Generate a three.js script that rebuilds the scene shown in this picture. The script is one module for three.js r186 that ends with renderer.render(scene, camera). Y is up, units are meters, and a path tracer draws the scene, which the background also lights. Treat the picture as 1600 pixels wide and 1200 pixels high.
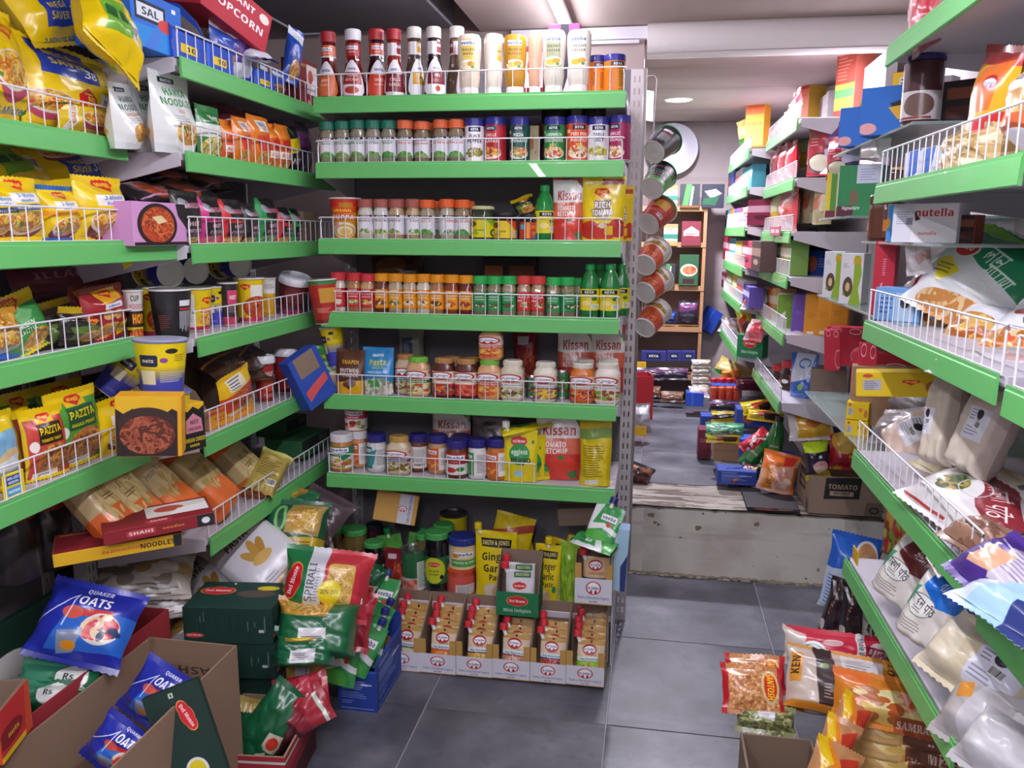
import * as THREE from 'three';
import { mergeGeometries, toCreasedNormals } from 'three/addons/utils/BufferGeometryUtils.js';
import { RoundedBoxGeometry } from 'three/addons/geometries/RoundedBoxGeometry.js';
import { RectAreaLightUniformsLib } from 'three/addons/lights/RectAreaLightUniformsLib.js';

// ---------------------------------------------------------------- camera, light, exposure
const scene = new THREE.Scene();
scene.background = new THREE.Color(0x0b0b0d);
const camera = new THREE.PerspectiveCamera(50.14, 4 / 3, 0.05, 60);
camera.position.set(0, 1.36, 0);
camera.rotation.set(-0.18277, 0.1676, 0.006657, 'YXZ');
scene.add(camera);
const renderer = new THREE.WebGLRenderer({ antialias: true });
renderer.toneMapping = THREE.LinearToneMapping;
renderer.toneMappingExposure = 2.5;
renderer.shadowMap.enabled = true;
RectAreaLightUniformsLib.init();
const TUBE = 0xf3f0ff;
// fluorescent tubes of the shop, the last one added for fill: [x, y, z of the middle, length, level]
const TUBES = [[-0.33, 2.06, -2.55, 1.2, 13], [0.0, 2.06, -0.95, 1.2, 46], [0.0, 2.06, 0.6, 1.2, 66], [-0.75, 2.06, 0.6, 1.2, 60]];

// ---------------------------------------------------------------- small tools
let SEED = 7;
const rnd = () => { SEED = (SEED * 1664525 + 1013904223) >>> 0; return SEED / 4294967296; };
const rr = (a, b) => a + (b - a) * rnd();
const hash = (x, y, s) => { let h = (x * 374761393 + y * 668265263 + s * 1442695041) | 0; h = Math.imul(h ^ (h >>> 13), 1274126177); return ((h ^ (h >>> 16)) >>> 0) / 4294967296; };
function noise(x, y, s = 0) {
  const xi = Math.floor(x), yi = Math.floor(y), f = x - xi, g = y - yi, u = f * f * (3 - 2 * f), v = g * g * (3 - 2 * g);
  const a = hash(xi, yi, s), b = hash(xi + 1, yi, s), c = hash(xi, yi + 1, s), d = hash(xi + 1, yi + 1, s);
  return a + (b - a) * u + (c - a) * v + (a - b - c + d) * u * v;
}
const fbm = (x, y, s, o = 4) => { let a = 0, k = 0.5; for (let i = 0; i < o; i++) { a += k * noise(x, y, s + i); x *= 2.03; y *= 2.03; k *= 0.5; } return a; };
const used = {};
const numbered = (n) => { const k = used[n] = (used[n] ?? -1) + 1; return k ? n + '_' + String(k).padStart(3, '0') : n; };
const MATS = {};
function M(hex, rough = 0.5, more = {}) {                      // one material per colour and finish
  const k = hex + '|' + rough + JSON.stringify(more);
  return MATS[k] ??= new THREE.MeshPhysicalMaterial({ color: hex, roughness: rough, ...more });
}
function mesh(name, geo, mat, parent) {
  const m = new THREE.Mesh(geo, mat); m.name = name; m.castShadow = m.receiveShadow = true;
  if (parent) parent.add(m);
  return m;
}
function tag(o, label, category, group) { o.userData = { label, category }; if (group) o.userData.group = group; return o; }
function struct(name, geo, mat, parent) { const m = mesh(name, geo, mat, parent ?? scene); if (!parent) m.userData.kind = 'structure'; return m; }
const boxAt = (w, h, d, x = 0, y = 0, z = 0) => new THREE.BoxGeometry(w, h, d).translate(x, y, z);
const rbox = (w, h, d, r, x = 0, y = 0, z = 0) => new RoundedBoxGeometry(w, h, d, 2, r).translate(x, y, z);
const rod = (a, b, r, n = 6) => {
  const p = new THREE.Vector3(...a), q = new THREE.Vector3(...b), l = p.distanceTo(q);
  return new THREE.CylinderGeometry(r, r, l, n).translate(0, l / 2, 0).applyQuaternion(new THREE.Quaternion().setFromUnitVectors(new THREE.Vector3(0, 1, 0), q.sub(p).normalize())).translate(...a);
};
const tube = (pts, r, n = 6, seg = 24, tension = 0.5) => new THREE.TubeGeometry(new THREE.CatmullRomCurve3(pts.map((p) => new THREE.Vector3(...p)), false, 'catmullrom', tension), seg, r, n);
function geom(pos, uv, idx) {
  const g = new THREE.BufferGeometry();
  g.setAttribute('position', new THREE.Float32BufferAttribute(pos, 3)); g.setAttribute('uv', new THREE.Float32BufferAttribute(uv, 2));
  g.setIndex(idx); g.computeVertexNormals(); return g;
}

// ---------------------------------------------------------------- print: every package design is drawn into a cell of an atlas page
const PAGE = 2048, pages = [], CELLS = {};
function page() {
  const cv = document.createElement('canvas'); cv.width = cv.height = PAGE;
  const p = { cv, c: cv.getContext('2d'), x: 0, y: 0, rowh: 0, mats: {} };
  p.c.fillStyle = '#888'; p.c.fillRect(0, 0, PAGE, PAGE);
  p.tex = new THREE.CanvasTexture(cv); p.tex.colorSpace = THREE.SRGBColorSpace; p.tex.magFilter = THREE.LinearFilter;
  pages.push(p); return p;
}
function place(w, h) {
  let p = pages[pages.length - 1] ?? page();
  if (p.x + w + 4 > PAGE) { p.x = 0; p.y += p.rowh; p.rowh = 0; }
  if (p.y + h + 4 > PAGE) p = page();
  const r = { p, x: p.x + 2, y: p.y + 2, w, h };
  p.x += w + 4; p.rowh = Math.max(p.rowh, h + 4); return r;
}
const DES = {};
const def = (name, w, h, fn) => { DES[name] = [w, h, fn]; };
function cell(name) {                                           // draws a design the first time it is needed
  if (CELLS[name]) return CELLS[name];
  const d = DES[name]; if (!d) throw new Error('no design ' + name);
  const r = place(d[0], d[1]), c = r.p.c;
  c.save(); c.beginPath(); c.rect(r.x, r.y, r.w, r.h); c.clip(); c.translate(r.x, r.y); c.scale(r.w / 100, r.h / 100);
  const asp = d[0] / d[1];
  SEED = 1000 + Object.keys(CELLS).length * 77; d[2](new Art(c, asp)); c.restore();
  return CELLS[name] = { p: r.p, u0: (r.x + 1) / PAGE, u1: (r.x + r.w - 1) / PAGE, v1: 1 - (r.y + 1) / PAGE, v0: 1 - (r.y + r.h - 1) / PAGE };
}
const FIN = { film: [0.3, { clearcoat: 0.5, clearcoatRoughness: 0.18 }], card: [0.62, {}], gloss: [0.38, { clearcoat: 0.25, clearcoatRoughness: 0.2 }], paper: [0.8, {}] };
function printed(name, fin = 'film') {
  const k = cell(name);
  return k.p.mats[fin] ??= new THREE.MeshPhysicalMaterial({ map: k.p.tex, roughness: FIN[fin][0], ...FIN[fin][1] });
}
function toCell(g, name, fu = (u) => u, fv = (v) => v) {        // 0..1 texture coordinates into the cell of a design
  const k = cell(name), a = g.attributes.uv;
  for (let i = 0; i < a.count; i++) a.setXY(i, k.u0 + (k.u1 - k.u0) * Math.min(1, Math.max(0, fu(a.getX(i)))), k.v0 + (k.v1 - k.v0) * Math.min(1, Math.max(0, fv(a.getY(i)))));
  return g;
}
// a pen that works in percent of the cell, y down
class Art {
  constructor(c, asp) { this.c = c; this.a = asp; }
  bg(col) { this.c.fillStyle = col; this.c.fillRect(0, 0, 100, 100); return this; }
  r(x, y, w, h, col) { this.c.fillStyle = col; this.c.fillRect(x, y, w, h); return this; }
  e(x, y, rx, ry, col, rot = 0) { const c = this.c; c.fillStyle = col; c.beginPath(); c.ellipse(x, y, rx, ry, rot, 0, 7); c.fill(); return this; }
  p(pts, col) { const c = this.c; c.fillStyle = col; c.beginPath(); for (let i = 0; i < pts.length; i += 2) c.lineTo(pts[i], pts[i + 1]); c.closePath(); c.fill(); return this; }
  rb(x, y, w, h, r, col) { const c = this.c; c.fillStyle = col; c.beginPath(); c.roundRect(x, y, w, h, r); c.fill(); return this; }
  ring(x, y, rx, ry, lw, col) { const c = this.c; c.strokeStyle = col; c.lineWidth = lw; c.beginPath(); c.ellipse(x, y, rx, ry, 0, 0, 7); c.stroke(); return this; }
  ln(pts, lw, col) { const c = this.c; c.strokeStyle = col; c.lineWidth = lw; c.beginPath(); for (let i = 0; i < pts.length; i += 2) c.lineTo(pts[i], pts[i + 1]); c.stroke(); return this; }
  grad(y0, y1, c0, c1) { const g = this.c.createLinearGradient(0, y0, 0, y1); g.addColorStop(0, c0); g.addColorStop(1, c1); this.c.fillStyle = g; this.c.fillRect(0, y0, 100, y1 - y0); return this; }
  // text: s = height in percent of the cell height, mw = most width in percent of the cell width
  t(str, x, y, s, col, o = {}) {
    const c = this.c; c.save(); c.translate(x, y); c.rotate((o.rot ?? 0) * Math.PI / 180 );
    const side = Math.abs(o.rot ?? 0) === 90; if (side) c.scale(this.a, 1); else c.scale(1 / this.a, 1);
    c.font = (o.thin ? '' : 'bold ') + s + 'px ' + (o.f ?? 'sans-serif'); c.textAlign = o.al ?? 'center'; c.textBaseline = 'middle';
    const m = c.measureText(str).width, w = (o.mw ?? 94) * (side ? 1 / this.a : this.a); let k = (o.sx ?? 1); if (m * k > w) k = w / m; c.scale(k, 1);
    if (o.out) { c.strokeStyle = o.out; c.lineWidth = s * (o.lw ?? 0.22); c.lineJoin = 'round'; c.strokeText(str, 0, 0); }
    c.fillStyle = col; c.fillText(str, 0, 0); c.restore(); return this;
  }
  small(x, y, w, n, col, dy = 3) { for (let i = 0; i < n; i++) this.r(x, y + i * dy, w * rr(0.6, 1), dy * 0.35, col); return this; }
  bits(x, y, rx, ry, cols, n, s) { for (let i = 0; i < n; i++) { const a = rr(0, 7), q = Math.sqrt(rnd()); this.e(x + Math.cos(a) * rx * q, y + Math.sin(a) * ry * q, s * rr(0.5, 1.2), s * this.a * rr(0.4, 1), cols[i % cols.length], rr(0, 3)); } return this; }
  noodles(x, y, rx, ry, cols, n = 60) {
    const c = this.c; c.save(); c.beginPath(); c.ellipse(x, y, rx, ry, 0, 0, 7); c.clip(); c.fillStyle = cols[0]; c.fillRect(x - rx, y - ry, 2 * rx, 2 * ry);
    for (let i = 0; i < n; i++) { c.strokeStyle = cols[1 + i % (cols.length - 1)]; c.lineWidth = rx * rr(0.05, 0.1); c.beginPath(); const a = rr(0, 7), q = rnd(); c.ellipse(x + Math.cos(a) * rx * q, y + Math.sin(a) * ry * q, rx * rr(0.15, 0.5), ry * rr(0.1, 0.4), rr(0, 3), rr(0, 3), rr(3, 6)); c.stroke(); }
    c.restore(); return this;
  }
  bowl(x, y, rx, ry, cols, rim = '#7c1f22') { this.e(x, y + ry * 0.35, rx, ry, rim).e(x, y, rx * 1.04, ry * 0.9, '#e9dfd0'); return this.noodles(x, y - ry * 0.05, rx * 0.96, ry * 0.78, cols).bits(x, y, rx * 0.8, ry * 0.6, ['#3f8f2d', '#d8402a', '#f0c23a', '#e98a2b'], 12, rx * 0.1); }
  bar(x, y, w, h) { this.r(x, y, w, h, '#fff'); for (let i = 0.05; i < 0.93; i += rr(0.03, 0.07)) this.r(x + w * i, y + h * 0.08, w * 0.025, h * 0.75, '#222'); return this; }
  // lozenge with the noodle maker's word
  maggi(x, y, s) { const h = s * this.a; this.p([x - s, y, x - s * 0.75, y - h * 0.42, x, y - h * 0.5, x + s * 0.75, y - h * 0.42, x + s, y, x + s * 0.45, y + h * 0.3, x, y + h * 0.62, x - s * 0.45, y + h * 0.3], '#f3c21b'); const k = 0.9; this.p([x - s * k, y, x - s * 0.68, y - h * 0.36, x, y - h * 0.42, x + s * 0.68, y - h * 0.36, x + s * k, y, x + s * 0.4, y + h * 0.24, x, y + h * 0.52, x - s * 0.4, y + h * 0.24], '#d8201f'); return this.t('Maggi', x, y - h * 0.06, h * 0.42, '#ffe23a', { mw: s * 1.5 }); }
  delm(x, y, s, rot = 0) { const c = this.c; c.save(); c.translate(x, y); c.scale(1, this.a); c.rotate(rot * Math.PI / 180); c.translate(-x, -y); const b = (k, col) => { this.e(x - s * 0.5 * k, y, s * 0.55 * k, s * 0.42 * k, col).e(x + s * 0.5 * k, y, s * 0.55 * k, s * 0.42 * k, col).e(x, y - s * 0.06, s * 0.6 * k, s * 0.48 * k, col).e(x, y + s * 0.18, s * 0.62 * k, s * 0.36 * k, col); }; b(1.08, '#f2b04a'); b(1, '#d3232b'); const a = this.a; this.a = 1; this.t('Del Monte', x, y, s * 0.38, '#fff', { mw: s * 1.7, f: 'serif' }); this.a = a; c.restore(); return this; }
  oetker(x, y, s) { const h = s * this.a * 0.62; this.e(x, y, s, h, '#fff').ring(x, y, s * 0.92, h * 0.9, s * 0.16, '#b3202c').rb(x - s * 0.84, y - h * 0.36, s * 1.68, h * 0.72, s * 0.2, '#fff').e(x - s * 0.3, y + h * 0.6, s * 0.16, h * 0.3, '#b3202c').e(x + s * 0.3, y + h * 0.6, s * 0.16, h * 0.3, '#b3202c'); return this.t('Dr.Oetker', x, y, h * 0.6, '#1d3468', { mw: s * 1.5 }); }
  keya(x, y, s) { const h = s * this.a * 0.32; return this.r(x - s, y - h, s * 2, h * 2, '#171c3a').t('KEYA', x, y, h * 1.6, '#fff', { mw: s * 1.7 }); }
  veeba(x, y, s, bg = '#fff', col = '#24357c') { const h = s * this.a * 0.36; return this.r(x - s, y - h, s * 2, h * 2, bg).t('veeba', x, y, h * 1.7, col, { mw: s * 1.7 }); }
  snap(x, y, s, col) { return this.t('SNAPIN', x, y, s, col); }
  // strokes of Devanagari letters under one head line
  deva(str, x, y, s, col, o = {}) {
    const G = { 'न': [[.7, 0, .7, 1], [.7, .5, .3, .5], ['e', .22, .5, .12]], 'च': [[.75, 0, .75, 1], [.1, .35, .6, .35, .35, .6, .45, .8, .75, .7]], 'ण': [[.1, 0, .1, .5, .35, .6, .4, 0], [.7, 0, .7, 1]], 'प': [[.15, 0, .15, .5, .4, .62, .7, .55], [.7, 0, .7, 1]], 'ठ': [[.4, 0, .4, .3], ['e', .4, .62, .3]], 'त': [[.7, 0, .7, 1], [.7, .4, .3, .4, .15, .65, .35, .9]], 'र': [[.2, .1, .55, .1, .55, .35, .25, .5, .6, 1]], 'य': [[.15, 0, .35, .25, .15, .5, .4, .65, .7, .55], [.7, 0, .7, 1]], 'म': [[.2, 0, .2, .75], ['e', .18, .75, .12], [.2, .6, .7, .6], [.7, 0, .7, 1]], 'ल': [[.75, 0, .75, 1], [.75, .45, .5, .3, .35, .6, .2, .3, .05, .5, .2, .85]], 'स': [[.2, .1, .45, .1, .4, .4, .15, .5, .45, .95], [.35, .5, .75, .5], [.75, 0, .75, 1]], 'द': [[.4, 0, .4, .2, .15, .45, .4, .65, .6, .5], [.4, .65, .6, 1]], 'ब': [[.7, 0, .7, 1], ['e', .4, .5, .26], [.2, .35, .6, .65]], 'अ': [[.1, .15, .35, .1, .3, .45, .1, .5, .35, .6, .3, .9, .05, .85], [.3, .5, .75, .5], [.75, 0, .75, 1]], 'ा': [[.3, 0, .3, 1]], 'ी': [[.3, 0, .3, 1], [.3, 0, .2, -.3, -.2, -.2]], 'ि': [[.1, 0, .1, 1], [.1, 0, .2, -.3, .6, -.2]], ' ': [] };
    const c = this.c; c.save(); c.translate(x, y); c.rotate((o.rot ?? 0) * Math.PI / 180); c.scale(s * 0.8 / this.a, s); c.strokeStyle = col; c.lineWidth = o.lw ?? 0.13;
    let w = 0; const adv = [...str].map((k) => { const q = w; w += 'ाीि'.includes(k) ? 0.45 : k === ' ' ? 0.5 : 0.9; return q; }); c.translate(-w / 2, -0.5);
    [...str].forEach((k, i) => { for (const st of G[k] ?? []) { c.beginPath(); if (st[0] === 'e') c.arc(adv[i] + st[1], st[2], st[3], 0, 7); else for (let j = 0; j < st.length; j += 2) c.lineTo(adv[i] + st[j], st[j + 1]); c.stroke(); } if (k !== ' ') { c.beginPath(); c.moveTo(adv[i] - 0.02, 0); c.lineTo(adv[i] + ('ाीि'.includes(k) ? 0.45 : 0.9), 0); c.stroke(); } });
    c.restore(); return this;
  }
}

// ---------------------------------------------------------------- shapes of packages
// a turned or superelliptic body: profile = [[radius, height], ...]; front at +z; each half shows the design once
function turn(profile, o = {}) {
  const n = o.n ?? 24, sq = o.sq ?? 2, sx = o.sx ?? 1, sz = o.sz ?? 1, pos = [], uv = [], idx = [], L = profile.length;
  const y0 = profile[0][1], y1 = profile[L - 1][1] || 1; let ylo = Math.min(...profile.map((p) => p[1])), yhi = Math.max(...profile.map((p) => p[1]));
  for (let half = 0; half < 2; half++) {
    const base = pos.length / 3, m = n / 2;
    for (let j = 0; j < L; j++) for (let i = 0; i <= m; i++) {
      const a = Math.PI / 2 + half * Math.PI + (i / m) * Math.PI, s = Math.sin(a), c = Math.cos(a);
      const k = Math.pow(Math.pow(Math.abs(s), sq) + Math.pow(Math.abs(c), sq), -1 / sq), r = profile[j][0];
      pos.push(-s * k * r * sx, profile[j][1], -c * k * r * sz); uv.push(i / m, yhi > ylo ? (profile[j][1] - ylo) / (yhi - ylo) : 0);
    }
    for (let j = 0; j < L - 1; j++) for (let i = 0; i < m; i++) { const p = base + j * (m + 1) + i, q = p + m + 1; idx.push(p, p + 1, q, p + 1, q + 1, q); }
  }
  return toCreasedNormals(geom(pos, uv, idx), o.crease ?? 0.7);
}
const capProfile = (r, h, y = 0, rd = 0.003) => [[0, y], [r, y], [r, y + h - rd], [r - rd, y + h], [0, y + h]];
function ribbed(r, h, y, n = 36, top = 0.003) {                  // a screw cap with grip ribs
  const prof = capProfile(r, h, y, top), g = turn(prof, { n: n * 2 > 64 ? 64 : n * 2 }), p = g.attributes.position;
  for (let i = 0; i < p.count; i++) { const x = p.getX(i), z = p.getZ(i), q = Math.hypot(x, z); if (q > r * 0.98) { const k = 1 - 0.022 * (0.5 + 0.5 * Math.cos(Math.atan2(z, x) * 32)); p.setX(i, x * k); p.setZ(i, z * k); } }
  g.computeVertexNormals(); return g;
}
// bag of film: 'pillow' (crimped at both ends), 'stand' (gusset at the foot) or 'block' (filled square)
function bagGeo({ w, h, d, style = 'pillow', seed = 1, wr = 0.06, bend = 0, slump = 0, nu = 18, nv = 26, twist = 0 }) {
  const pos = [], uv = [], idx = [], ss = (a, b, x) => { x = Math.min(1, Math.max(0, (x - a) / (b - a))); return x * x * (3 - 2 * x); };
  const amp = wr * d;
  for (const side of [1, -1]) {
    const base = pos.length / 3;
    for (let j = 0; j <= nv; j++) for (let i = 0; i <= nu; i++) {
      const u = i / nu, v = j / nv, q = Math.abs(2 * u - 1);
      let eu = Math.sqrt(Math.max(0, 1 - Math.pow(q, style === 'block' ? 6 : 2.6))), ev;
      if (style === 'pillow') ev = Math.pow(ss(-0.02, 0.3, v) * ss(-0.02, 0.3, 1 - v), 0.75);
      else if (style === 'block') ev = Math.pow(ss(-0.03, 0.1, v), 0.6) * Math.pow(ss(-0.02, 0.22, 1 - v), 0.8);
      else ev = (0.62 + 0.38 * ss(0, 0.3, v)) * Math.pow(ss(-0.02, 0.75, 1 - v), 0.8);
      ev = Math.max(ev, 0.004 / d); const sv = slump ? 1 + slump * (0.5 - v) : 1;
      let t = d / 2 * eu * ev * sv;
      const end = style === 'stand' ? Math.exp(-(1 - v) / 0.14) : Math.exp(-v / 0.12) + Math.exp(-(1 - v) / 0.12), inn = eu * Math.min(1, ev * 3);
      t += amp * inn * (end * Math.sin(u * (17 + seed % 5) + seed) * 0.8 + (fbm(u * 4 + seed * 3.1, v * 5 + side * 7, seed, 3) - 0.45) * 2.2 + Math.abs(noise(u * 5 + v * 3, v * 4 - u * 2, seed + 9) - 0.5) * 1.6 + Math.abs(noise(u * 11 - v * 6, v * 9 + u * 5, seed + 5) - 0.5) * 0.7);
      const pin = 1 - (style === 'stand' ? 0.05 : 0.09) * ev * (d / w) * 2;
      let x = (u - 0.5) * w * pin * (1 + 0.01 * Math.sin(v * 9 + seed)), y = v * h * (1 - 0.02 * ev) + amp * 0.3 * Math.sin(u * 6 + seed), z = side * t + bend * (4 * (v - 0.5) * (v - 0.5) - 0.5);
      if (twist) { const a = twist * (v - 0.5), xc = x; x = xc * Math.cos(a) - z * Math.sin(a); z = xc * Math.sin(a) + z * Math.cos(a); }
      pos.push(x, y, z); uv.push(side > 0 ? u : 1 - u, v);
    }
    for (let j = 0; j < nv; j++) for (let i = 0; i < nu; i++) { const p = base + j * (nu + 1) + i, r = p + nu + 1; side > 0 ? idx.push(p, p + 1, r, p + 1, r + 1, r) : idx.push(p, r, p + 1, p + 1, r, r + 1); }
  }
  return geom(pos, uv, idx);
}
function sealGeo(w, h, y, up, bend, seed, H) {                    // crimped strip with a pinked edge, two sheets thick
  const nu = 26, pos = [], uv = [], idx = [], zb = bend * 0.5;
  for (const side of [1, -1]) {
    const base = pos.length / 3;
    for (let j = 0; j < 2; j++) for (let i = 0; i <= nu; i++) { const u = i / nu; pos.push((u - 0.5) * w, y + up * (j ? h + (i % 2 ? -0.0015 : 0.0015) : -0.002), zb + side * 0.0008 + 0.003 * Math.sin(u * 7 + seed) * (j ? 1 : 0.3) + up * j * bend * 4 * h / H); uv.push(side > 0 ? u : 1 - u, j); }
    for (let i = 0; i < nu; i++) { const p = base + i, r = p + nu + 1; side * up > 0 ? idx.push(p, p + 1, r, p + 1, r + 1, r) : idx.push(p, r, p + 1, p + 1, r, r + 1); }
  }
  return geom(pos, uv, idx);
}
// carton with narrow chamfers; faces f b l r t u name designs of the same page or plain colours taken at a point of the design
function cartonGeo(w, h, d, c, faces, cellName) {
  const X = w / 2, Y = h, Z = d / 2, pos = [], uv = [], idx = [], K = cell(cellName);
  const put = (pts, des, st) => { const k = cell(des), b = pos.length / 3; pts.forEach((p, i) => { pos.push(...p); const t = st ?? [[0, 0], [1, 0], [1, 1], [0, 1]][i]; uv.push(k.u0 + (k.u1 - k.u0) * t[0], k.v0 + (k.v1 - k.v0) * t[1]); }); idx.push(b, b + 1, b + 2, b, b + 2, b + 3); };
  const side = (f, pts) => { const q = faces[f] ?? faces.all ?? [0.04, 0.5]; typeof q === 'string' ? put(pts, q) : put(pts, cellName, q); };
  side('f', [[-X + c, c, Z], [X - c, c, Z], [X - c, Y - c, Z], [-X + c, Y - c, Z]]);
  side('b', [[X - c, c, -Z], [-X + c, c, -Z], [-X + c, Y - c, -Z], [X - c, Y - c, -Z]]);
  side('r', [[X, c, Z - c], [X, c, -Z + c], [X, Y - c, -Z + c], [X, Y - c, Z - c]]);
  side('l', [[-X, c, -Z + c], [-X, c, Z - c], [-X, Y - c, Z - c], [-X, Y - c, -Z + c]]);
  side('t', [[-X + c, Y, Z - c], [X - c, Y, Z - c], [X - c, Y, -Z + c], [-X + c, Y, -Z + c]]);
  side('u', [[-X + c, 0, -Z + c], [X - c, 0, -Z + c], [X - c, 0, Z - c], [-X + c, 0, Z - c]]);
  const e = Array.isArray(faces.edge ?? faces.all) ? (faces.edge ?? faces.all) : [0.03, 0.5];
  for (const sx of [-1, 1]) for (const sz of [-1, 1]) { const q = [[sx * (X - c), c, sz * Z], [sx * X, c, sz * (Z - c)], [sx * X, Y - c, sz * (Z - c)], [sx * (X - c), Y - c, sz * Z]]; put(sx * sz > 0 ? q : q.reverse(), cellName, e); }
  for (const top of [0, 1]) for (const sz of [-1, 1]) { const a = top ? Y : 0, b = top ? Y - c : c, q = [[-X + c, b, sz * Z], [X - c, b, sz * Z], [X - c, a, sz * (Z - c)], [-X + c, a, sz * (Z - c)]]; put((sz > 0) === !!top ? q : q.reverse(), cellName, e); }
  for (const top of [0, 1]) for (const sx of [-1, 1]) { const a = top ? Y : 0, b = top ? Y - c : c, q = [[sx * X, b, -Z + c], [sx * X, b, Z - c], [sx * (X - c), a, Z - c], [sx * (X - c), a, -Z + c]]; put((sx < 0) === !!top ? q : q.reverse(), cellName, e); }
  const g = geom(pos, uv, idx); return g;
}

// ---------------------------------------------------------------- kinds of goods: each returns a Group at the foot of the thing, front towards +z
const K = {
  // glass spice jar: turned ('r') or square, filled with powder, wrapped label, flip cap
  spice(g, { w, h, cap, fill, label, sq = 2, rot }) {
    const r = w / 2, hc = h * 0.2, hb = h - hc, sh = hb * 0.86;
    mesh('glass_body', turn([[0, 0], [r * 0.9, 0], [r, 0.003], [r, sh], [r * 0.86, hb * 0.93], [r * 0.82, hb]], { sq }), M(fill, 0.22, { clearcoat: 1, clearcoatRoughness: 0.06 }), g);
    mesh('label', toCell(turn([[r * 1.012, hb * 0.16], [r * 1.012, hb * 0.76]], { sq }), label), printed(label, 'gloss'), g);
    mesh('cap', ribbed(r * (sq > 2 ? 1.06 : 0.99), hc, hb, 32), M(cap, 0.4), g);
  },
  tin(g, { w, h, cap, label, foot }) {
    const r = w / 2, hc = h * 0.17;
    mesh('tin_body', toCell(turn([[0, 0.0], [r, 0.0], [r, h - hc], [0, h - hc]]), label), printed(label, 'gloss'), g);
    mesh('lid', turn([[r * 1.02, h - hc], [r * 1.02, h - 0.004], [r * 0.97, h], [r * 0.6, h], [0, h - 0.001]]), M(cap, 0.35, { clearcoat: 0.3 }), g);
    mesh('rim', turn([[r * 0.98, 0], [r * 1.02, 0.001], [r * 1.02, 0.004], [r * 0.98, 0.005]]), M('#c9c9cc', 0.3, { metalness: 0.9 }), g);
  },
  sauce(g, { w, h, cap, fill, label, neck }) {                      // flared glass sauce bottle
    const r = w / 2, rn = r * 0.6, hc = h * 0.16;
    const prof = [[0, 0], [r * 0.9, 0], [r * 0.98, 0.004], [r, h * 0.1], [r * 0.93, h * 0.25], [r * 0.76, h * 0.42], [r * 0.62, h * 0.53], [rn, h * 0.58], [rn, h * 0.8], [rn * 0.9, h * 0.84]];
    mesh('glass_body', turn(prof, { n: 32 }), M(fill, 0.12, { clearcoat: 1, clearcoatRoughness: 0.03 }), g);
    const lp = prof.slice(2, 8).map(([a, b]) => [a * 1.012, b]);     // drop-shaped label: a wrapped strip narrowing upwards
    const lg = turn(lp, { n: 32 }), P = lg.attributes.position, I = [], ix = lg.index; void ix;
    const pos = [], uv = []; const nr = 10, na = 12;
    for (let j = 0; j <= nr; j++) { const v = j / nr, y = h * (0.03 + 0.52 * v), a0 = 1.15 * Math.sqrt(Math.max(0.02, 1 - Math.pow(v, 2.2))) * Math.min(1, 0.75 + v * 2); let rr0 = prof[prof.length - 1][0]; for (let k = 2; k < prof.length - 1; k++) if (y >= prof[k][1] && y <= prof[k + 1][1]) { const t = (y - prof[k][1]) / (prof[k + 1][1] - prof[k][1]); rr0 = prof[k][0] + (prof[k + 1][0] - prof[k][0]) * t; } for (let i = 0; i <= na; i++) { const a = (i / na * 2 - 1) * a0; pos.push(Math.sin(a) * rr0 * 1.025, y, Math.cos(a) * rr0 * 1.025); uv.push(0.5 + (i / na - 0.5) * a0 / 1.15, v); } }
    for (let j = 0; j < nr; j++) for (let i = 0; i < na; i++) { const p = j * (na + 1) + i, q = p + na + 1; I.push(p, p + 1, q, p + 1, q + 1, q); }
    mesh('label', toCell(geom(pos, uv, I), label), printed(label, 'gloss'), g);
    mesh('neck_label', toCell(turn([[rn * 1.03, h * 0.61], [rn * 1.03, h * 0.79]]), neck), printed(neck, 'gloss'), g);
    mesh('cap', ribbed(rn * 1.1, hc, h - hc, 30), M(cap, 0.4), g);
  },
  squeeze(g, { w, h, fill, label, cap = '#f4f2ee' }) {               // squeeze bottle standing on its wide cap
    const r = w / 2, hc = h * 0.13;
    mesh('bottle_body', turn([[r * 0.72, hc], [r * 0.8, hc + 0.004], [r * 0.88, h * 0.3], [r * 0.86, h * 0.42], [r * 0.95, h * 0.6], [r, h * 0.78], [r * 0.97, h * 0.92], [r * 0.82, h * 0.98], [r * 0.5, h], [0, h]], { sz: 0.66, sq: 2.4, n: 32 }), M(fill, 0.3, { clearcoat: 0.4 }), g);
    const hl = [0.4, 0.5, 0.6, 0.7, 0.8, 0.9].map((q) => [r * (q < 0.6 ? 0.87 + (q - 0.42) * 0.5 : 0.95 + (q - 0.6) * 0.2), h * q]);
    const lg = turn(hl.map(([a, b]) => [a * 1.02, b]), { sz: 0.66, sq: 2.4, n: 32 }), p = lg.attributes.position;
    const keep = []; for (let i = 0; i < p.count; i += 3) { if ([0, 1, 2].every((k) => p.getZ(i + k) > 0 && Math.abs(p.getX(i + k)) < r * 0.72)) keep.push(i, i + 1, i + 2); }
    const sub = new THREE.BufferGeometry(); for (const nme of ['position', 'normal', 'uv']) { const a = lg.attributes[nme], s = a.itemSize, out = []; for (const i of keep) for (let q = 0; q < s; q++) out.push(a.array[i * s + q]); sub.setAttribute(nme, new THREE.Float32BufferAttribute(out, s)); }
    mesh('label', toCell(sub, label, (u) => (u - 0.18) / 0.64), printed(label, 'gloss'), g);
    mesh('cap', turn([[0, 0], [r * 0.76, 0], [r * 0.78, 0.003], [r * 0.74, hc], [0, hc]], { sz: 0.75 }), M(cap, 0.4), g);
  },
  bottle(g, { w, h, fill, label, cap }) {                            // plastic bottle with sloping shoulders
    const r = w / 2;
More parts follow.
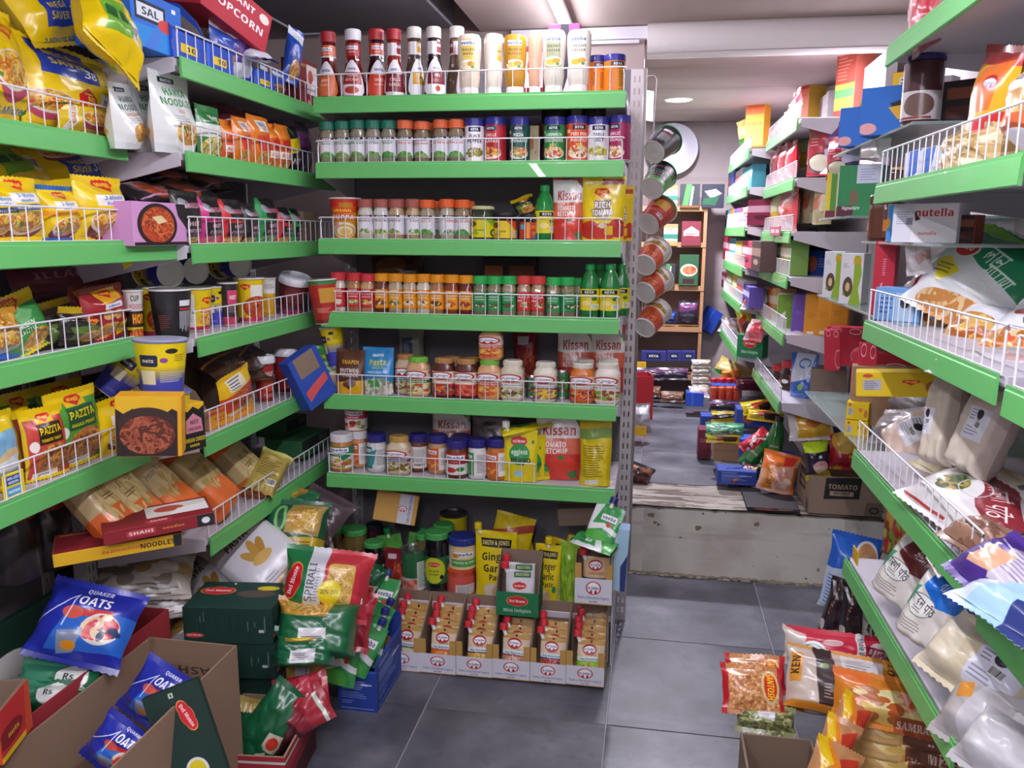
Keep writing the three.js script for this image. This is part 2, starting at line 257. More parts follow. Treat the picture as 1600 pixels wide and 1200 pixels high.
    mesh('bottle_body', turn([[0, 0], [r * 0.9, 0], [r, 0.005], [r, h * 0.56], [r * 0.95, h * 0.64], [r * 0.7, h * 0.8], [r * 0.44, h * 0.88], [r * 0.42, h * 0.9]], { n: 28 }), M(fill, 0.18, { clearcoat: 0.8, clearcoatRoughness: 0.05 }), g);
    mesh('label', toCell(turn([[r * 1.012, h * 0.14], [r * 1.012, h * 0.54]], { n: 28 }), label), printed(label, 'gloss'), g);
    mesh('cap', ribbed(r * 0.5, h * 0.11, h * 0.89, 24), M(cap, 0.45), g);
  },
  // wide jar, round or rounded-square
  jar(g, { w, h, lid, fill, label, sq = 2, lidw = 0.86, lidh = 0.15, l0 = 0.12, l1 = 0.72, sz = 1, glass, flip }) {
    const r = w / 2, hl = h * lidh, hb = h - hl, q = new THREE.Group();
    const prof = [[0, 0.001], [r * 0.86, 0.001], [r * 0.97, 0.006], [r, 0.014], [r, hb * 0.78], [r * 0.96, hb * 0.88], [r * lidw * 0.93, hb * 0.96], [r * lidw * 0.9, hb]];
    mesh('jar_body', turn(prof, { sq, sz, n: 32 }), M(fill, glass ? 0.08 : 0.3, glass ? { clearcoat: 1, clearcoatRoughness: 0.03 } : { clearcoat: 0.3 }), g);
    if (label) mesh('label', toCell(turn([[r * 1.012, hb * l0], [r * 1.012, hb * l1]], { sq, sz, n: 32 }), label), printed(label, 'gloss'), g);
    const lg = ribbed(r * lidw, hl, hb, 32, 0.004); if (sz !== 1) lg.scale(1, 1, sz);
    mesh('lid', lg, M(lid, 0.38, { clearcoat: 0.2 }), g);
    if (flip) for (const m of g.children) m.geometry = m.geometry.clone().rotateZ(Math.PI).translate(0, h, 0);
  },
  can(g, { w, h, label, top = '#b9b9b6' }) {
    const r = w / 2;
    mesh('can_body', toCell(turn([[r * 0.985, 0.006], [r * 0.985, h - 0.006]], { n: 28 }), label), printed(label, 'gloss'), g);
    mesh('can_end', turn([[r * 0.985, h - 0.006], [r, h - 0.004], [r, h], [r * 0.95, h], [r * 0.94, h - 0.005], [r * 0.7, h - 0.004], [r * 0.66, h - 0.006], [0, h - 0.006]], { n: 28 }), M(top, 0.3, { metalness: 0.9 }), g);
    mesh('can_end', turn([[0, 0.002], [r * 0.95, 0.002], [r, 0], [r, 0.005], [r * 0.985, 0.006]], { n: 28 }), M(top, 0.3, { metalness: 0.9 }), g);
  },
  // tapered noodle cup: foil or plastic lid, rolled rim; the foot shows as a pale disc
  cup(g, { w, h, label, lid = '#d9dadc', rim = '#e6e4e0', taper = 0.76, foot = '#d6d5cf', lidKind = 'foil' }) {
    const r = w / 2, rb = r * taper;
    mesh('cup_body', toCell(turn([[rb, 0.002], [r * 0.98, h - 0.004]], { n: 32 }), label), printed(label, 'gloss'), g);
    mesh('foot', turn([[0, 0.003], [rb * 0.9, 0.003], [rb * 0.94, 0], [rb, 0], [rb, 0.003]], { n: 32 }), M(foot, 0.6), g);
    mesh('rim', new THREE.TorusGeometry(r, 0.0022, 6, 36).rotateX(Math.PI / 2).translate(0, h - 0.003, 0), M(rim, 0.4), g);
    if (lidKind === 'dome') mesh('lid', turn([[r * 1.1, h - 0.008], [r * 1.13, h], [r * 1.05, h + 0.012], [r * 0.96, h + 0.015], [r * 0.94, h + 0.01], [0, h + 0.011]], { n: 36 }), M('#e4e6ec', 0.25, { clearcoat: 0.6 }), g);
    else mesh('lid', turn([[r * 1.0, h - 0.003], [r, h], [r * 0.85, h + 0.0008], [0, h - 0.001]], { n: 32 }), M(lid, 0.28, lid === '#d9dadc' ? { metalness: 0.7 } : {}), g);
  },
  bag(g, { w, h, d, label, style = 'pillow', seed = 3, wr, bend = 0, slump, twist, cap, capAt = 0, seal = 0.012, fin = 'film', lo = true, hi = true, nu, nv }) {
    const s = seal, y0 = style === 'pillow' && lo ? s : 0, H = h - y0 - (hi ? s : 0);
    const body = bagGeo({ w, h: H, d, style, seed, wr, bend, slump, twist, nu, nv }).translate(0, y0, 0);
    mesh(style === 'pillow' ? 'bag_body' : 'pouch_body', toCell(body, label, (u) => u, (v) => (y0 + v * H) / h), printed(label, fin), g);
    if (hi) mesh('top_seal', toCell(sealGeo(w, s, y0 + H, 1, bend, seed, H), label, (u) => u, (v) => 1 - (1 - v) * s / h), printed(label, fin), g);
    if (y0) mesh('bottom_seal', toCell(sealGeo(w, s, y0, -1, bend, seed + 1, H), label, (u) => u, (v) => (1 - v) * s / h), printed(label, fin), g);
    if (cap) {
      const sp = mesh('spout', rod([capAt * w, h - 0.01, 0], [capAt * w + (Math.abs(capAt) > 0.3 ? Math.sign(capAt) * 0.008 : 0), h + 0.012, 0], 0.006, 10), M('#f2f2ee', 0.4), g);
      mesh('spout_cap', ribbed(0.0125, 0.02, h + 0.006, 18).translate(capAt * w + (Math.abs(capAt) > 0.3 ? Math.sign(capAt) * 0.008 : 0), 0, 0), M(cap, 0.4), sp);
    }
  },
  box(g, { w, h, d, label, faces = {}, fin = 'card', c = 0.0012, flap }) {
    mesh('carton', cartonGeo(w, h, d, c, { f: label, ...faces }, label), printed(label, fin), g);
    if (flap) mesh('flap', toCell(boxAt(w * 0.96, 0.0012, d * flap, 0, 0, d * flap / 2).rotateX(-1.9).translate(0, h, d / 2 - 0.001), label, () => 0.05, () => 0.5), printed(label, fin), g);
  },
  // open display tray: printed front lip, cut-down sides, tall back
  tray(g, { w, h, d, lip, label, side = '#c39a52', inner = '#8d7866', back = 1, cutf = 0.55, posts = true }) {
    const t = 0.002, P = M(inner, 0.85), S = M(side, 0.7);
    mesh('front_panel', toCell(boxAt(w, lip, t, 0, lip / 2, d / 2 - t / 2), label), printed(label, 'card'), g);
    for (const s of [-1, 1]) {
      const sh = new THREE.Shape(); sh.moveTo(-d / 2, 0); sh.lineTo(d / 2 - t, 0); sh.lineTo(d / 2 - t, posts ? h * cutf : lip); sh.lineTo(d * 0.28, h * (cutf + 0.06)); sh.lineTo(-d / 2 + 0.01, h * back * 0.98); sh.lineTo(-d / 2, h * back * 0.98);
      const sg = new THREE.ExtrudeGeometry(sh, { depth: t, bevelEnabled: false }).rotateY(-Math.PI / 2).translate(s * (w / 2) + (s > 0 ? 0 : t), 0, 0);
      const m = mesh('side_panel', sg, P, g);
      mesh('outer_print', new THREE.ShapeGeometry(sh).rotateY(-Math.PI / 2).translate(s * (w / 2 + 0.0004), 0, 0), M(side, 0.7, { side: THREE.DoubleSide }), m);
      if (posts) mesh('front_post', boxAt(w * 0.17, h * cutf - lip * 0.9, t, s * w * 0.415, lip * 0.9 + (h * cutf - lip * 0.9) / 2, d / 2 - t * 1.2), S, g);
    }
    mesh('back_panel', boxAt(w, h * back, t, 0, h * back / 2, -d / 2 + t / 2), P, g);
    mesh('bottom', boxAt(w - 2 * t, t, d - 2 * t, 0, t / 2, 0), P, g);
  },
  // brown shipping carton, open, with flaps folded out or cut away
  crate(g, { w, h, d, color = '#9b7d62', out, open = true, tape, hf = h, hb = h, hl = h, hr = h, mark, bottom = 0.004 }) {
    const t = 0.005, P = M(color, 0.85), wall = (n, a) => mesh(n, a, P, g);
    const f = wall('front_panel', boxAt(w, hf, t, 0, hf / 2, d / 2 - t / 2)); wall('back_panel', boxAt(w, hb, t, 0, hb / 2, -d / 2 + t / 2));
    wall('side_panel', boxAt(t, hl, d - 2 * t, -w / 2 + t / 2, hl / 2, 0)); wall('side_panel', boxAt(t, hr, d - 2 * t, w / 2 - t / 2, hr / 2, 0)); wall('bottom', boxAt(w - 2 * t, t, d - 2 * t, 0, bottom, 0));
    if (mark) mesh('printed_mark', toCell(boxAt(w * 0.55, h * 0.11, 0.001, w * 0.04, h * 0.82, -d / 2 + t + 0.0008), mark), printed(mark, 'paper'), g);
    if (out) for (const [dx, dz, ww, hh, ry] of [[0, d / 2 + 0.0006, w, hf, 0], [w / 2 + 0.0006, 0, d, hr, Math.PI / 2], [-w / 2 - 0.0006, 0, d, hl, -Math.PI / 2]]) mesh('printed_face', toCell(boxAt(ww, hh, 0.0008, 0, hh / 2, 0).rotateY(ry).translate(dx, 0, dz), out), printed(out, 'card'), f);
  },
};
const PROTO = {}, CAT = {};
// one thing: I(name, label, kind, parameters, [x, y, z], [tilt back, turn, roll], group); alike things are clones of one prototype
function I(name, label, kind, par, at, rot = [0, 0, 0], group) {
  const key = kind + JSON.stringify(par); let o; if (par.l) par.label = par.l; if (par.fa) par.faces = { all: par.fa };
  if (PROTO[key]) o = PROTO[key].clone(); else { o = new THREE.Group(); K[kind](o, par); PROTO[key] = o; }
  o.name = numbered(name); o.position.set(...at); o.rotation.set(rot[0], rot[1], rot[2], 'YXZ');
  tag(o, label, CAT[name], group); scene.add(o); return o;
}

// ---------------------------------------------------------------- the room
function dataTex(n, fn, rep, srgb = true) {
  const a = new Uint8Array(n * n * 4);
  for (let y = 0; y < n; y++) for (let x = 0; x < n; x++) { const c = fn(x / n, y / n); a.set([c[0], c[1], c[2], 255], (y * n + x) * 4); }
  const t = new THREE.DataTexture(a, n, n); t.wrapS = t.wrapT = THREE.RepeatWrapping; t.magFilter = THREE.LinearFilter; if (srgb) t.colorSpace = THREE.SRGBColorSpace; if (rep) t.repeat.set(rep, rep); t.needsUpdate = true; return t;
}
const mixc = (a, b, t) => a.map((v, i) => v + (b[i] - v) * t), clamp = (x) => Math.min(1, Math.max(0, x));
const slate = dataTex(768, (x, y) => {                              // dark mottled slate-look porcelain, scuffs and dust specks
  const m = fbm(x * 7, y * 7, 3, 6), f = fbm(x * 50, y * 50, 12, 3), b = fbm(x * 3 + 5, y * 18, 31, 4);
  let c = mixc([70, 71, 79], [134, 134, 143], clamp((m - 0.24) * 1.5)); c = mixc(c, [156, 156, 163], clamp((b - 0.58) * 2.2) * 0.5); c = mixc(c, [64, 64, 71], clamp((f - 0.52) * 2) * 0.45);
  return noise(x * 420, y * 420, 77) > 0.993 ? [150, 150, 152] : c;
});
const plaster = dataTex(512, (x, y) => {                            // old white paint: stains, chips and scratches
  const m = fbm(x * 6, y * 6, 5, 5), s = fbm(x * 3, y * 22, 9, 4), k = fbm(x * 26, y * 26, 21, 3);
  let c = mixc([226, 223, 211], [196, 190, 173], clamp((m - 0.4) * 2.2)); c = mixc(c, [142, 132, 112], clamp((s - 0.62) * 3) * 0.45); return k > 0.73 ? [122, 110, 92] : c;
});
const worn = dataTex(512, (x, y) => {                               // trodden threshold: flaked paint over dark boards
  const f = fbm(x * 5, y * 26, 14, 5), m = fbm(x * 16, y * 30, 40, 4), d = fbm(x * 3, y * 3, 60, 3);
  const c = f > 0.49 ? mixc([150, 142, 132], [186, 180, 168], m) : mixc([92, 78, 72], [126, 112, 104], m); return mixc(c, [78, 66, 60], clamp((d - 0.42) * 2) * 0.5);
});
const paintT = (r, g, b, s) => dataTex(256, (x, y) => { const m = fbm(x * 5, y * 5, s, 5), q = fbm(x * 2, y * 14, s + 3, 4); return mixc(mixc([r, g, b], [r * 0.86, g * 0.85, b * 0.84], clamp((m - 0.35) * 2)), [r * 0.74, g * 0.72, b * 0.7], clamp((q - 0.62) * 3)); });
const tileMat = new THREE.MeshPhysicalMaterial({ map: slate, roughness: 0.42 });
const H2 = 0.29;                                                    // height of the raised rear room
struct('floor', boxAt(3.3, 0.06, 5.6, -0.3, -0.033, -0.4), M('#a3a2a6', 0.9));
const floor = scene.children[scene.children.length - 1];
const TS = 0.524, tileGeos = [0, 1, 2, 3].map((k) => { const g = rbox(TS - 0.0035, 0.008, TS - 0.0035, 0.0014, 0, -0.004, 0), a = g.attributes.uv, p = g.attributes.position; for (let i = 0; i < a.count; i++) a.setXY(i, p.getX(i) * 0.9 + 0.25 + (k & 1) * 0.5, p.getZ(i) * 0.9 + 0.25 + (k >> 1) * 0.5); return g; });
for (let i = -3; i < 2; i++) for (let j = -2; j < 7; j++) { const t = mesh('tile', tileGeos[(i * 3 + j * 5 + 40) % 4], tileMat, floor); t.position.set(-0.083 + TS * (i + 0.5), rr(-0.0006, 0.0006), -2.636 + TS * (j - 0.5)); }
const upper = struct('floor_upper', boxAt(2.4, H2 - 0.01, 2.2, 0.02, (H2 - 0.01) / 2, -4.58), M('#8a8589', 0.9));
for (let i = -1; i < 3; i++) for (let j = 0; j < 4; j++) { const t = mesh('tile', tileGeos[(i * 3 + j * 5 + 40) % 4], tileMat, upper); t.position.set(-0.02 + TS * (i + 0.5), H2, -3.5 - TS * (j + 0.5)); }
// step between the two rooms: painted riser with a chipped upper edge, worn tread
{
  const w = 1.14, sh = new THREE.Shape(), x0 = -0.1; sh.moveTo(x0, 0); sh.lineTo(x0 + w, 0); sh.lineTo(x0 + w, H2 - 0.03);
  for (let i = 60; i >= 0; i--) sh.lineTo(x0 + w * i / 60, H2 - 0.022 + 0.011 * fbm(i * 0.35, 1, 8, 3) - (i % 17 === 3 ? 0.006 : 0));
  const g = new THREE.ExtrudeGeometry(sh, { depth: 0.03, bevelEnabled: false }).translate(0, 0, -3.23), a = g.attributes.uv; for (let i = 0; i < a.count; i++) a.setXY(i, a.getX(i) * 1.3, a.getY(i) * 1.3);
  const riser = struct('step_riser', g, new THREE.MeshPhysicalMaterial({ map: plaster, roughness: 0.8 }));
  for (const [x, y, s] of [[0.03, 0.245, 0.024], [0.215, 0.205, 0.028], [0.44, 0.235, 0.02], [0.045, 0.215, 0.014]]) { const q = new THREE.Shape(); for (let i = 0; i < 9; i++) { const t = i / 9 * 6.283, r = s * rr(0.35, 0.75); q[i ? 'lineTo' : 'moveTo'](Math.cos(t) * r, Math.sin(t) * r * 0.7); } mesh('flaked_patch', new THREE.ExtrudeGeometry(q, { depth: 0.0016, bevelEnabled: false }).translate(x, y, -3.2005), M('#8b7e68', 0.95), riser); }
  const crumbs = []; for (let i = 0; i < 220; i++) { const s = rr(0.003, 0.011); crumbs.push(new THREE.IcosahedronGeometry(s, 0).scale(1.4, 0.6, 1).translate(rr(-0.05, 0.75), s * 0.3, -3.192 + rr(-0.008, 0.018))); }
  const cr = mesh('plaster_crumbs', mergeGeometries(crumbs.map((c) => (c.deleteAttribute('uv'), c.index ? c.toNonIndexed() : c))), M('#9d9483', 0.95), riser); cr.userData.kind = 'stuff';
  const tg = new THREE.PlaneGeometry(w, 0.3, 70, 16).rotateX(-Math.PI / 2), p = tg.attributes.position; for (let i = 0; i < p.count; i++) p.setY(i, (fbm(p.getX(i) * 12, p.getZ(i) * 40, 4, 3) - 0.5) * 0.008);
  tg.computeVertexNormals(); const ua = tg.attributes.uv; for (let i = 0; i < ua.count; i++) ua.setXY(i, ua.getX(i) * 1.2, ua.getY(i) * 0.5);
  struct('step_tread', tg.translate(x0 + w / 2, H2 - 0.003, -3.35), new THREE.MeshPhysicalMaterial({ map: worn, roughness: 0.85 }));
}
const beige = new THREE.MeshPhysicalMaterial({ map: paintT(176, 160, 156, 2), roughness: 0.85 }), beige2 = new THREE.MeshPhysicalMaterial({ map: paintT(188, 178, 178, 6), roughness: 0.85 });
const soffit = new THREE.MeshPhysicalMaterial({ map: paintT(190, 174, 165, 12), roughness: 0.85 }), dark = M('#6a686d', 0.85), greyW = M('#8d8a8e', 0.85);
struct('wall_left', boxAt(0.1, 2.6, 5.2, -1.75, 1.3, -0.7), greyW);
struct('wall_right', boxAt(0.1, 2.6, 5.0, 1.085, 1.3, -0.75), beige2);
struct('wall_behind', boxAt(3.2, 2.6, 0.1, -0.35, 1.3, 1.75), beige2);
struct('wall_partition', boxAt(1.66, 2.5, 0.12, -0.89, 1.25, -3.27), beige);
struct('wall_lintel', boxAt(1.2, 0.3, 0.06, 0.55, 2.16, -3.28), beige2);
struct('ceiling', boxAt(1.82, 0.08, 5.0, 0.24, 2.14, -0.75), soffit);
struct('ceiling_recess', boxAt(1.1, 0.08, 5.0, -1.2, 2.36, -0.75), dark);  // soft shade of this ceiling side put into its dark grey
struct('ceiling_edge', boxAt(0.04, 0.22, 5.0, -0.66, 2.24, -0.75), dark);
struct('ceiling_rear', boxAt(2.4, 0.08, 2.4, 0.02, 2.1, -4.53), beige);
struct('wall_rear', boxAt(2.4, 2.4, 0.1, 0.07, 1.2, -5.66), beige2);
struct('wall_rear_left', boxAt(0.1, 2.4, 2.4, -1.0, 1.2, -4.5), beige2);
struct('wall_rear_right', boxAt(0.1, 2.4, 2.5, 1.085, 1.2, -4.5), beige2);
struct('trim_1', mergeGeometries([boxAt(0.5, 0.042, 0.03, -0.3, 2.075, -3.2), boxAt(0.46, 0.012, 0.022, -0.31, 2.046, -3.2)]), M('#dcd9e2', 0.5));
struct('trim_2', boxAt(0.018, 1.95, 0.05, -0.056, 0.975, -3.2), M('#9a918f', 0.6));
{ // rolled-up blind or shutter roll under the ceiling over the opening
  const g = new THREE.Group(); g.name = 'rolled_shutter'; g.position.set(0.5, 2.045, -3.19); scene.add(g); tag(g, 'long cream roll of a shutter under the ceiling above the doorway', 'shutter');
  const roll = new THREE.CylinderGeometry(0.062, 0.062, 1.1, 40, 1).rotateZ(Math.PI / 2); mesh('shutter_roll', roll, M('#f1ecea', 0.5), g);
  mesh('roll_seam', boxAt(1.1, 0.004, 0.003, 0, -0.048, 0.04).rotateX(0.0), M('#b8b0ae', 0.6), g);
  mesh('bracket', mergeGeometries([boxAt(0.03, 0.014, 0.02, -0.35, 0.063, 0.02), boxAt(0.012, 0.02, 0.012, -0.345, 0.072, 0.02)]), M('#8d8a86', 0.5), g);
}
{ // angular duct box hanging in the dark ceiling recess
  const g = new THREE.Group(); g.name = 'ceiling_duct'; g.position.set(-1.06, 2.1, -2.5); scene.add(g); tag(g, 'dark grey angular duct box with pale edges in the ceiling recess', 'duct');
  mesh('duct_box', boxAt(0.6, 0.2, 1.28, 0, 0.1, 0), dark, g);
  for (const [a, b] of [[[-0.3, 0, 0.6], [-0.3, 0, -0.64]], [[-0.3, 0, -0.64], [-0.2, 0, -0.64]]]) mesh('edge_strip', rod(a, b, 0.006), M('#b9b6bf', 0.5), g);
}
// lamps: glowing tube plus an area light of its size just under it
TUBES.forEach(([x, y, z, len, level], i) => {
  const g = new THREE.Group(); g.name = numbered('tube_lamp'); g.position.set(x, y, z); scene.add(g);
  tag(g, ['glowing white tube lamp on the ceiling above the middle shelf unit', 'tube lamp overhead in the middle of the front room', 'tube lamp above the aisle behind the viewer', 'tube lamp at the left behind the viewer'][i], 'lamp');
  mesh('housing', rbox(0.045, 0.02, len + 0.04, 0.006, 0, 0.014, 0), M('#f0eef2', 0.5), g);
  mesh('glowing_tube', new THREE.CylinderGeometry(0.013, 0.013, len, 16).rotateX(Math.PI / 2), M('#ffffff', 0.4, { emissive: TUBE, emissiveIntensity: i ? 6 : 14 }), g);
  for (const s of [-1, 1]) mesh('end_cap', new THREE.CylinderGeometry(0.015, 0.015, 0.03, 14).rotateX(Math.PI / 2).translate(0, 0, s * (len / 2 + 0.01)), M('#e9e6ee', 0.5), g);
  for (const k of [0, 1, 2]) {                                       // a tube shines down and to both sides
    const l = new THREE.RectAreaLight(TUBE, level, 0.026, len); l.position.set(x + [0, 0.016, -0.016][k], y - [0.016, 0, 0][k], z);
    k ? l.lookAt(x + (k === 1 ? 1 : -1), y, z) : (l.rotation.x = -Math.PI / 2); if (k) l.rotateZ(Math.PI / 2); scene.add(l);
  }
});
{ const g = new THREE.Group(); g.name = 'ceiling_lamp'; g.position.set(0.1, 2.058, -4.65); scene.add(g); tag(g, 'flat round white ceiling lamp in the rear room', 'lamp');
  mesh('rim', turn([[0.05, 0.012], [0.075, 0.012], [0.078, 0], [0.066, -0.003]], { n: 40 }), M('#f2f0f4', 0.4), g); mesh('diffuser', turn([[0.066, -0.003], [0, -0.004]], { n: 40 }), M('#ffffff', 0.5, { emissive: 0xf4f0ff, emissiveIntensity: 1.2 }), g);
  const l = new THREE.RectAreaLight(0xf4f0ff, 400, 0.12, 0.12); l.position.set(0.1, 2.05, -4.65); l.rotation.x = -Math.PI / 2; scene.add(l); }
{ const g = new THREE.Group(); g.name = 'tube_lamp_004'; g.position.set(0.45, 2.045, -3.36); scene.add(g); tag(g, 'tube lamp on the rear room ceiling hidden behind the shutter roll', 'lamp');  // added lamp, kept out of view to brighten the rear room
  mesh('housing', rbox(1.0, 0.02, 0.04, 0.006, 0, 0.012, 0), M('#f0eef2', 0.5), g); mesh('glowing_tube', new THREE.CylinderGeometry(0.013, 0.013, 0.95, 14).rotateZ(Math.PI / 2), M('#ffffff', 0.4, { emissive: TUBE, emissiveIntensity: 6 }), g);
  const l = new THREE.RectAreaLight(TUBE, 100, 0.95, 0.03); l.position.set(0.45, 2.028, -3.36); l.rotation.x = -Math.PI / 2; scene.add(l); }

// ---------------------------------------------------------------- shelf units
const GREEN = M('#68c26b', 0.42, { clearcoat: 0.2 }), SHELF = M('#cfcad2', 0.5), POST = M('#c9c4c6', 0.45, { metalness: 0.15 }), WIRE = M('#eceaf0', 0.35);
const postGeo = {};
function post(h) {                                                  // slotted upright
  if (postGeo[h]) return postGeo[h];
  const w = 0.04, s = new THREE.Shape(); s.moveTo(-w / 2, 0); s.lineTo(w / 2, 0); s.lineTo(w / 2, h); s.lineTo(-w / 2, h); s.closePath();
  for (let y = 0.03; y < h - 0.03; y += 0.0375) for (const x of [-0.0075, 0.0075]) { const q = new THREE.Path(); q.moveTo(x - 0.0026, y); q.lineTo(x + 0.0026, y); q.lineTo(x + 0.0026, y + 0.02); q.lineTo(x - 0.0026, y + 0.02); q.closePath(); s.holes.push(q); }
  const f = new THREE.ExtrudeGeometry(s, { depth: 0.002, bevelEnabled: false }).translate(0, 0, -0.002);
  const strip = (g) => { const n = g.index ? g.toNonIndexed() : g; return n; };
  return postGeo[h] = mergeGeometries([strip(f), strip(boxAt(0.002, h, 0.035, -0.019, h / 2, -0.0195)), strip(boxAt(0.002, h, 0.035, 0.019, h / 2, -0.0195))]);
}
const plateGeo = {};
const bracketGeo = (d) => plateGeo[d] ??= (() => { const s = new THREE.Shape(); s.moveTo(0, 0); s.lineTo(0, -0.03); s.lineTo(-d, -0.1); s.lineTo(-d, 0); s.closePath(); return new THREE.ExtrudeGeometry(s, { depth: 0.003, bevelEnabled: true, bevelSize: 0.0008, bevelThickness: 0.0008, bevelSegments: 1 }).rotateY(-Math.PI / 2); })();
const rodGeo = new THREE.CylinderGeometry(0.0014, 0.0014, 1, 6);
// a unit: slotted posts, back panel, shelves with green price strip, side brackets and a wire guard
function unit(label, at, turnY, { L = 0.93, D = 0.33, H = 1.87, posts = true, foot = 0, base = 0.17, baseOut = 0, shelves, back = '#77757a', backTop = H }) {
  const u = new THREE.Group(); u.name = numbered('shelf_unit'); u.position.set(...at); u.rotation.y = turnY; scene.add(u); tag(u, label, 'shelf unit');
  if (posts) for (const s of [-1, 1]) { const p = mesh('post', post(H - foot), POST, u); p.position.set(s * (L / 2 - 0.002) + s * 0.022, foot, -D + 0.002); }
  if (posts) mesh('back_panel', boxAt(L, backTop - 0.1 - foot, 0.012, 0, 0.1 + foot + (backTop - 0.1 - foot) / 2, -D - 0.01), M(back, 0.8), u);
  if (base) {
    mesh('base_deck', rbox(L, 0.022, D + baseOut - 0.004, 0.003, 0, base - 0.011, -D / 2 + baseOut / 2 - 0.0), SHELF, u);
    mesh('base_plinth', boxAt(L - 0.01, base - 0.022, 0.01, 0, (base - 0.022) / 2, baseOut - 0.03), M('#b9b4b8', 0.6), u);
    for (const s of [-1, 1]) mesh('base_side', boxAt(0.004, base + 0.06, D + baseOut - 0.01, s * (L / 2 + 0.003), (base + 0.06) / 2, -D / 2 + baseOut / 2), SHELF, u);
  }
  for (const S of shelves) {
    const { y, g0 = -L / 2 + 0.008, g1 = L / 2 - 0.008, gh = 0.066, guard = true, out = 0, x0 = -L / 2, x1 = L / 2, strip = GREEN, pitch = 0.0396 } = S, w = x1 - x0, cx = (x0 + x1) / 2;
    const sh = mesh('shelf', rbox(w - 0.002, 0.018, D + out - 0.012, 0.003, cx, y - 0.011, -(D - out) / 2 + out / 2 - out / 2 - 0.004), SHELF, u);
    const sg = new THREE.Shape(); sg.moveTo(0, 0.002); sg.lineTo(0.0035, 0.002); sg.lineTo(0.0035, -0.004); sg.lineTo(0.005, -0.006); sg.lineTo(0.007, -0.044); sg.lineTo(0.0045, -0.046); sg.lineTo(0, -0.046); sg.closePath();
    mesh('price_strip', new THREE.ExtrudeGeometry(sg, { depth: w - 0.004, bevelEnabled: false }).rotateY(-Math.PI / 2).translate(x1 - 0.002, y, out - 0.001), strip, sh);
    for (const s of [-1, 1]) { const b = mesh('bracket', bracketGeo(D + out - 0.02), SHELF, sh); b.position.set(s < 0 ? x0 + 0.001 : x1 + 0.001 - 0.001, y - 0.002, out - 0.012); }
    if (guard) {
      const zf = out - 0.006, r = 0.012;
      mesh('guard_frame', tube([[g0, y + 0.001, zf], [g0, y + gh - r, zf], [g0 + r * 0.3, y + gh - r * 0.3, zf], [g0 + r, y + gh, zf], [g1 - r, y + gh, zf], [g1 - r * 0.3, y + gh - r * 0.3, zf], [g1, y + gh - r, zf], [g1, y + 0.001, zf]], 0.0022, 6, 90, 0.15), WIRE, sh);
      const bar = mesh('guard_foot', rodGeo, WIRE, sh); bar.scale.y = g1 - g0; bar.rotation.z = Math.PI / 2; bar.position.set((g0 + g1) / 2, y + 0.002, zf);
      const n = Math.round((g1 - g0) / pitch); for (let i = 1; i < n; i++) { const k = mesh('wire', rodGeo, WIRE, sh); k.scale.y = gh; k.position.set(g0 + (g1 - g0) * i / n, y + gh / 2, zf); }
    }
  }
  return u;
}
const CY = [1.752, 1.5625, 1.3355, 1.11, 0.847, 0.587];
unit('middle shelf unit with six green-edged shelves of sauces, spices and jars', [-0.556, 0, -2.433], 0, { baseOut: 0, shelves: CY.map((y, i) => ({ y, g1: i === 5 ? 0.215 : 0.457 })) });
unit('left shelf unit in the corner with green-edged shelves of noodles, cups and chips', [-1.09, 0, -2.295], Math.PI / 2, { base: 0, shelves: [1.752, 1.541, 1.3255, 1.099, 0.847, 0.585].map((y) => ({ y })) });
unit('left shelf unit nearest the viewer stacked with yellow noodle packs', [-1.2, 0, -1.305], Math.PI / 2, { H: 1.9, base: 0, shelves: [{ y: 1.56 }, { y: 1.3355, out: 0.07, x1: 0.535 }, { y: 1.11 }, { y: 0.847 }] });
unit('right shelf unit with flour and frozen food behind white wire guards', [0.515, 0, -1.71], -Math.PI / 2, { L: 0.8, D: 0.5, posts: false, base: 0, shelves: [{ y: 1.785, guard: false }, { y: 1.476, gh: 0.075 }, { y: 1.155, gh: 0.075 }, { y: 0.83, gh: 0.075 }, { y: 0.545, guard: false }] });
unit('right shelf unit nearest the viewer with its shelf ends just in the picture', [0.515, 0, -0.82], -Math.PI / 2, { L: 0.92, D: 0.5, posts: false, base: 0, shelves: [{ y: 1.785, guard: false }, { y: 1.476, gh: 0.075 }, { y: 1.145, gh: 0.075 }, { y: 0.81, guard: false }, { y: 0.535, guard: false }] });
unit('rear room shelf unit by the step with red packets, tea boxes and jars', [0.503, 0, -3.676], -Math.PI / 2, { L: 0.853, D: 0.28, H: 2.0, foot: 0.6, base: 0, back: '#c4bfc4', shelves: [1.779, 1.566, 1.371, 1.201, 0.983, 0.717].map((y) => ({ y, gh: 0.06, pitch: 0.033 })) });
unit('rear room shelf unit at the far end with small boxes and tubes', [0.427, 0, -4.665], -Math.PI / 2, { L: 1.09, D: 0.33, H: 2.0, base: 0, back: '#c4bfc4', shelves: [1.756, 1.579, 1.393, 1.2, 1.021, 0.786].map((y) => ({ y, gh: 0.055, pitch: 0.033 })) });

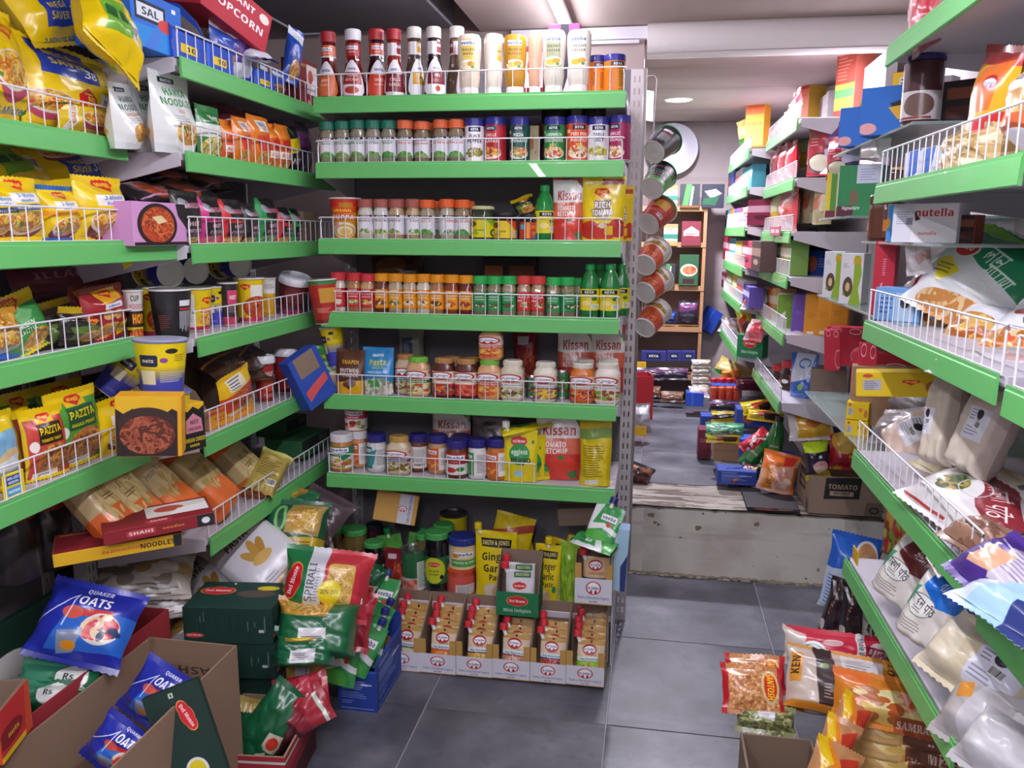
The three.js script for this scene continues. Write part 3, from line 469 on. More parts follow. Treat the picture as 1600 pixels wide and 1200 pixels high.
// ---------------------------------------------------------------- designs (percent of the cell, y down)
const ND = ['#d9a23c', '#eec25a', '#c9822a', '#f2d27e', '#b96c22'], RED_ND = ['#b5401f', '#d4632c', '#8e2c18', '#e07f3f', '#c9502a'], PASTA = ['#c99a3c', '#e6c062', '#b5822c', '#f0d488', '#d3a648'];
const Y = '#f2cf0f';
const two = (a, x, y, s) => a.r(x - 24 * s, y - 6 * s, 48 * s, 12 * s, '#f4f3ee').t('2-Minute', x, y - 2.5 * s, 6 * s, '#2a62b8', { mw: 44 * s }).t('Noodles', x, y + 3 * s, 5 * s, '#2a62b8', { mw: 40 * s });
def('maggiBig', 230, 260, (a) => a.bg(Y).maggi(30, 14, 22).r(66, 4, 28, 22, '#f4efe6').small(69, 8, 20, 5, '#8a8fae', 3.5).bowl(46, 42, 34, 16, ND, '#b23a55').r(20, 58, 62, 26, '#2f47b8').t('MEGA', 40, 66, 9, '#ffe34a', { mw: 34 }).t('SAVER', 40, 76, 9, '#ffe34a', { mw: 34 }).t('38', 68, 72, 15, '#fff', { mw: 24 }).t('2-MINUTE NOODLES', 50, 93, 6, '#2a4fa8', { mw: 80 }));
def('maggiMega', 220, 260, (a) => a.bg(Y).r(10, 4, 58, 36, '#2f47b8').t('MEGA', 36, 14, 10, '#ffe34a', { mw: 34 }).t('SAVER', 36, 25, 10, '#ffe34a', { mw: 38 }).t('38', 58, 30, 13, '#fff', { mw: 18 }).small(76, 8, 20, 10, '#a88a1c', 4).r(84, 40, 8, 24, '#f0e6e0').p([40, 56, 52, 46, 62, 56, 64, 78, 52, 92, 40, 80], '#d8201f').t('Maggi', 52, 68, 13, '#ffe23a', { rot: -90, mw: 34 }).r(68, 48, 12, 48, '#f4f3ee').t('2-Minute', 74, 70, 9, '#2a62b8', { rot: -90, mw: 40 }).bowl(18, 70, 20, 14, ND, '#c24a6a'));
def('cupWhite', 180, 170, (a) => a.bg('#e2dfda').t('Noodles', 50, 26, 18, '#e8c21a', { mw: 70, out: '#4a2a14' }).p([0, 48, 50, 38, 100, 50, 100, 100, 0, 100], '#d8542c').noodles(50, 72, 34, 22, RED_ND).r(0, 94, 100, 6, '#c8ccd0'));
def('maggiSide', 200, 260, (a) => a.bg(Y).r(8, 5, 12, 90, '#f5f2e4').t('MASALA TASTE', 14, 50, 9, '#e0702a', { rot: -90, mw: 80 }).maggi(60, 20, 24).bowl(56, 55, 30, 20, ND, '#c24a6a').t('2-Minute', 60, 88, 8, '#2a62b8', { mw: 60 }).e(88, 90, 7, 5, '#2f8a3d'));
def('maggiBack', 220, 200, (a) => a.bg(Y).p([8, 40, 44, 30, 60, 70, 18, 82], '#79b23a').r(16, 48, 14, 16, '#2f6a34').r(34, 44, 10, 16, '#2f6a34').r(56, 40, 16, 30, '#f3efe6').bar(58, 46, 12, 20).maggi(70, 16, 16).t('2', 84, 30, 12, '#2a62b8').small(8, 12, 40, 5, '#9a8420'));
def('maggiPack', 190, 230, (a) => { two(a.bg(Y).maggi(52, 12, 22), 50, 32, 1.25).r(8, 42, 84, 9, '#2b4a86').t('NOODLES IN A BOWL', 46, 46.5, 5, '#f4f0e0', { mw: 74 }).bowl(50, 70, 38, 20, ND).r(6, 92, 88, 6, '#f2cf0f'); });
def('maggiPack2', 190, 230, (a) => { two(a.bg(Y).r(0, 0, 100, 7, '#2464b4').maggi(50, 16, 18), 48, 34, 1.3).p([0, 44, 100, 40, 100, 50, 0, 54], '#f2a51a').bowl(50, 72, 36, 20, ND).r(0, 93, 100, 7, '#2b5cae'); });
def('maggiPack3', 190, 230, (a) => { two(a.bg(Y).maggi(56, 13, 24), 54, 35, 1.4).bowl(50, 68, 38, 22, ND).rb(38, 84, 26, 9, 2, '#f3e21c').small(42, 86, 18, 2, '#a52a1a'); });
def('greenChilli', 160, 190, (a) => a.bg('#3d9a48').r(0, 0, 100, 20, Y).maggi(46, 13, 24).p([30, 30, 50, 22, 70, 32, 56, 46, 40, 46], '#79c07d').t('GREEN', 46, 50, 10, '#eef7e6', { mw: 60 }).t('CHILLI', 46, 60, 10, '#eef7e6', { mw: 60 }).noodles(64, 80, 30, 17, ND).r(0, 96, 100, 4, '#e9d21a'));
def('darkPack', 150, 170, (a) => a.bg('#26241f').r(0, 0, 100, 16, '#cfae1c').maggi(60, 34, 22).p([10, 50, 60, 44, 90, 60, 80, 84, 20, 86], '#5d7a34').noodles(60, 76, 28, 16, ND));
def('noodleEdge', 150, 170, (a) => a.bg('#d99a2c').noodles(50, 40, 48, 40, ND).bowl(50, 62, 44, 20, ND, '#e7e1d6').r(0, 88, 100, 12, '#2b63b4'));
def('redPack', 160, 190, (a) => a.bg('#a3222a').r(0, 0, 100, 5, '#7c1a20').p([26, 8, 78, 4, 84, 26, 34, 30], '#f0b41e').maggi(54, 15, 16).r(34, 30, 44, 10, '#e9eef4').t('2-Minute', 56, 35, 6, '#2a62b8', { mw: 40 }).e(40, 50, 12, 9, '#d9a86a').e(64, 53, 12, 9, '#d9a86a').noodles(40, 80, 34, 16, ND).p([70, 70, 94, 66, 98, 92, 74, 96], '#f0d51c').t('EGG', 84, 82, 8, '#7c1a20'));
def('protein', 150, 230, (a) => a.bg('#7fb6d8').r(0, 0, 100, 22, '#efd21c').r(0, 40, 34, 30, '#2440a8').t('100', 18, 50, 10, '#f2df3a', { mw: 30 }).e(66, 58, 32, 14, '#d9c08a').p([0, 62, 100, 50, 100, 66, 0, 86], '#dfe9f0').r(0, 82, 100, 18, '#efd21c'));
def('proteinCard', 100, 110, (a) => a.bg('#efd81c').r(14, 8, 64, 40, '#2b4fa4').t('80% LESS', 46, 20, 14, '#fff', { mw: 56 }).t('ADDON', 46, 38, 14, '#fff', { mw: 50 }).r(14, 58, 66, 34, '#4f9fd8').t('PROTEIN', 47, 76, 16, '#fff', { mw: 58 }));
const pazzta = (main, dark2, sub) => (a) => a.bg(main).r(0, 0, 100, 14, Y).r(0, 0, 5, 100, Y).r(30, 6, 40, 14, Y).maggi(50, 13, 18).r(26, 21, 56, 28, dark2).t('PAZZTA', 54, 30, 14, '#f5d90f', { mw: 52, out: dark2 }).t(sub, 54, 43, 6, '#f5d90f', { mw: 48 }).noodles(58, 74, 40, 24, ['#a8642a', '#d99a4f', '#8a4a1c', '#c98240', '#b87434']).e(16, 50, 9, 8, '#f0ece0').r(14, 88, 56, 9, '#eee8da').t('pasta', 40, 92, 6, '#2a4fa8').r(0, 96, 100, 4, Y);
def('pazztaG', 170, 230, pazzta('#4f9a3a', '#1d5a3c', 'MASALA PENNE'));
def('pazztaR', 150, 230, pazzta('#c8443a', '#2c2018', 'TOMATO TWIST'));
def('blueCarton', 200, 200, (a) => a.bg('#2470d8').r(0, 60, 100, 40, '#2290e4').p([20, 100, 60, 30, 70, 30, 44, 100], '#3f7fe0').r(6, 16, 60, 36, '#1a2438').r(10, 22, 52, 24, '#e8ecf4').t('SAL', 36, 34, 20, '#1a2438', { mw: 44 }).e(66, 50, 16, 12, '#e0453a').r(80, 10, 8, 8, '#fff'));
def('blueSide', 60, 60, (a) => a.bg('#2a4fbe').r(30, 0, 12, 100, '#3d66d6'));
def('priceTray', 120, 160, (a) => a.bg('#2450c0').r(0, 0, 12, 100, '#3b6be0').rb(24, 44, 50, 30, 3, '#f2cf1a').t('₹10', 49, 60, 22, '#2a2a60', { mw: 44 }));
def('popcorn', 180, 120, (a) => a.bg('#c22a3c').t('GIANT', 50, 24, 22, '#fff', { mw: 70 }).t('POPCORN', 50, 58, 26, '#fff', { mw: 88 }).e(88, 22, 8, 12, '#f6e9df'));
def('cornPuff', 130, 170, (a) => a.bg('#4a3f9c').p([0, 0, 100, 0, 100, 16, 0, 30], '#dcdfee').p([0, 70, 100, 54, 100, 84, 0, 96], '#e3e4ef').e(50, 46, 34, 18, '#5d3f86').e(54, 60, 22, 9, '#c9cfe6'));
def('cornBlue', 130, 160, (a) => a.bg('#2350b4').p([0, 0, 100, 8, 100, 28, 0, 14], '#e6ebf4').e(54, 74, 32, 18, '#c28a3a').bits(54, 74, 28, 14, ['#e0b25a', '#a8682a'], 20, 6));
const hakka = (g1, sub) => (a) => a.bg('#e9ecea').r(20, 6, 40, 7, '#20283c').t('MASTER', 40, 9.7, 5, '#fff', { mw: 34 }).t('HAKKA', 52, 24, 12, g1, { mw: 66 }).t('NOODLES', 52, 36, 12, g1, { mw: 84 }).t(sub, 52, 46, 6, g1 === '#2e8a44' ? '#d98a80' : '#e06a50').small(24, 52, 50, 3, '#aeb6b0').p([0, 88, 100, 96, 100, 100, 0, 100], '#d8dcdc').e(60, 84, 38, 11, '#f6f6f4').noodles(60, 74, 36, 15, ND).bits(60, 72, 30, 10, ['#3f8f2d', '#d8402a'], 10, 4);
def('hakkaG', 170, 250, hakka('#2e8a44', 'VEG'));
def('hakkaD', 170, 250, hakka('#1f4a40', 'WHOLE WHEAT'));
def('waiGreen', 110, 170, (a) => a.bg('#2b7a3c').t('Veg', 56, 22, 16, '#f2f6ee').r(0, 34, 100, 26, '#e9efe6').noodles(50, 78, 44, 20, ['#c9b24a', '#e8d68a', '#7a9a34', '#f0e2a2']));
def('maroon', 130, 100, (a) => a.bg('#6d1f34').t('ILLARGE', 44, 36, 20, '#a8717c', { mw: 70 }).p([0, 70, 100, 60, 100, 100, 0, 100], '#5a172a'));
def('orangePack', 130, 190, (a) => a.bg('#e5801e').r(30, 8, 56, 22, '#f4efe6').t('WAI', 58, 16, 12, '#27408c').t('HEY', 58, 25, 9, '#d22f2a').p([20, 40, 80, 34, 88, 66, 26, 70], '#d93a2a').e(56, 82, 30, 14, '#f0a54a').noodles(56, 82, 26, 12, ND));
def('orangeRed', 130, 190, (a) => a.bg('#e2641c').p([0, 0, 100, 0, 100, 22, 0, 34], '#f08a2a').r(10, 60, 80, 16, '#f6f0e6').t('ALL HOT', 50, 68, 12, '#c8331f', { mw: 74 }).p([20, 36, 80, 30, 70, 56, 30, 56], '#cf2f28').noodles(50, 88, 34, 10, ND));
def('blackYellow', 110, 190, (a) => a.bg('#1d1c20').p([0, 30, 100, 18, 100, 50, 0, 62], '#e8d21a').t('HOT', 50, 76, 18, '#e6e2da').p([20, 4, 50, 12, 30, 22], '#5fa848'));
def('purplePack', 110, 190, (a) => a.bg('#32243c').p([0, 20, 100, 10, 100, 40, 0, 50], '#6f3a6c').e(54, 70, 30, 14, '#4a4658').small(20, 84, 60, 3, '#8f8aa0'));
def('pinkBowl', 210, 150, (a) => a.bg('#d59ad0').e(44, 52, 37, 50, '#2a1a1a').noodles(45, 52, 31, 42, RED_ND, 120).p([34, 34, 52, 30, 62, 44, 46, 50], '#ead9a8').p([80, 0, 100, 0, 100, 60, 84, 30], '#1f1b20').r(0, 92, 100, 8, '#2a1a1a'));
const buldak = (main, acc, txt) => (a) => a.bg(main).p([22, 0, 100, 0, 100, 34, 60, 46, 22, 40], '#1d1a1f').e(26, 22, 14, 9, '#9aa0a6').t('BULDAK', 60, 26, 13, '#ee9ab8', { mw: 58, out: '#3a1626' }).rb(14, 52, 74, 30, 5, '#241c20').t('HOT', 52, 60, 12, '#f0b8cc', { mw: 50 }).t('CHICKEN', 52, 73, 9, '#f0b8cc', { mw: 60 }).r(14, 86, 74, 10, acc).t(txt, 51, 91, 8, '#2a1a1a', { mw: 64 });
 def('bulHot', 120, 200, buldak('#e0358e', '#e8794a', 'ROSE')); def('bulRed', 120, 200, buldak('#d8343c', '#f0d21c', '2x')); def('bulBlk', 120, 200, buldak('#2a2526', '#e8c61a', 'ORIGINAL')); def('bulGreen', 120, 200, buldak('#2f9c58', '#7fc85a', 'JJAJANG'));
def('blackLay', 180, 90, (a) => a.bg('#252126').p([10, 10, 44, 4, 50, 40, 16, 50], '#8f5a5c').e(36, 62, 22, 24, '#b2502a').p([56, 20, 84, 10, 90, 40, 62, 52], '#b89a68').t('BULDAK', 56, 66, 20, '#d58aa2', { mw: 50 }).ln([0, 84, 100, 70], 3, '#d59ac6'));
const cupArt = (top, mid, bot, fn) => (a) => { a.r(0, 0, 100, 40, top).r(0, 40, 100, 60, mid).r(0, 90, 100, 10, bot); if (fn) fn(a); };
def('cupMaggi', 200, 170, cupArt('#f0cd16', '#f0cd16', '#c22a50', (a) => a.maggi(22, 18, 13).rb(34, 14, 34, 32, 4, '#f3efe8').noodles(50, 66, 36, 26, RED_ND).r(0, 92, 100, 8, '#c8325c').maggi(84, 20, 12)));
def('cupBlack', 200, 170, cupArt('#26262b', '#202025', '#1a1a1e', (a) => { a.r(48, 20, 24, 12, '#e8e8ec').r(48, 36, 26, 4, '#c8323a'); for (let i = 0; i < 13; i++) a.r(48 + i * 2.2, 42, 1.1, rr(30, 44), '#d9d9de'); a.small(10, 50, 22, 8, '#8f3038', 4); }));
def('cupHot', 180, 170, cupArt('#d9d6cc', '#1f1a1a', '#b23a2a', (a) => a.t('CUP', 40, 14, 16, '#2a2a2e', { mw: 60 }).t('NOODLES', 50, 30, 14, '#c6657a', { mw: 80 }).t('HOT', 50, 56, 24, '#e8c21a', { mw: 70, out: '#b23a1c' }).r(0, 72, 100, 6, '#c9c21a').noodles(50, 90, 46, 14, RED_ND)));
def('cupYellowWhite', 200, 170, cupArt('#f0cf14', '#f0cf14', '#c83052', (a) => a.rb(4, 12, 30, 80, 3, '#f1f0ec').small(8, 18, 22, 14, '#b5b5b8', 4.5).maggi(62, 28, 16).rb(46, 46, 34, 12, 3, '#e4572a').t('CUPPA', 63, 52, 9, '#fff', { mw: 30 }).noodles(66, 74, 26, 16, ND)));
def('cupYB', 200, 200, (a) => a.bg('#efd512').grad(38, 62, '#efd512', '#4a4fb4').r(0, 62, 100, 38, '#474cb2').rb(10, 20, 26, 18, 3, '#20284a').t('oats', 23, 29, 8, '#efe9c8', { mw: 22 }).e(54, 14, 8, 4, '#2a2a30').e(44, 28, 5, 4, '#8a4a9c').small(58, 20, 20, 4, '#7a6a20').r(10, 44, 22, 22, '#e4dfb8').small(38, 46, 46, 6, '#d8d4c0').small(20, 86, 24, 2, '#9aa0e6').small(64, 86, 14, 2, '#9aa0e6'));
def('cupPink', 180, 170, cupArt('#2c2a2e', '#3a3034', '#c8325c', (a) => a.rb(30, 16, 40, 34, 3, '#d8456e').t('HOT', 50, 33, 14, '#fff').r(0, 80, 100, 20, '#cf4468').small(30, 56, 40, 5, '#b99')));
def('cupYW', 180, 170, cupArt('#e4e2da', '#e9b91e', '#d9a81a', (a) => a.r(20, 10, 50, 28, '#f4f2ee').small(24, 14, 40, 5, '#666').rb(20, 48, 50, 36, 4, '#d9a11a').noodles(76, 62, 20, 22, ND)));
def('cupDark', 180, 170, cupArt('#7a3038', '#6a2a30', '#b23a4e', (a) => a.small(10, 30, 60, 6, '#9a5a5c', 5).r(0, 80, 100, 20, '#a8405a').e(70, 50, 16, 16, '#4a3a30')));
def('cupRed', 180, 180, cupArt('#c8302a', '#b82a28', '#8e2220', (a) => a.r(0, 0, 100, 10, '#3c8a4a').r(40, 18, 40, 34, '#d9a03a').small(30, 64, 40, 4, '#e8c0a8').bar(66, 72, 20, 14)));
def('cupGreyLid', 160, 190, cupArt('#a82e2e', '#b8322e', '#7a2020', (a) => a.t('HOT', 50, 30, 16, '#f0d8c8').p([20, 46, 80, 40, 70, 70, 30, 72], '#d8502e').small(24, 80, 50, 3, '#e8c8b8')));
def('cuppa', 190, 200, (a) => a.bg('#e8a018').r(0, 0, 100, 22, '#d8342a').p([0, 22, 100, 18, 100, 34, 0, 40], '#e2551f').rb(48, 10, 30, 12, 3, '#c98a1a').t('SUPERMEAL', 52, 30, 8, '#ffe34a', { mw: 60 }).t('CUPPA', 54, 46, 17, '#fff', { mw: 60, out: '#c82a20' }).e(56, 78, 34, 20, '#f4ead0').ring(58, 80, 24, 14, 4, '#e8a83a').e(60, 82, 14, 8, '#f2c260').e(38, 64, 8, 6, '#e89ac2'));
def('noodleBox', 240, 160, (a) => a.bg('#2a1a18').r(0, 0, 100, 20, '#e9b81a').p([0, 20, 14, 30, 26, 20, 40, 34, 55, 20, 70, 32, 86, 20, 100, 28, 100, 16, 0, 16], '#e9b81a').e(48, 44, 44, 26, '#3a2620').noodles(48, 64, 42, 32, ['#7a3420', '#9c4c30', '#5c2418', '#b0603c'], 110).r(94, 0, 6, 100, '#e9a81a'));
def('koreanCheese', 130, 160, (a) => a.bg('#1d1b1e').p([0, 0, 100, 0, 100, 6, 80, 14, 60, 6, 40, 16, 20, 6, 0, 12], '#e9b81a').t('HOT & SPICY', 12, 50, 9, '#e8e4dc', { rot: -90, mw: 70 }).p([34, 34, 60, 20, 88, 34, 92, 62, 32, 62], '#d98a9c').t('HOT', 62, 40, 12, '#241a1c').t('CHICKEN', 62, 54, 9, '#241a1c', { mw: 54 }).t('KOREAN CHEESE', 60, 78, 12, '#f0d21c', { mw: 76 }).t('RAMEN', 60, 90, 8, '#f0d21c'));
def('plainTan', 40, 40, (a) => a.bg('#8d7866')); def('kraft', 60, 60, (a) => a.bg('#a5825f').r(0, 46, 100, 8, '#98775a'));
def('orangeTray', 120, 150, (a) => a.bg('#eea12a').r(0, 0, 100, 30, '#e8743a').t('THE BEST IN', 50, 52, 12, '#b5401f', { mw: 80 }).t('NOODLES', 50, 68, 12, '#b5401f', { mw: 80 }));
def('maggiOrange', 130, 200, (a) => a.bg('#eec11c').r(20, 8, 50, 24, '#f0e6c8').small(24, 11, 40, 4, '#3a4a8c', 5).p([0, 40, 100, 30, 100, 66, 0, 72], '#d8442c').noodles(56, 56, 36, 20, RED_ND).rb(10, 74, 40, 18, 4, '#efe6da').t('NET 274', 30, 83, 7, '#8a2a2a').bits(70, 84, 22, 10, ['#5f9a34', '#c8d84a'], 14, 6));
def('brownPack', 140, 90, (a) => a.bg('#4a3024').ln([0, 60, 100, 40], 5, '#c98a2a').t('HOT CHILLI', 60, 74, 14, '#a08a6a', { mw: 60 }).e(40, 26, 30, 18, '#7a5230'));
def('blueTrayFlag', 130, 130, (a) => a.bg('#2c4fb0').p([16, 0, 84, 0, 84, 40, 16, 40], '#8d7866').p([10, 66, 50, 58, 90, 52, 90, 68, 50, 76, 12, 86], '#d8565a'));
def('orangePouch', 150, 250, (a) => a.bg('#df6c2e').r(0, 24, 100, 38, '#c2ab78').t('Fusilli', 54, 40, 9, '#3a2a1c', { f: 'serif', thin: 1 }).bits(50, 56, 40, 16, ['#c9b47c', '#b09a5c', '#d8c48c'], 30, 8).small(30, 50, 40, 2, '#6a5430'));
def('orangePouch2', 150, 250, (a) => a.bg('#df6c2e').r(0, 22, 100, 40, '#c0a874').t('Penne Rigate', 54, 40, 8, '#3a2a1c', { f: 'serif', thin: 1, mw: 76 }).bits(50, 58, 40, 14, ['#c4ac74', '#a8904f'], 30, 7));
def('redFlat', 230, 120, (a) => a.bg('#7c1c24').r(40, 8, 58, 62, '#ded8d2').e(62, 34, 14, 16, '#b8503a').p([70, 40, 98, 30, 98, 70, 60, 70], '#f0eeec').r(4, 10, 30, 6, '#b8862a').r(0, 76, 100, 24, '#8c1f28').rb(38, 80, 24, 16, 3, '#b8343c').t('SHAHI', 50, 88, 10, '#f2e2da', { mw: 22 }));
def('redFlatSide', 230, 50, (a) => a.bg('#8c1f28').rb(20, 24, 26, 50, 4, '#b8343c').t('SHAHI', 33, 50, 34, '#f2e2da', { mw: 24 }).t('noodles', 62, 50, 26, '#d8a03a', { mw: 20 }).r(84, 0, 16, 100, '#22262a').e(92, 50, 4, 26, '#e8e8e4'));
def('amberEnd', 110, 60, (a) => a.bg('#23282c').e(12, 30, 9, 16, '#e9e9e4').e(34, 26, 12, 16, '#e9e9e4').t('AMBIKA', 68, 60, 32, '#f0c21c', { mw: 54 }));
def('yellowSide', 230, 44, (a) => a.bg('#e3b31c').t('2x2mm', 46, 50, 34, '#c84a2a', { mw: 20 }).t('MASALA', 64, 50, 36, '#c8641c', { mw: 16 }).t('NOODLES', 80, 52, 54, '#20201c', { mw: 28 }).r(93, 0, 7, 100, '#22262a'));
def('yellowPouchFlat', 150, 170, (a) => a.bg('#b8a24e').r(0, 0, 100, 22, '#d8d070').small(14, 34, 70, 8, '#6a5a28', 5).bar(60, 74, 28, 14));
def('greenBlackBox', 130, 90, (a) => a.bg('#24302a').r(0, 60, 100, 40, '#2f6a40').r(60, 10, 30, 30, '#4a5a54'));

// sauces, spices, spreads of the middle unit
const sauceLab = (c1, c2, fn) => (a) => { a.bg('#eeebf0').r(0, 40, 100, 60, c1).veeba(50, 26, 24, '#eeebf0').t('SAUCE', 50, 56, 10, c2, { mw: 40 }).small(30, 66, 40, 2, c2); if (fn) fn(a); };
def('sauceOrange', 150, 170, sauceLab('#e2713a', '#fbe3d0')); def('sauceTomato', 150, 170, (a) => a.bg('#f0eef2').veeba(50, 24, 22, '#f0eef2').r(12, 34, 76, 34, '#a8242c').t('TOMATO', 50, 44, 10, '#f5e2dc', { mw: 56 }).t('KETCHUP', 50, 56, 10, '#f5e2dc', { mw: 60 }).e(50, 84, 26, 10, '#d2342a').e(50, 79, 8, 2, '#4a8a3a'));
def('sauceRed', 150, 170, sauceLab('#dc4a30', '#fbe3d0')); def('sauceDark', 150, 170, (a) => a.bg('#f0eef2').veeba(50, 28, 24, '#f0eef2').r(8, 40, 84, 50, '#7c1a22').t('CHILLI', 50, 56, 12, '#f0d8c8', { mw: 60 }).t('GARLIC', 50, 70, 12, '#f0d8c8', { mw: 60 })); def('sauceYellow', 150, 170, (a) => a.bg('#eeebf0').veeba(60, 26, 22, '#eeebf0').r(20, 36, 80, 34, '#d8a52a').t('CHIPOTLE', 60, 52, 9, '#6a4a14', { mw: 60 }));
def('sauceWhite', 150, 170, (a) => a.bg('#f0eef2').veeba(58, 28, 22, '#f0eef2').r(16, 36, 84, 36, '#7c2230').t('BBQ', 58, 48, 12, '#f0d8c8').small(34, 58, 46, 3, '#d8a8a0').e(58, 84, 10, 8, '#b8432a'));
const neck = (c1, c2 = '#eeebf0') => (a) => a.bg(c1).r(0, 0, 100, 30, c1).veeba(50, 34, 26).t('SAUCE', 50, 66, 14, '#f5e8e0', { mw: 44 }).r(0, 86, 100, 14, c2);
def('neckOrange', 90, 60, neck('#e2713a')); def('neckRed', 90, 60, neck('#b02a2e', '#b02a2e')); def('neckOr2', 90, 60, neck('#dc4a30')); def('neckWhite', 90, 60, (a) => a.bg('#e6e2e6').r(60, 0, 40, 86, '#8e2a30').veeba(76, 30, 18)); def('neckYellow', 90, 60, (a) => a.bg('#e6e2e6').r(46, 0, 54, 80, '#d8a52a').veeba(70, 26, 20));
const sq = (c1, t1, t2, food) => (a) => a.bg(c1).rb(4, 2, 92, 96, 8, c1).veeba(50, 12, 34, '#f4f4f6').t(t1, 50, 34, 11, '#5a4a28', { mw: 80 }).t(t2, 50, 47, 11, '#5a4a28', { mw: 80 }).small(34, 56, 32, 1, '#7a6a48').e(50, 80, 44, 15, '#f2efe6').e(40, 82, 22, 9, food).e(64, 78, 18, 8, '#d2a02c').e(70, 88, 8, 4, '#4f8a34');
def('sqYellow', 120, 170, sq('#e0c568', 'EGGLESS', 'MAYO', '#e8dcb0')); def('sqMustard', 120, 170, sq('#c8962a', 'CRUSHED', 'MUSTARD', '#e2c26a')); def('sqGreen', 120, 170, sq('#a9b08c', 'CREAMY', 'CAESAR', '#d9c24a')); def('sqWhite', 120, 170, sq('#ecebe6', 'CREAMY', 'CAESAR', '#d8b83a')); def('sqHalf', 120, 170, (a) => a.bg('#ece5d8').r(55, 8, 45, 60, '#d8c080').veeba(78, 14, 20).t('MAYO', 78, 40, 9, '#6a5a28', { mw: 36 }).e(80, 62, 22, 9, '#d8b23a')); def('sqPeach', 120, 170, (a) => a.bg('#f0c3a6'));
const keyaTin = (main, l1, l2, col, food, extra) => (a) => { a.bg(main).keya(50, 10, 20).t(l1, 50, 28, 11, col, { mw: 52 }).t(l2, 50, 42, 13, col, { mw: 62 }).e(50, 76, 34, 15, '#f0ece2').bits(50, 72, 30, 13, food, 60, 5).r(0, 94, 100, 6, '#e8e4e0').e(16, 20, 8, 5, '#e8c8c0'); if (extra) a.t(extra, 50, 54, 9, '#f2e21c', { mw: 50 }); };
def('tinPepper', 140, 150, keyaTin('#ebe9f0', 'BLACK', 'PEPPER', '#26282e', ['#8a6a3a', '#c0a04a', '#5c8a34'])); def('tinChilli', 140, 150, keyaTin('#b82a38', 'CHILLI', 'FLAKES', '#fbe9e0', ['#d8862a', '#e8b04a', '#b23a24'])); def('tinOregano', 140, 150, keyaTin('#1f5a4e', 'PIZZA', 'OREGANO', '#eef4f0', ['#d8703a', '#e8a05a', '#7a9a4a'])); def('tinGreen', 140, 150, keyaTin('#2f8a48', 'SANDWICH', 'SEASONING', '#eef6ee', ['#e0b87a', '#c8502a', '#f0d8a0'], 'MIX')); def('tinOrange', 140, 150, keyaTin('#e0562c', 'PERI PERI', 'MASALA', '#fdeade', ['#e8c88a', '#c85a2a', '#f0dcb0'], 'MIX')); def('tinSalt', 140, 150, keyaTin('#e9e9f2', 'TABLE', 'SALT', '#2c2e34', ['#c8b03a', '#e0cc6a', '#8a9a3a'])); def('tinMagenta', 140, 150, keyaTin('#a8285c', 'GARLIC', 'BREAD', '#fbe2ea', ['#e8d0a8', '#c87a4a', '#f4e6d0']));
def('tinTurmeric', 130, 140, (a) => a.bg('#e8821c').keya(62, 10, 22).t('INSTANT', 40, 50, 10, '#7a3a10', { rot: -90 }).r(60, 26, 30, 60, '#f0a02c').small(64, 34, 22, 8, '#8a4a14', 6));
const spiceLab = (name, col, leaf) => (a) => a.bg('#eceaf2').keya(50, 8, 30).t(name, 50, 30, 13, col, { mw: 76 }).p([10, 96, 34, 74, 50, 68, 70, 76, 90, 96, 80, 100, 20, 100], leaf).bits(50, 82, 24, 10, [leaf, '#3f8a3a', '#7aa84a'], 24, 7);
[['BASIL', '#2f7a5c', '#4f9a4a'], ['OREGANO', '#3f9a6a', '#8aa85a'], ['PARSLEY', '#2f8a5c', '#6a9a4a'], ['THYME', '#2f7a5c', '#7a9a6a'], ['MINT', '#2f8a4c', '#3f8a3a']].forEach(([n, c, l], i) => def('herb' + i, 90, 110, spiceLab(n, c, l)));
[['PASTA', '#c8452a', '#5f9a4a'], ['TANDOORI', '#c8552a', '#8a9a5a'], ['ALL HERBS', '#c8552a', '#6a9a5a'], ['ITALIAN', '#c84a3a', '#5a9a5a']].forEach(([n, c, l], i) => def('blend' + i, 90, 110, spiceLab(n, c, l)));
[['GARLIC', '#8a4a4a', '#d8cdb8'], ['ONION', '#8a4a4a', '#d8c88a'], ['PAPRIKA', '#8a4a4a', '#d8c0a0'], ['CHAT', '#9a5a5a', '#e0d8c8'], ['PASTA', '#d8552a', '#5f9a4a'], ['PIZZA', '#d8552a', '#b8b8b4'], ['MEXICAN', '#d8552a', '#4f9a5a']].forEach(([n, c, l], i) => def('dip' + i, 90, 110, spiceLab(n, c, l)));
const snapLab = (main, name, pic, edge) => (a) => a.bg(main).r(0, 0, 100, 12, edge).t('SNAPIN', 50, 8, 8, edge === main ? '#7a2a10' : '#fff', { mw: 60 }).t(name, 50, 28, 12, '#fbf4e6', { mw: 80 }).t('POWDER', 50, 42, 8, '#fbf4e6', { mw: 60 }).e(50, 70, 24, 13, pic).bits(50, 70, 22, 11, [pic, '#7a3a1c', '#e8d8b0'], 10, 8).r(0, 92, 100, 8, edge);
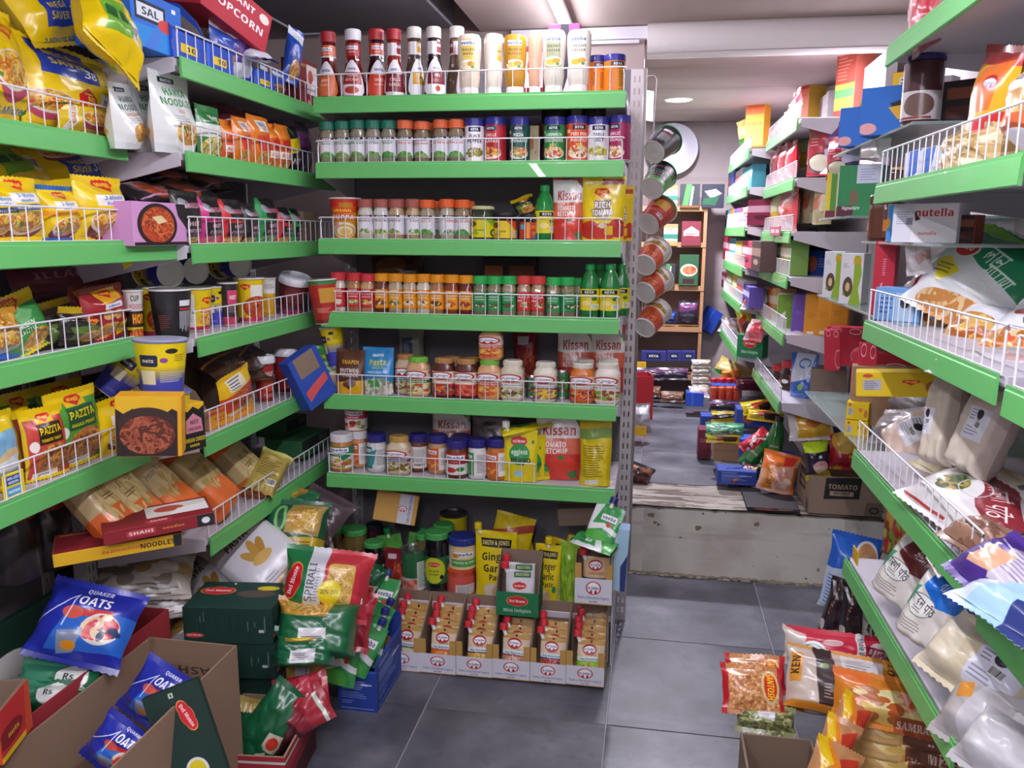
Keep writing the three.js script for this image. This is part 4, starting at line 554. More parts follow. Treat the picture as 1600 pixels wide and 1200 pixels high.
['WHITE', 'CHILLI', 'RED CHILLI'].forEach((n, i) => def('snR' + i, 90, 110, snapLab('#d2303a', n, ['#f0e6d0', '#9aa84a', '#e8b04a'][i], '#b8242c'))); ['CINNAMON', 'CUMIN', 'GARLIC', 'GINGER', 'CLOVE', 'TURMERIC', 'SAFFRON'].forEach((n, i) => def('snY' + i, 90, 110, snapLab('#eea01c', n, ['#8a4a20', '#7a8a3a', '#f0e8da', '#f2ead8', '#6a3a1c', '#c8641c', '#a8341c'][i], '#e08a14'))); ['BASIL', 'MINT', 'THYME', 'MIXED'].forEach((n, i) => def('snG' + i, 90, 110, snapLab('#2f9a58', n, ['#1f6a34', '#2a7a3a', '#3f5a2a', '#2f5a34'][i], '#2a8a4c'))); ['PASTA', 'PIZZA'].forEach((n, i) => def('snP' + i, 90, 110, (a) => a.bg('#d8343a').t('SNAPIN', 50, 6, 7, '#6a1418').t(n, 46, 26, 18, '#fff', { mw: 80 }).t('MIX', 34, 46, 12, '#fff').e(64, 66, 26, 14, '#f0e0b8').bits(64, 66, 22, 11, ['#c8502a', '#8a3a20', '#6a9a3a'], 14, 8).r(0, 90, 100, 10, '#b8242c')));
def('lemon', 120, 110, (a) => a.bg('#e8dd14').keya(50, 16, 26).small(20, 32, 60, 2, '#7a7a14').e(40, 66, 26, 20, '#f0d03a').e(40, 66, 16, 12, '#f6e88a').p([56, 44, 74, 36, 78, 52, 64, 56], '#3f8a3a').r(58, 70, 36, 22, '#eef0e6').small(62, 75, 28, 3, '#4a8a5a', 5));
def('relishGreen', 130, 90, (a) => a.bg('#d9d516').p([60, 0, 100, 0, 100, 60], '#8ac83a').e(26, 26, 12, 16, '#7a2a1c').t('green', 46, 58, 14, '#3a4a14', { mw: 40 }).small(16, 70, 44, 2, '#5a6a1a', 8).e(90, 74, 14, 22, '#4a4a1c').e(90, 74, 8, 14, '#cfc8a0')); def('relishOrange', 130, 90, (a) => a.bg('#e8c81a').p([56, 0, 100, 0, 100, 80], '#e2562a').e(26, 26, 12, 16, '#7a2a1c').t('pickle', 44, 60, 14, '#5a3a14', { mw: 40 }).small(16, 72, 40, 2, '#6a4a1a', 8).e(90, 74, 14, 22, '#d8c8b8')); def('relishRed', 130, 90, (a) => a.bg('#c83a2c').r(46, 0, 10, 100, '#e8a02a').e(30, 30, 12, 16, '#5fb0c8').t('CHI', 66, 30, 26, '#e8a02a').t('DO', 78, 66, 26, '#e8a02a').r(70, 80, 30, 20, '#3f8ac8'));
def('kissan', 180, 230, (a) => a.bg('#c8362e').e(70, 4, 40, 18, '#7a2a24').r(0, 6, 100, 34, '#ece9e4').p([60, 0, 100, 0, 100, 24], '#a8302a').p([86, 10, 100, 16, 96, 26], '#4f8a3a').t('Kissan', 52, 29, 19, '#b8262c', { mw: 86 }).r(0, 40, 100, 22, '#dd6a4e').t('FRESH', 28, 42, 6, '#f8e6da').t('TOMATO', 42, 49, 10, '#fff', { mw: 66 }).t('KETCHUP', 44, 58, 10, '#fff', { mw: 70 }).e(32, 80, 28, 16, '#cf2e26').e(72, 84, 28, 16, '#d83a2a').e(56, 72, 24, 12, '#e0402c').p([48, 66, 58, 62, 66, 68, 58, 70], '#3f8a34').p([70, 90, 90, 84, 94, 96, 78, 98], '#3f7a34'));
def('richTomato', 180, 220, (a) => a.bg('#efd20e').r(46, 5, 50, 9, '#b83424').small(52, 8, 38, 1, '#f0c8a8').maggi(46, 26, 20).p([28, 36, 70, 36, 66, 66, 32, 66], '#c0b090').t('RICH', 48, 44, 13, '#fff', { mw: 38, out: '#6a5a3a' }).t('TOMATO', 48, 56, 12, '#fff', { mw: 50, out: '#6a5a3a' }).e(20, 82, 24, 14, '#c8322a').e(52, 86, 28, 14, '#d8402e').e(84, 80, 22, 14, '#c8362e').p([36, 76, 50, 70, 62, 78, 48, 80], '#e8e4c8').rb(54, 76, 20, 14, 2, '#f2c81a').r(0, 96, 100, 4, '#f0d81c'));
def('snGreenPouch', 150, 200, (a) => a.bg('#3f9a3c').t('SNAPIN', 54, 24, 11, '#f0d21c', { mw: 60 }).t('GINGER', 56, 38, 10, '#f4f4e8', { mw: 60 }).t('POWDER', 56, 48, 10, '#f4f4e8', { mw: 60 }).p([0, 62, 100, 52, 100, 100, 0, 100], '#e8c21c').e(60, 74, 30, 18, '#e8c8a0').e(48, 80, 14, 10, '#f4ead8')); def('snBrownPouch', 150, 200, (a) => a.bg('#5c3422').t('SNAPIN', 52, 28, 12, '#f0b41c', { mw: 62 }).t('NUTMEG', 50, 46, 12, '#f8f2e8', { mw: 66 }).t('POWDER', 50, 56, 12, '#f8f2e8', { mw: 66 }).p([0, 74, 100, 66, 100, 100, 0, 100], '#e8b01c').e(58, 74, 18, 10, '#8a7a7a').e(40, 78, 9, 6, '#6a4030').e(50, 84, 5, 4, '#5a3020')); def('pastaBlue', 160, 200, (a) => a.bg('#2a8ed2').t('SNAPIN', 50, 17, 8, '#fff', { mw: 40 }).t('Pasta', 50, 31, 17, '#e8e04a', { mw: 56 }).t('MASTER', 50, 42, 8, '#e8d84a', { mw: 50, thin: 1 }).t('WHITE SAUCE MIX', 50, 51, 6, '#dff0fa', { mw: 72 }).e(50, 86, 56, 22, '#b8b8a4').bits(50, 84, 50, 18, ['#dcd8c4', '#8a9a80', '#efeadc'], 50, 8).bits(40, 74, 20, 6, ['#3f9a4a', '#5fb05a'], 14, 7));
const oetk = (top, band, l1, food, cols) => (a) => a.bg('#ecd9c2').oetker(46, 18, 30).r(84, 4, 14, 12, '#d84a5a').t('FUNFOODS', 50, 35, 7, '#b83a2a', { mw: 60 }).r(0, 41, 100, 11, band).t(l1, 50, 46.5, 8, band === '#f2f2ee' ? '#1f6a8a' : '#fff', { mw: 90 }).r(0, 52, 100, 48, top).e(50, 76, 44, 20, food).bits(50, 76, 40, 17, cols, 40, 8);
def('oeMayo1', 130, 150, oetk('#d8c49a', '#2a4a9c', 'Mayonnaise', '#d8b08a', ['#e8e0c8', '#8a5a34', '#5f8a3a'])); def('oePasta', 130, 150, oetk('#e8cfa0', '#2f7a3c', 'Pasta Sauce', '#e8d08a', ['#d8502a', '#7aa84a', '#f0e6c0'])); def('oeRed', 130, 150, oetk('#c83a34', '#e8d4b8', 'Chilli Sauce', '#b8302a', ['#e8a02a', '#5a2a6a', '#7a9a3a', '#e05a3a'])); def('oeTomato', 130, 150, oetk('#d8493a', '#e8d4b8', 'Pizza Sauce', '#c8302a', ['#e0503a', '#a8241e', '#e87a5a'])); def('oeSpread', 130, 150, oetk('#e08a3a', '#b82a34', 'Sandwich Spread', '#e8a04a', ['#d8702a', '#f0c06a', '#c8502a'])); def('oeVeg', 130, 150, oetk('#ecd9c2', '#f2f2ee', 'Veg Mayonnaise', '#c8b890', ['#6a4a3a', '#8a9a4a', '#e8e0cc'])); def('oePurple', 130, 150, oetk('#6a3a7a', '#f2f2ee', 'Veg Mayonnaise', '#e8c02a', ['#f0d05a', '#d8a01c', '#8a5a8a'])); def('oeOrange', 130, 150, oetk('#d8602a', '#f2f2ee', 'Veg Mayonnaise', '#e0702a', ['#f09a4a', '#5a3a2a', '#d84a2a'])); def('oeBurger', 130, 150, oetk('#ecd9c2', '#f2f2ee', 'Veg Mayonnaise', '#c88a5a', ['#8a4a2a', '#e8c8a0', '#7aa83a']));
const spread = (c1, c2, fn) => (a) => { a.bg('#f0eee8').r(0, 0, 100, 44, c1).veeba(50, 15, 30).t('SPREAD', 50, 36, 9, '#fff', { mw: 60 }).bits(50, 74, 40, 18, c2, 24, 10); if (fn) fn(a); };
def('spGreen', 120, 130, spread('#2f8a5c', ['#d8823a', '#8aa84a', '#e8c8a0', '#c8502a'], (a) => a.p([50, 40, 90, 40, 64, 66], '#2f8a5c').e(50, 62, 9, 8, '#e8b01c'))); def('spOrange', 120, 130, (a) => a.bg('#f2efea').r(0, 0, 60, 100, '#e2642c').veeba(30, 20, 24).bits(30, 78, 26, 12, ['#c8502a', '#e8b04a'], 12, 8).small(66, 20, 28, 10, '#8a8a8e', 6)); def('spTeal', 120, 130, (a) => a.bg('#eceeee').r(0, 0, 46, 100, '#2a7f86').veeba(22, 18, 20).p([30, 30, 60, 10, 50, 80, 30, 90], '#3f9aa0').small(60, 14, 34, 12, '#6a6a6e', 6)); def('spBack', 120, 130, (a) => a.bg('#e4e2e0').r(0, 0, 26, 100, '#a8343a').small(34, 14, 56, 10, '#7a7a80', 6).bar(40, 76, 44, 16)); def('spRed', 120, 130, (a) => a.bg('#f0eeea').r(0, 0, 100, 50, '#b82834').veeba(50, 20, 30).small(24, 38, 50, 2, '#f0d0c8').e(40, 78, 14, 12, '#c8343a').e(66, 74, 12, 10, '#3f8a3a')); def('spGr2', 120, 130, (a) => a.bg('#eeeeec').r(0, 0, 44, 100, '#3f9a4a').veeba(20, 20, 18).small(54, 12, 38, 12, '#6a6a6e', 6.5)); def('spPink', 120, 130, spread('#c8455a', ['#d8343a', '#7aa84a', '#e8b8a0'], (a) => a.e(50, 62, 10, 9, '#8a2a34')));
def('mayoPouch', 150, 190, (a) => a.bg('#e9d50e').delm(46, 22, 22).e(48, 46, 30, 20, '#2f9a4c').t('eggless', 48, 42, 12, '#eef7ea', { mw: 48 }).t('mayo', 52, 56, 18, '#1f2a1c', { mw: 70 }).rb(34, 76, 26, 14, 6, '#a8cfe0').r(84, 20, 6, 6, '#2f8a3a')); def('mayoBack', 110, 190, (a) => a.bg('#e6d410').e(40, 60, 30, 20, '#2f9a4c').t('mayo', 40, 62, 14, '#1f2a1c').r(60, 26, 8, 6, '#2f8a3a').small(20, 80, 60, 4, '#8a7a14')); def('yellowBack', 130, 240, (a) => a.bg('#dcc416').r(0, 0, 100, 18, '#c8ae18').p([0, 18, 100, 12, 100, 28, 0, 32], '#7a9a4a').small(12, 40, 76, 14, '#7a6a14', 3.4).rb(22, 90, 44, 7, 2, '#d8d8d0')); def('darkPouch', 130, 190, (a) => a.bg('#5a4a50').small(20, 44, 60, 5, '#8a7a80')); def('palePack', 110, 160, (a) => a.bg('#9a9c8c').r(20, 20, 40, 60, '#4a5a74').small(26, 30, 28, 8, '#c8c8c0')); def('greenRound', 100, 100, (a) => a.bg('#2f8a4a').r(20, 10, 40, 70, '#5a6a5c').bits(60, 50, 30, 30, ['#7ac05a', '#8a3a40'], 14, 10));  // dark pouch and pale pack: back-row shade put into their colours

// foot of the middle unit and the floor at the left
def('oetkerTray', 160, 76, (a) => a.bg('#dcdde6').oetker(50, 36, 20).t('Taste a European Legacy', 50, 72, 15, '#2f3868', { mw: 94, f: 'serif', thin: 1 }).t('Since 1891', 50, 88, 9, '#2f3868', { mw: 30 }).r(0, 95, 100, 5, '#c9a052'));
def('oetkerBox', 170, 120, (a) => a.bg('#cf9f4e').r(56, 0, 34, 100, '#d6d6de').oetker(66, 50, 11).t('Taste a European Legacy', 82, 50, 9, '#4a5080', { rot: -90, mw: 90, f: 'serif' }));
const oePouch = (band, bandText, pic, cols, low) => (a) => a.bg('#d9c096').r(0, 0, 100, 14, '#cda25a').e(50, 6, 4, 3, '#3a2a20').ln([0, 20, 100, 17], 1.5, '#b8323a').r(0, 14, 100, 40, '#e0cdae').oetker(44, 24, 26).t('FUNFOODS', 50, 36, 5, '#8a3a2a', { mw: 50 }).r(0, 40, 100, 9, '#e9eef0').t('Veg Mayonnaise', 50, 44.5, 7, '#1f6a8a', { mw: 90 }).r(0, 49, 100, 3, band).r(0, 52, 100, 48, low).e(50, 66, 38, 13, pic).bits(50, 66, 34, 11, cols, 26, 8);
def('oeP0', 130, 190, oePouch('#2a6a3c', '', '#e0d8c0', ['#8aa84a', '#d8c8a0'], '#c8b48c')); def('oeP1', 130, 190, oePouch('#c8502a', '', '#e8a05a', ['#e07a2a', '#7aa83a', '#f0d0a0'], '#e07428')); def('oeP2', 130, 190, oePouch('#4a2a5a', '', '#e0b83a', ['#f0cc5a', '#c89a2a'], '#d8ac3a')); def('oeP3', 130, 190, oePouch('#8a2a34', '', '#d89a80', ['#a84a3a', '#e8c8b0'], '#c8927a')); def('oeP4', 130, 190, oePouch('#26408a', '', '#c8492c', ['#e07038', '#a83020', '#4a2a6a'], '#b85a34')); def('oeP5', 130, 190, oePouch('#7aba3a', '', '#b8d84a', ['#d84a34', '#a8c83a'], '#9ccc3c'));
def('oePfun', 130, 170, (a) => a.bg('#d9b98c').oetker(46, 20, 26).t('FUNFOODS', 50, 40, 9, '#8a4a2a', { mw: 60 }).r(0, 50, 100, 16, '#22386e').t('Pasta & Pizza', 54, 58, 10, '#fff', { mw: 86 }).r(0, 66, 100, 34, '#c22e38').t('Red Sauce', 60, 78, 9, '#f2d8d0', { mw: 60 }));
def('delTray', 130, 74, (a) => a.bg('#1f7a4a').delm(50, 36, 22).t('Mini Delights', 50, 74, 18, '#eaf4ea', { mw: 80, f: 'serif', thin: 1 }));
def('delMini', 130, 170, (a) => a.bg('#dfe0e4').r(30, 4, 60, 14, '#2f7a48').t('MUSTARD', 60, 11, 9, '#e8e4a8', { mw: 50 }).delm(50, 38, 22).ring(50, 84, 28, 20, 12, '#c8562c').bits(50, 76, 30, 10, ['#8a3a20', '#e09a4a'], 14, 6));
const delOlive = (glass, lab) => (a) => a.bg('#1f6a3c').e(50, 50, 30, 47, '#c8d02a').delm(50, 28, 14).t(lab, 50, 52, 9, '#3a4a14', { mw: 40 }).t('OLIVES', 50, 64, 8, '#2a3a14', { mw: 36 }).e(70, 74, 5, 8, '#1a1a1c').r(88, 6, 8, 8, '#e8ede8');
def('olive', 130, 120, delOlive(0, 'GREEN')); def('oliveBlack', 130, 120, delOlive(0, 'BLACK'));
def('canBeans', 140, 150, (a) => a.bg('#2f6a40').r(0, 66, 100, 34, '#d8d0cc').bits(50, 86, 46, 12, ['#d87a70', '#c85a50', '#e8a090'], 40, 9).r(66, 24, 28, 74, '#dfe6da').small(69, 28, 22, 18, '#3a6a44', 3.6).e(16, 30, 5, 4, '#e8eee8')); def('canYellow', 140, 150, (a) => a.bg('#d8c81c').delm(50, 26, 16).e(50, 64, 36, 24, '#c89a2a').bits(50, 64, 32, 20, ['#e8c05a', '#a87a1c'], 30, 9)); def('dipVeeba', 130, 100, (a) => a.bg('#e8d49c').r(0, 0, 26, 100, '#dcdcdc').small(3, 10, 18, 11, '#7a7a7e', 7).veeba(60, 28, 24).r(30, 52, 70, 34, '#5aa84a').t('PASTA & PIZZA', 64, 66, 14, '#f0f8e8', { mw: 60 }).e(40, 34, 8, 10, '#d88a3a')); def('dipRed', 130, 90, (a) => a.bg('#d85c4c').r(44, 40, 46, 50, '#d8d4d2').small(48, 50, 36, 4, '#8a8a8a', 9)); 
def('gingerGarlic', 160, 220, (a) => a.bg('#edd60c').p([14, 10, 88, 12, 86, 24, 16, 22], '#26241c').t('SMITH & JONES', 50, 17, 9, '#efe08a', { mw: 66 }).t('Ginger', 50, 36, 15, '#1d1b14', { mw: 74 }).t('Garlic', 50, 52, 15, '#1d1b14', { mw: 70 }).t('Paste', 56, 66, 12, '#1d1b14', { mw: 56 }).e(40, 86, 18, 12, '#e8dccb').e(56, 88, 14, 10, '#d8b890').e(82, 74, 8, 6, '#2a8a6a')); def('maggiYellow', 160, 200, (a) => a.bg('#e9cf12').p([0, 26, 100, 8, 100, 18, 0, 36], '#b8442c').maggi(54, 52, 24).e(50, 86, 40, 14, '#d8502c'));
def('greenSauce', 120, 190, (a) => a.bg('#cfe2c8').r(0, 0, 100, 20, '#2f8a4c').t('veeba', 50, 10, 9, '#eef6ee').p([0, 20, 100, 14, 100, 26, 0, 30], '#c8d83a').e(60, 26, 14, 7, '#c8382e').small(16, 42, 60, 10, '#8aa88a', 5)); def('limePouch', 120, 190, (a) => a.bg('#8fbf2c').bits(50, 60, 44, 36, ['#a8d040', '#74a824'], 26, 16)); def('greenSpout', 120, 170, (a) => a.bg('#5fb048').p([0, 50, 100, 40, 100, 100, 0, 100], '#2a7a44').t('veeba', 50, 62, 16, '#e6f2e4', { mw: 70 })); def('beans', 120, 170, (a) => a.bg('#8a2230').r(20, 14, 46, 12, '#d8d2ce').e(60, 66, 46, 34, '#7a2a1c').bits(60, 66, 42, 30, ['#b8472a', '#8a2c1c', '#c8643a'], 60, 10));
def('veebaGreen', 150, 180, (a) => a.bg('#3fa055').p([0, 0, 30, 0, 12, 60, 0, 60], '#e8eaee').p([0, 60, 50, 48, 100, 62, 100, 74, 50, 62, 0, 78], '#eef0f2').veeba(60, 34, 26).e(40, 86, 40, 16, '#58b84c').e(66, 50, 8, 6, '#d04a3a')); def('blueTray', 190, 190, (a) => a.bg('#25439c').r(0, 0, 100, 4, '#3f62c8').small(10, 10, 60, 2, '#c8d4f4', 5).small(10, 26, 80, 5, '#aebef0', 4.6).r(60, 32, 28, 3, '#dfe6fa').small(10, 52, 74, 4, '#8aa0e0', 4.6).small(10, 74, 30, 2, '#8aa0e0', 5).r(6, 92, 86, 2, '#8aa0e0')); 
def('delDark', 260, 170, (a) => a.bg('#1a4038').delm(24, 36, 18).e(70, 46, 22, 14, '#5c5048').e(80, 24, 13, 9, '#e8d21c').ring(80, 24, 10, 7, 1, '#b8a414').r(36, 6, 3, 4, '#e8ece8')); def('delSide', 180, 130, (a) => { a.bg('#163a33'); for (let i = 0; i < 50; i++) a.r(rr(2, 96), rr(10, 40), 0.7, rr(10, 50), ['#1f4a40', '#0f2a26', '#8aa098'][i % 9 ? i % 2 : 2]); a.delm(12, 78, 9).r(84, 60, 6, 8, '#c8d0c8'); }); def('delFlap', 150, 220, (a) => a.bg('#12322a').delm(64, 30, 22, 72).e(52, 84, 20, 13, '#e8e6d8').e(52, 84, 15, 10, '#e0d01c').r(44, 4, 8, 5, '#e8ece8').r(46, 5, 4, 3, '#2f8a3a'));
def('spirali', 260, 200, (a) => a.bg('#1f7a44').r(30, 0, 20, 100, '#d9dce2').r(50, 0, 50, 100, '#c5313e').delm(15, 50, 18, -80).t('SPIRALI', 36, 50, 12, '#2c2e34', { rot: -90, mw: 70, thin: 1 }).small(41, 30, 5, 12, '#8a8c94', 4).rb(54, 22, 30, 56, 6, '#e0b860').noodles(69, 50, 15, 26, PASTA).e(59, 62, 13, 17, '#f0dc14').t('20% OFF', 59, 62, 9, '#8a7a10', { mw: 20 }));
const mod = (t1, t2) => (a) => a.bg('#dcdce2').p([0, 0, 100, 0, 100, 34, 0, 30], '#a79c92').r(20, 6, 34, 7, '#2c3444').t(t1, 44, 21, 10, '#26262a', { mw: 64 }).t(t2, 44, 31, 10, '#26262a', { mw: 64 }).e(52, 58, 26, 17, '#dcdce2').e(42, 58, 15, 6, '#c9a050', .9).e(60, 56, 15, 6, '#b98a3c', -.8).e(52, 66, 17, 6, '#d6b064').e(52, 50, 6, 11, '#c49a48', .3).e(82, 84, 5, 4, '#8a90c8').small(30, 84, 34, 3, '#9a9aa2').p([0, 94, 100, 88, 100, 100, 0, 100], '#c89a58');
def('fusilli', 180, 250, mod('FUSILLI', 'PASTA')); def('penne', 180, 250, mod('PENNE', 'PASTA')); def('elbow', 150, 150, mod('ELBOW', 'PASTA'));
def('whiteBag', 180, 150, (a) => a.bg('#c9c2b6').e(30, 40, 22, 20, '#d9c49a').bits(50, 50, 44, 34, ['#b89a6a', '#e4dccb', '#8f8272'], 30, 12).small(40, 80, 50, 3, '#5a5048', 5).r(70, 20, 24, 16, '#e4e2de')); def('greenPasta', 200, 180, (a) => a.bg('#1f5c40').e(30, 34, 10, 24, '#8ac87a').e(30, 34, 5, 18, '#1f5c40').p([42, 8, 96, 10, 92, 66, 38, 60], '#b99b58').noodles(66, 36, 24, 24, PASTA).r(0, 68, 100, 32, '#c8a82a').r(30, 72, 26, 22, '#3f7a3a').small(62, 76, 30, 4, '#6a5a14', 5)); def('greenBag', 200, 150, (a) => a.bg('#1a6a40').p([0, 0, 70, 0, 64, 34, 0, 30], '#b88a34').noodles(34, 14, 34, 18, PASTA).r(30, 52, 34, 34, '#dfe0e2').small(34, 66, 26, 3, '#6a6a72', 5)); def('greenBag2', 180, 140, (a) => a.bg('#1c6a42').p([14, 0, 80, 0, 70, 36, 20, 36], '#a87c30').e(46, 20, 22, 14, '#eccb18').r(30, 54, 40, 34, '#dfe0e2').small(34, 64, 32, 4, '#6a6a72', 5)); def('redFoil', 90, 120, (a) => a.bg('#b02638').p([0, 30, 100, 20, 100, 34, 0, 48], '#c8485a')); def('greenFoil', 120, 160, (a) => a.bg('#14603a').p([60, 56, 100, 50, 96, 76, 64, 80], '#d8d0b8').e(80, 66, 12, 8, '#c83a2a')); def('redFoil2', 120, 160, (a) => a.bg('#8a2030').r(0, 0, 100, 34, '#a82a38').r(0, 10, 100, 5, '#c8d8c8').p([0, 60, 100, 50, 100, 100, 0, 100], '#4a1a22')); def('goldPaper', 100, 160, (a) => a.bg('#b8a058').p([20, 0, 60, 0, 40, 100, 10, 100], '#cdb66c').r(0, 78, 100, 22, '#3a6a34'));
def('oats', 250, 220, (a) => a.bg('#2532a6').p([30, 40, 100, 34, 100, 80, 20, 88], '#2f6fd0').t('QUAKER', 52, 12, 8, '#eef0fa', { mw: 40 }).t('OATS', 54, 26, 16, '#fff', { mw: 46 }).p([30, 38, 76, 32, 78, 40, 32, 47], '#d2383a').e(36, 42, 11, 8, '#dd5a4a').ln([0, 60, 34, 20, 30, 60], 1.6, '#dfe4f8').e(70, 56, 20, 19, '#eee6d8').bits(70, 55, 16, 14, ['#d8402e', '#e8c8a0', '#d83848', '#2a3a6a', '#f0d8b0'], 34, 7).p([28, 66, 54, 60, 50, 86, 34, 90], '#8a98b0').e(44, 80, 8, 5, '#e89a2c').r(0, 92, 100, 8, '#1f2a90')); def('knorrBox', 240, 150, (a) => a.bg('#12382c').e(64, 56, 16, 30, '#e2e2dc').t('Knorr', 64, 56, 18, '#1c2a22', { mw: 26, rot: -24 }).r(0, 92, 100, 8, '#1f8a4c').rb(2, 48, 26, 30, 6, '#7a1f24').t('teriyaki', 14, 62, 16, '#f0ece0', { mw: 24 }).e(16, 84, 12, 12, '#8ac83a')); def('knorrBag', 170, 100, (a) => a.bg('#1f6a44').p([0, 0, 60, 0, 40, 50, 0, 60], '#3f8a6a').e(70, 40, 20, 32, '#dfe0da').t('Rs', 66, 40, 22, '#2a3a32')); def('redYellowTray', 110, 130, (a) => a.bg('#c8302c').r(0, 88, 100, 12, '#e8c01c').e(30, 60, 40, 20, '#8a1c1c').t('nuts', 40, 60, 14, '#f0c81c').p([84, 0, 100, 0, 100, 100, 76, 100], '#d8502c'));
def('jash', 60, 40, (a) => a.bg('#917660').t('JASH', 50, 50, 60, '#4a3226', { rot: 180, mw: 80 }));

// right unit, floor at the right, rear room
def('frozenGreen', 240, 200, (a) => a.bg('#e9ecee').p([14, 0, 100, 10, 100, 62, 50, 46, 20, 30], '#1f8a58').p([0, 6, 16, 0, 60, 8, 30, 14], '#8ad04a').e(28, 34, 13, 11, '#f2f2f2').e(28, 34, 11, 9, '#d8322c').t('GEO', 28, 34, 8, '#fff', { mw: 18 }).deva('लान', 58, 36, 14, '#eef6f0', { rot: 14 }).deva('समाण', 70, 52, 14, '#eef6f0', { rot: 14 }).p([6, 52, 20, 46, 42, 58, 30, 74], '#f2de1c').small(14, 54, 20, 3, '#8a7a1c', 4).ring(64, 66, 8, 6, 1.6, '#eef6f0').noodles(60, 90, 46, 14, ['#d8a468', '#c88a4a', '#e8c898']));
def('nuggets', 240, 200, (a) => a.bg('#e6e8ec').e(24, 18, 14, 10, '#d8402c').t('WOW', 24, 18, 8, '#f2c81c', { mw: 18 }).t('Veg', 42, 34, 10, '#4a4a58', { f: 'serif', rot: -20 }).small(30, 44, 30, 3, '#8a8a94').e(20, 66, 20, 10, '#c88a4a', .4).e(44, 58, 16, 8, '#d8602c', -.5).e(62, 70, 20, 9, '#d99a4a', .3).e(82, 56, 10, 8, '#3f6a2c').e(34, 84, 26, 10, '#c87a34').bits(50, 70, 46, 22, ['#e0a860', '#b8702c', '#e8c890', '#d8501f'], 50, 6).p([0, 90, 60, 96, 100, 84, 100, 100, 0, 100], '#8ac23a'));
def('wedges', 240, 200, (a) => a.bg('#e2e4e8').t('Lotus Tikki', 58, 16, 8, '#4a4a58', { f: 'serif', mw: 60 }).e(34, 66, 34, 26, '#c98a3c').e(34, 62, 28, 18, '#ddb05a').e(72, 78, 26, 18, '#c07a2c').e(72, 74, 20, 12, '#e0b458').bits(50, 70, 44, 24, ['#b06a24', '#e8c878', '#a85a1c'], 40, 6).p([0, 88, 20, 84, 40, 100, 0, 100], '#7ab83a'));
def('silverFlat', 180, 120, (a) => a.bg('#cfc9cc').p([20, 20, 70, 10, 80, 36, 30, 46], '#b8b2b4').p([50, 60, 100, 50, 100, 70, 56, 80], '#c8a09a'));
def('chipsTall', 130, 240, (a) => a.bg('#eeb22a').r(0, 0, 100, 14, '#c8342c').p([30, 16, 90, 10, 76, 46, 26, 52], '#e8782c').oetker(66, 26, 14).p([40, 56, 96, 46, 86, 92, 22, 96], '#d02c34').ln([30, 78, 90, 70], 2, '#f0e0d8').p([0, 50, 34, 56, 20, 100, 0, 100], '#e8e4dc').small(4, 66, 24, 8, '#a8a4a0', 4));
def('whiteOrange', 200, 240, (a) => a.bg('#e9e6e6').t('Pastar', 50, 20, 14, '#3a3a48', { f: 'serif' }).p([0, 40, 100, 26, 100, 60, 0, 70], '#c89a5a').p([0, 60, 100, 50, 100, 80, 0, 84], '#e0683a').e(60, 82, 34, 14, '#dcdde4').r(0, 94, 100, 6, '#7ac04a'));
def('pastaClear', 150, 200, (a) => a.bg('#d9c08a').bits(50, 50, 48, 46, ['#e8d49c', '#c8a868', '#f0e2b8', '#b8965a'], 110, 10).ln([20, 60, 40, 96], 2, '#6a4a24')); def('brownBag', 110, 200, (a) => a.bg('#8a6a5a').p([0, 0, 100, 10, 100, 40, 0, 24], '#7a6a8a').small(20, 50, 60, 8, '#a88a7a', 5));
 def('redSnack', 150, 130, (a) => a.bg('#c22a30').p([0, 0, 30, 30, 20, 100, 0, 100], '#eee8e6').t('Fiery', 60, 36, 16, '#f4e2dc', { rot: -20 }).t('PERI', 60, 60, 14, '#f4e2dc').ln([40, 20, 90, 60], 2, '#e8c8c0')); def('pinkBag', 150, 200, (a) => a.bg('#d86a72').p([0, 0, 50, 0, 30, 100, 0, 100], '#f0c8cc').p([50, 20, 100, 30, 90, 80, 60, 70], '#c83a48'));
const stick = (a, x, y, w, h) => { a.r(x, y, w, h, '#e4e6f2').e(x + w * 0.5, y + h * 0.22, w * 0.16, h * 0.16, '#2f2a3c').small(x + w * 0.08, y + h * 0.1, w * 0.3, 4, '#8a8ca8', h * 0.09).small(x + w * 0.08, y + h * 0.62, w * 0.7, 3, '#9a9cb4', h * 0.1); a.bar(x + w * 0.4, y + h * 0.42, w * 0.34, h * 0.22); return a; };
def('flourCream', 170, 300, (a) => stick(a.bg('#d6cbb8'), 8, 40, 44, 28)); def('flourGrey', 170, 280, (a) => stick(a.bg('#cfc5b5'), 34, 30, 50, 34)); def('flourPink', 180, 200, (a) => stick(a.bg('#dcc4b4'), 20, 12, 62, 46)); def('clearGrey', 160, 120, (a) => a.bg('#aaa3a8').p([40, 10, 100, 6, 100, 44, 54, 50], '#d6d8e0').p([0, 60, 40, 50, 60, 100, 0, 100], '#9a9298')); def('brownTop', 90, 150, (a) => a.bg('#6a5750').r(0, 0, 100, 34, '#3a3a56').t('C', 50, 16, 20, '#e6e6f0'));
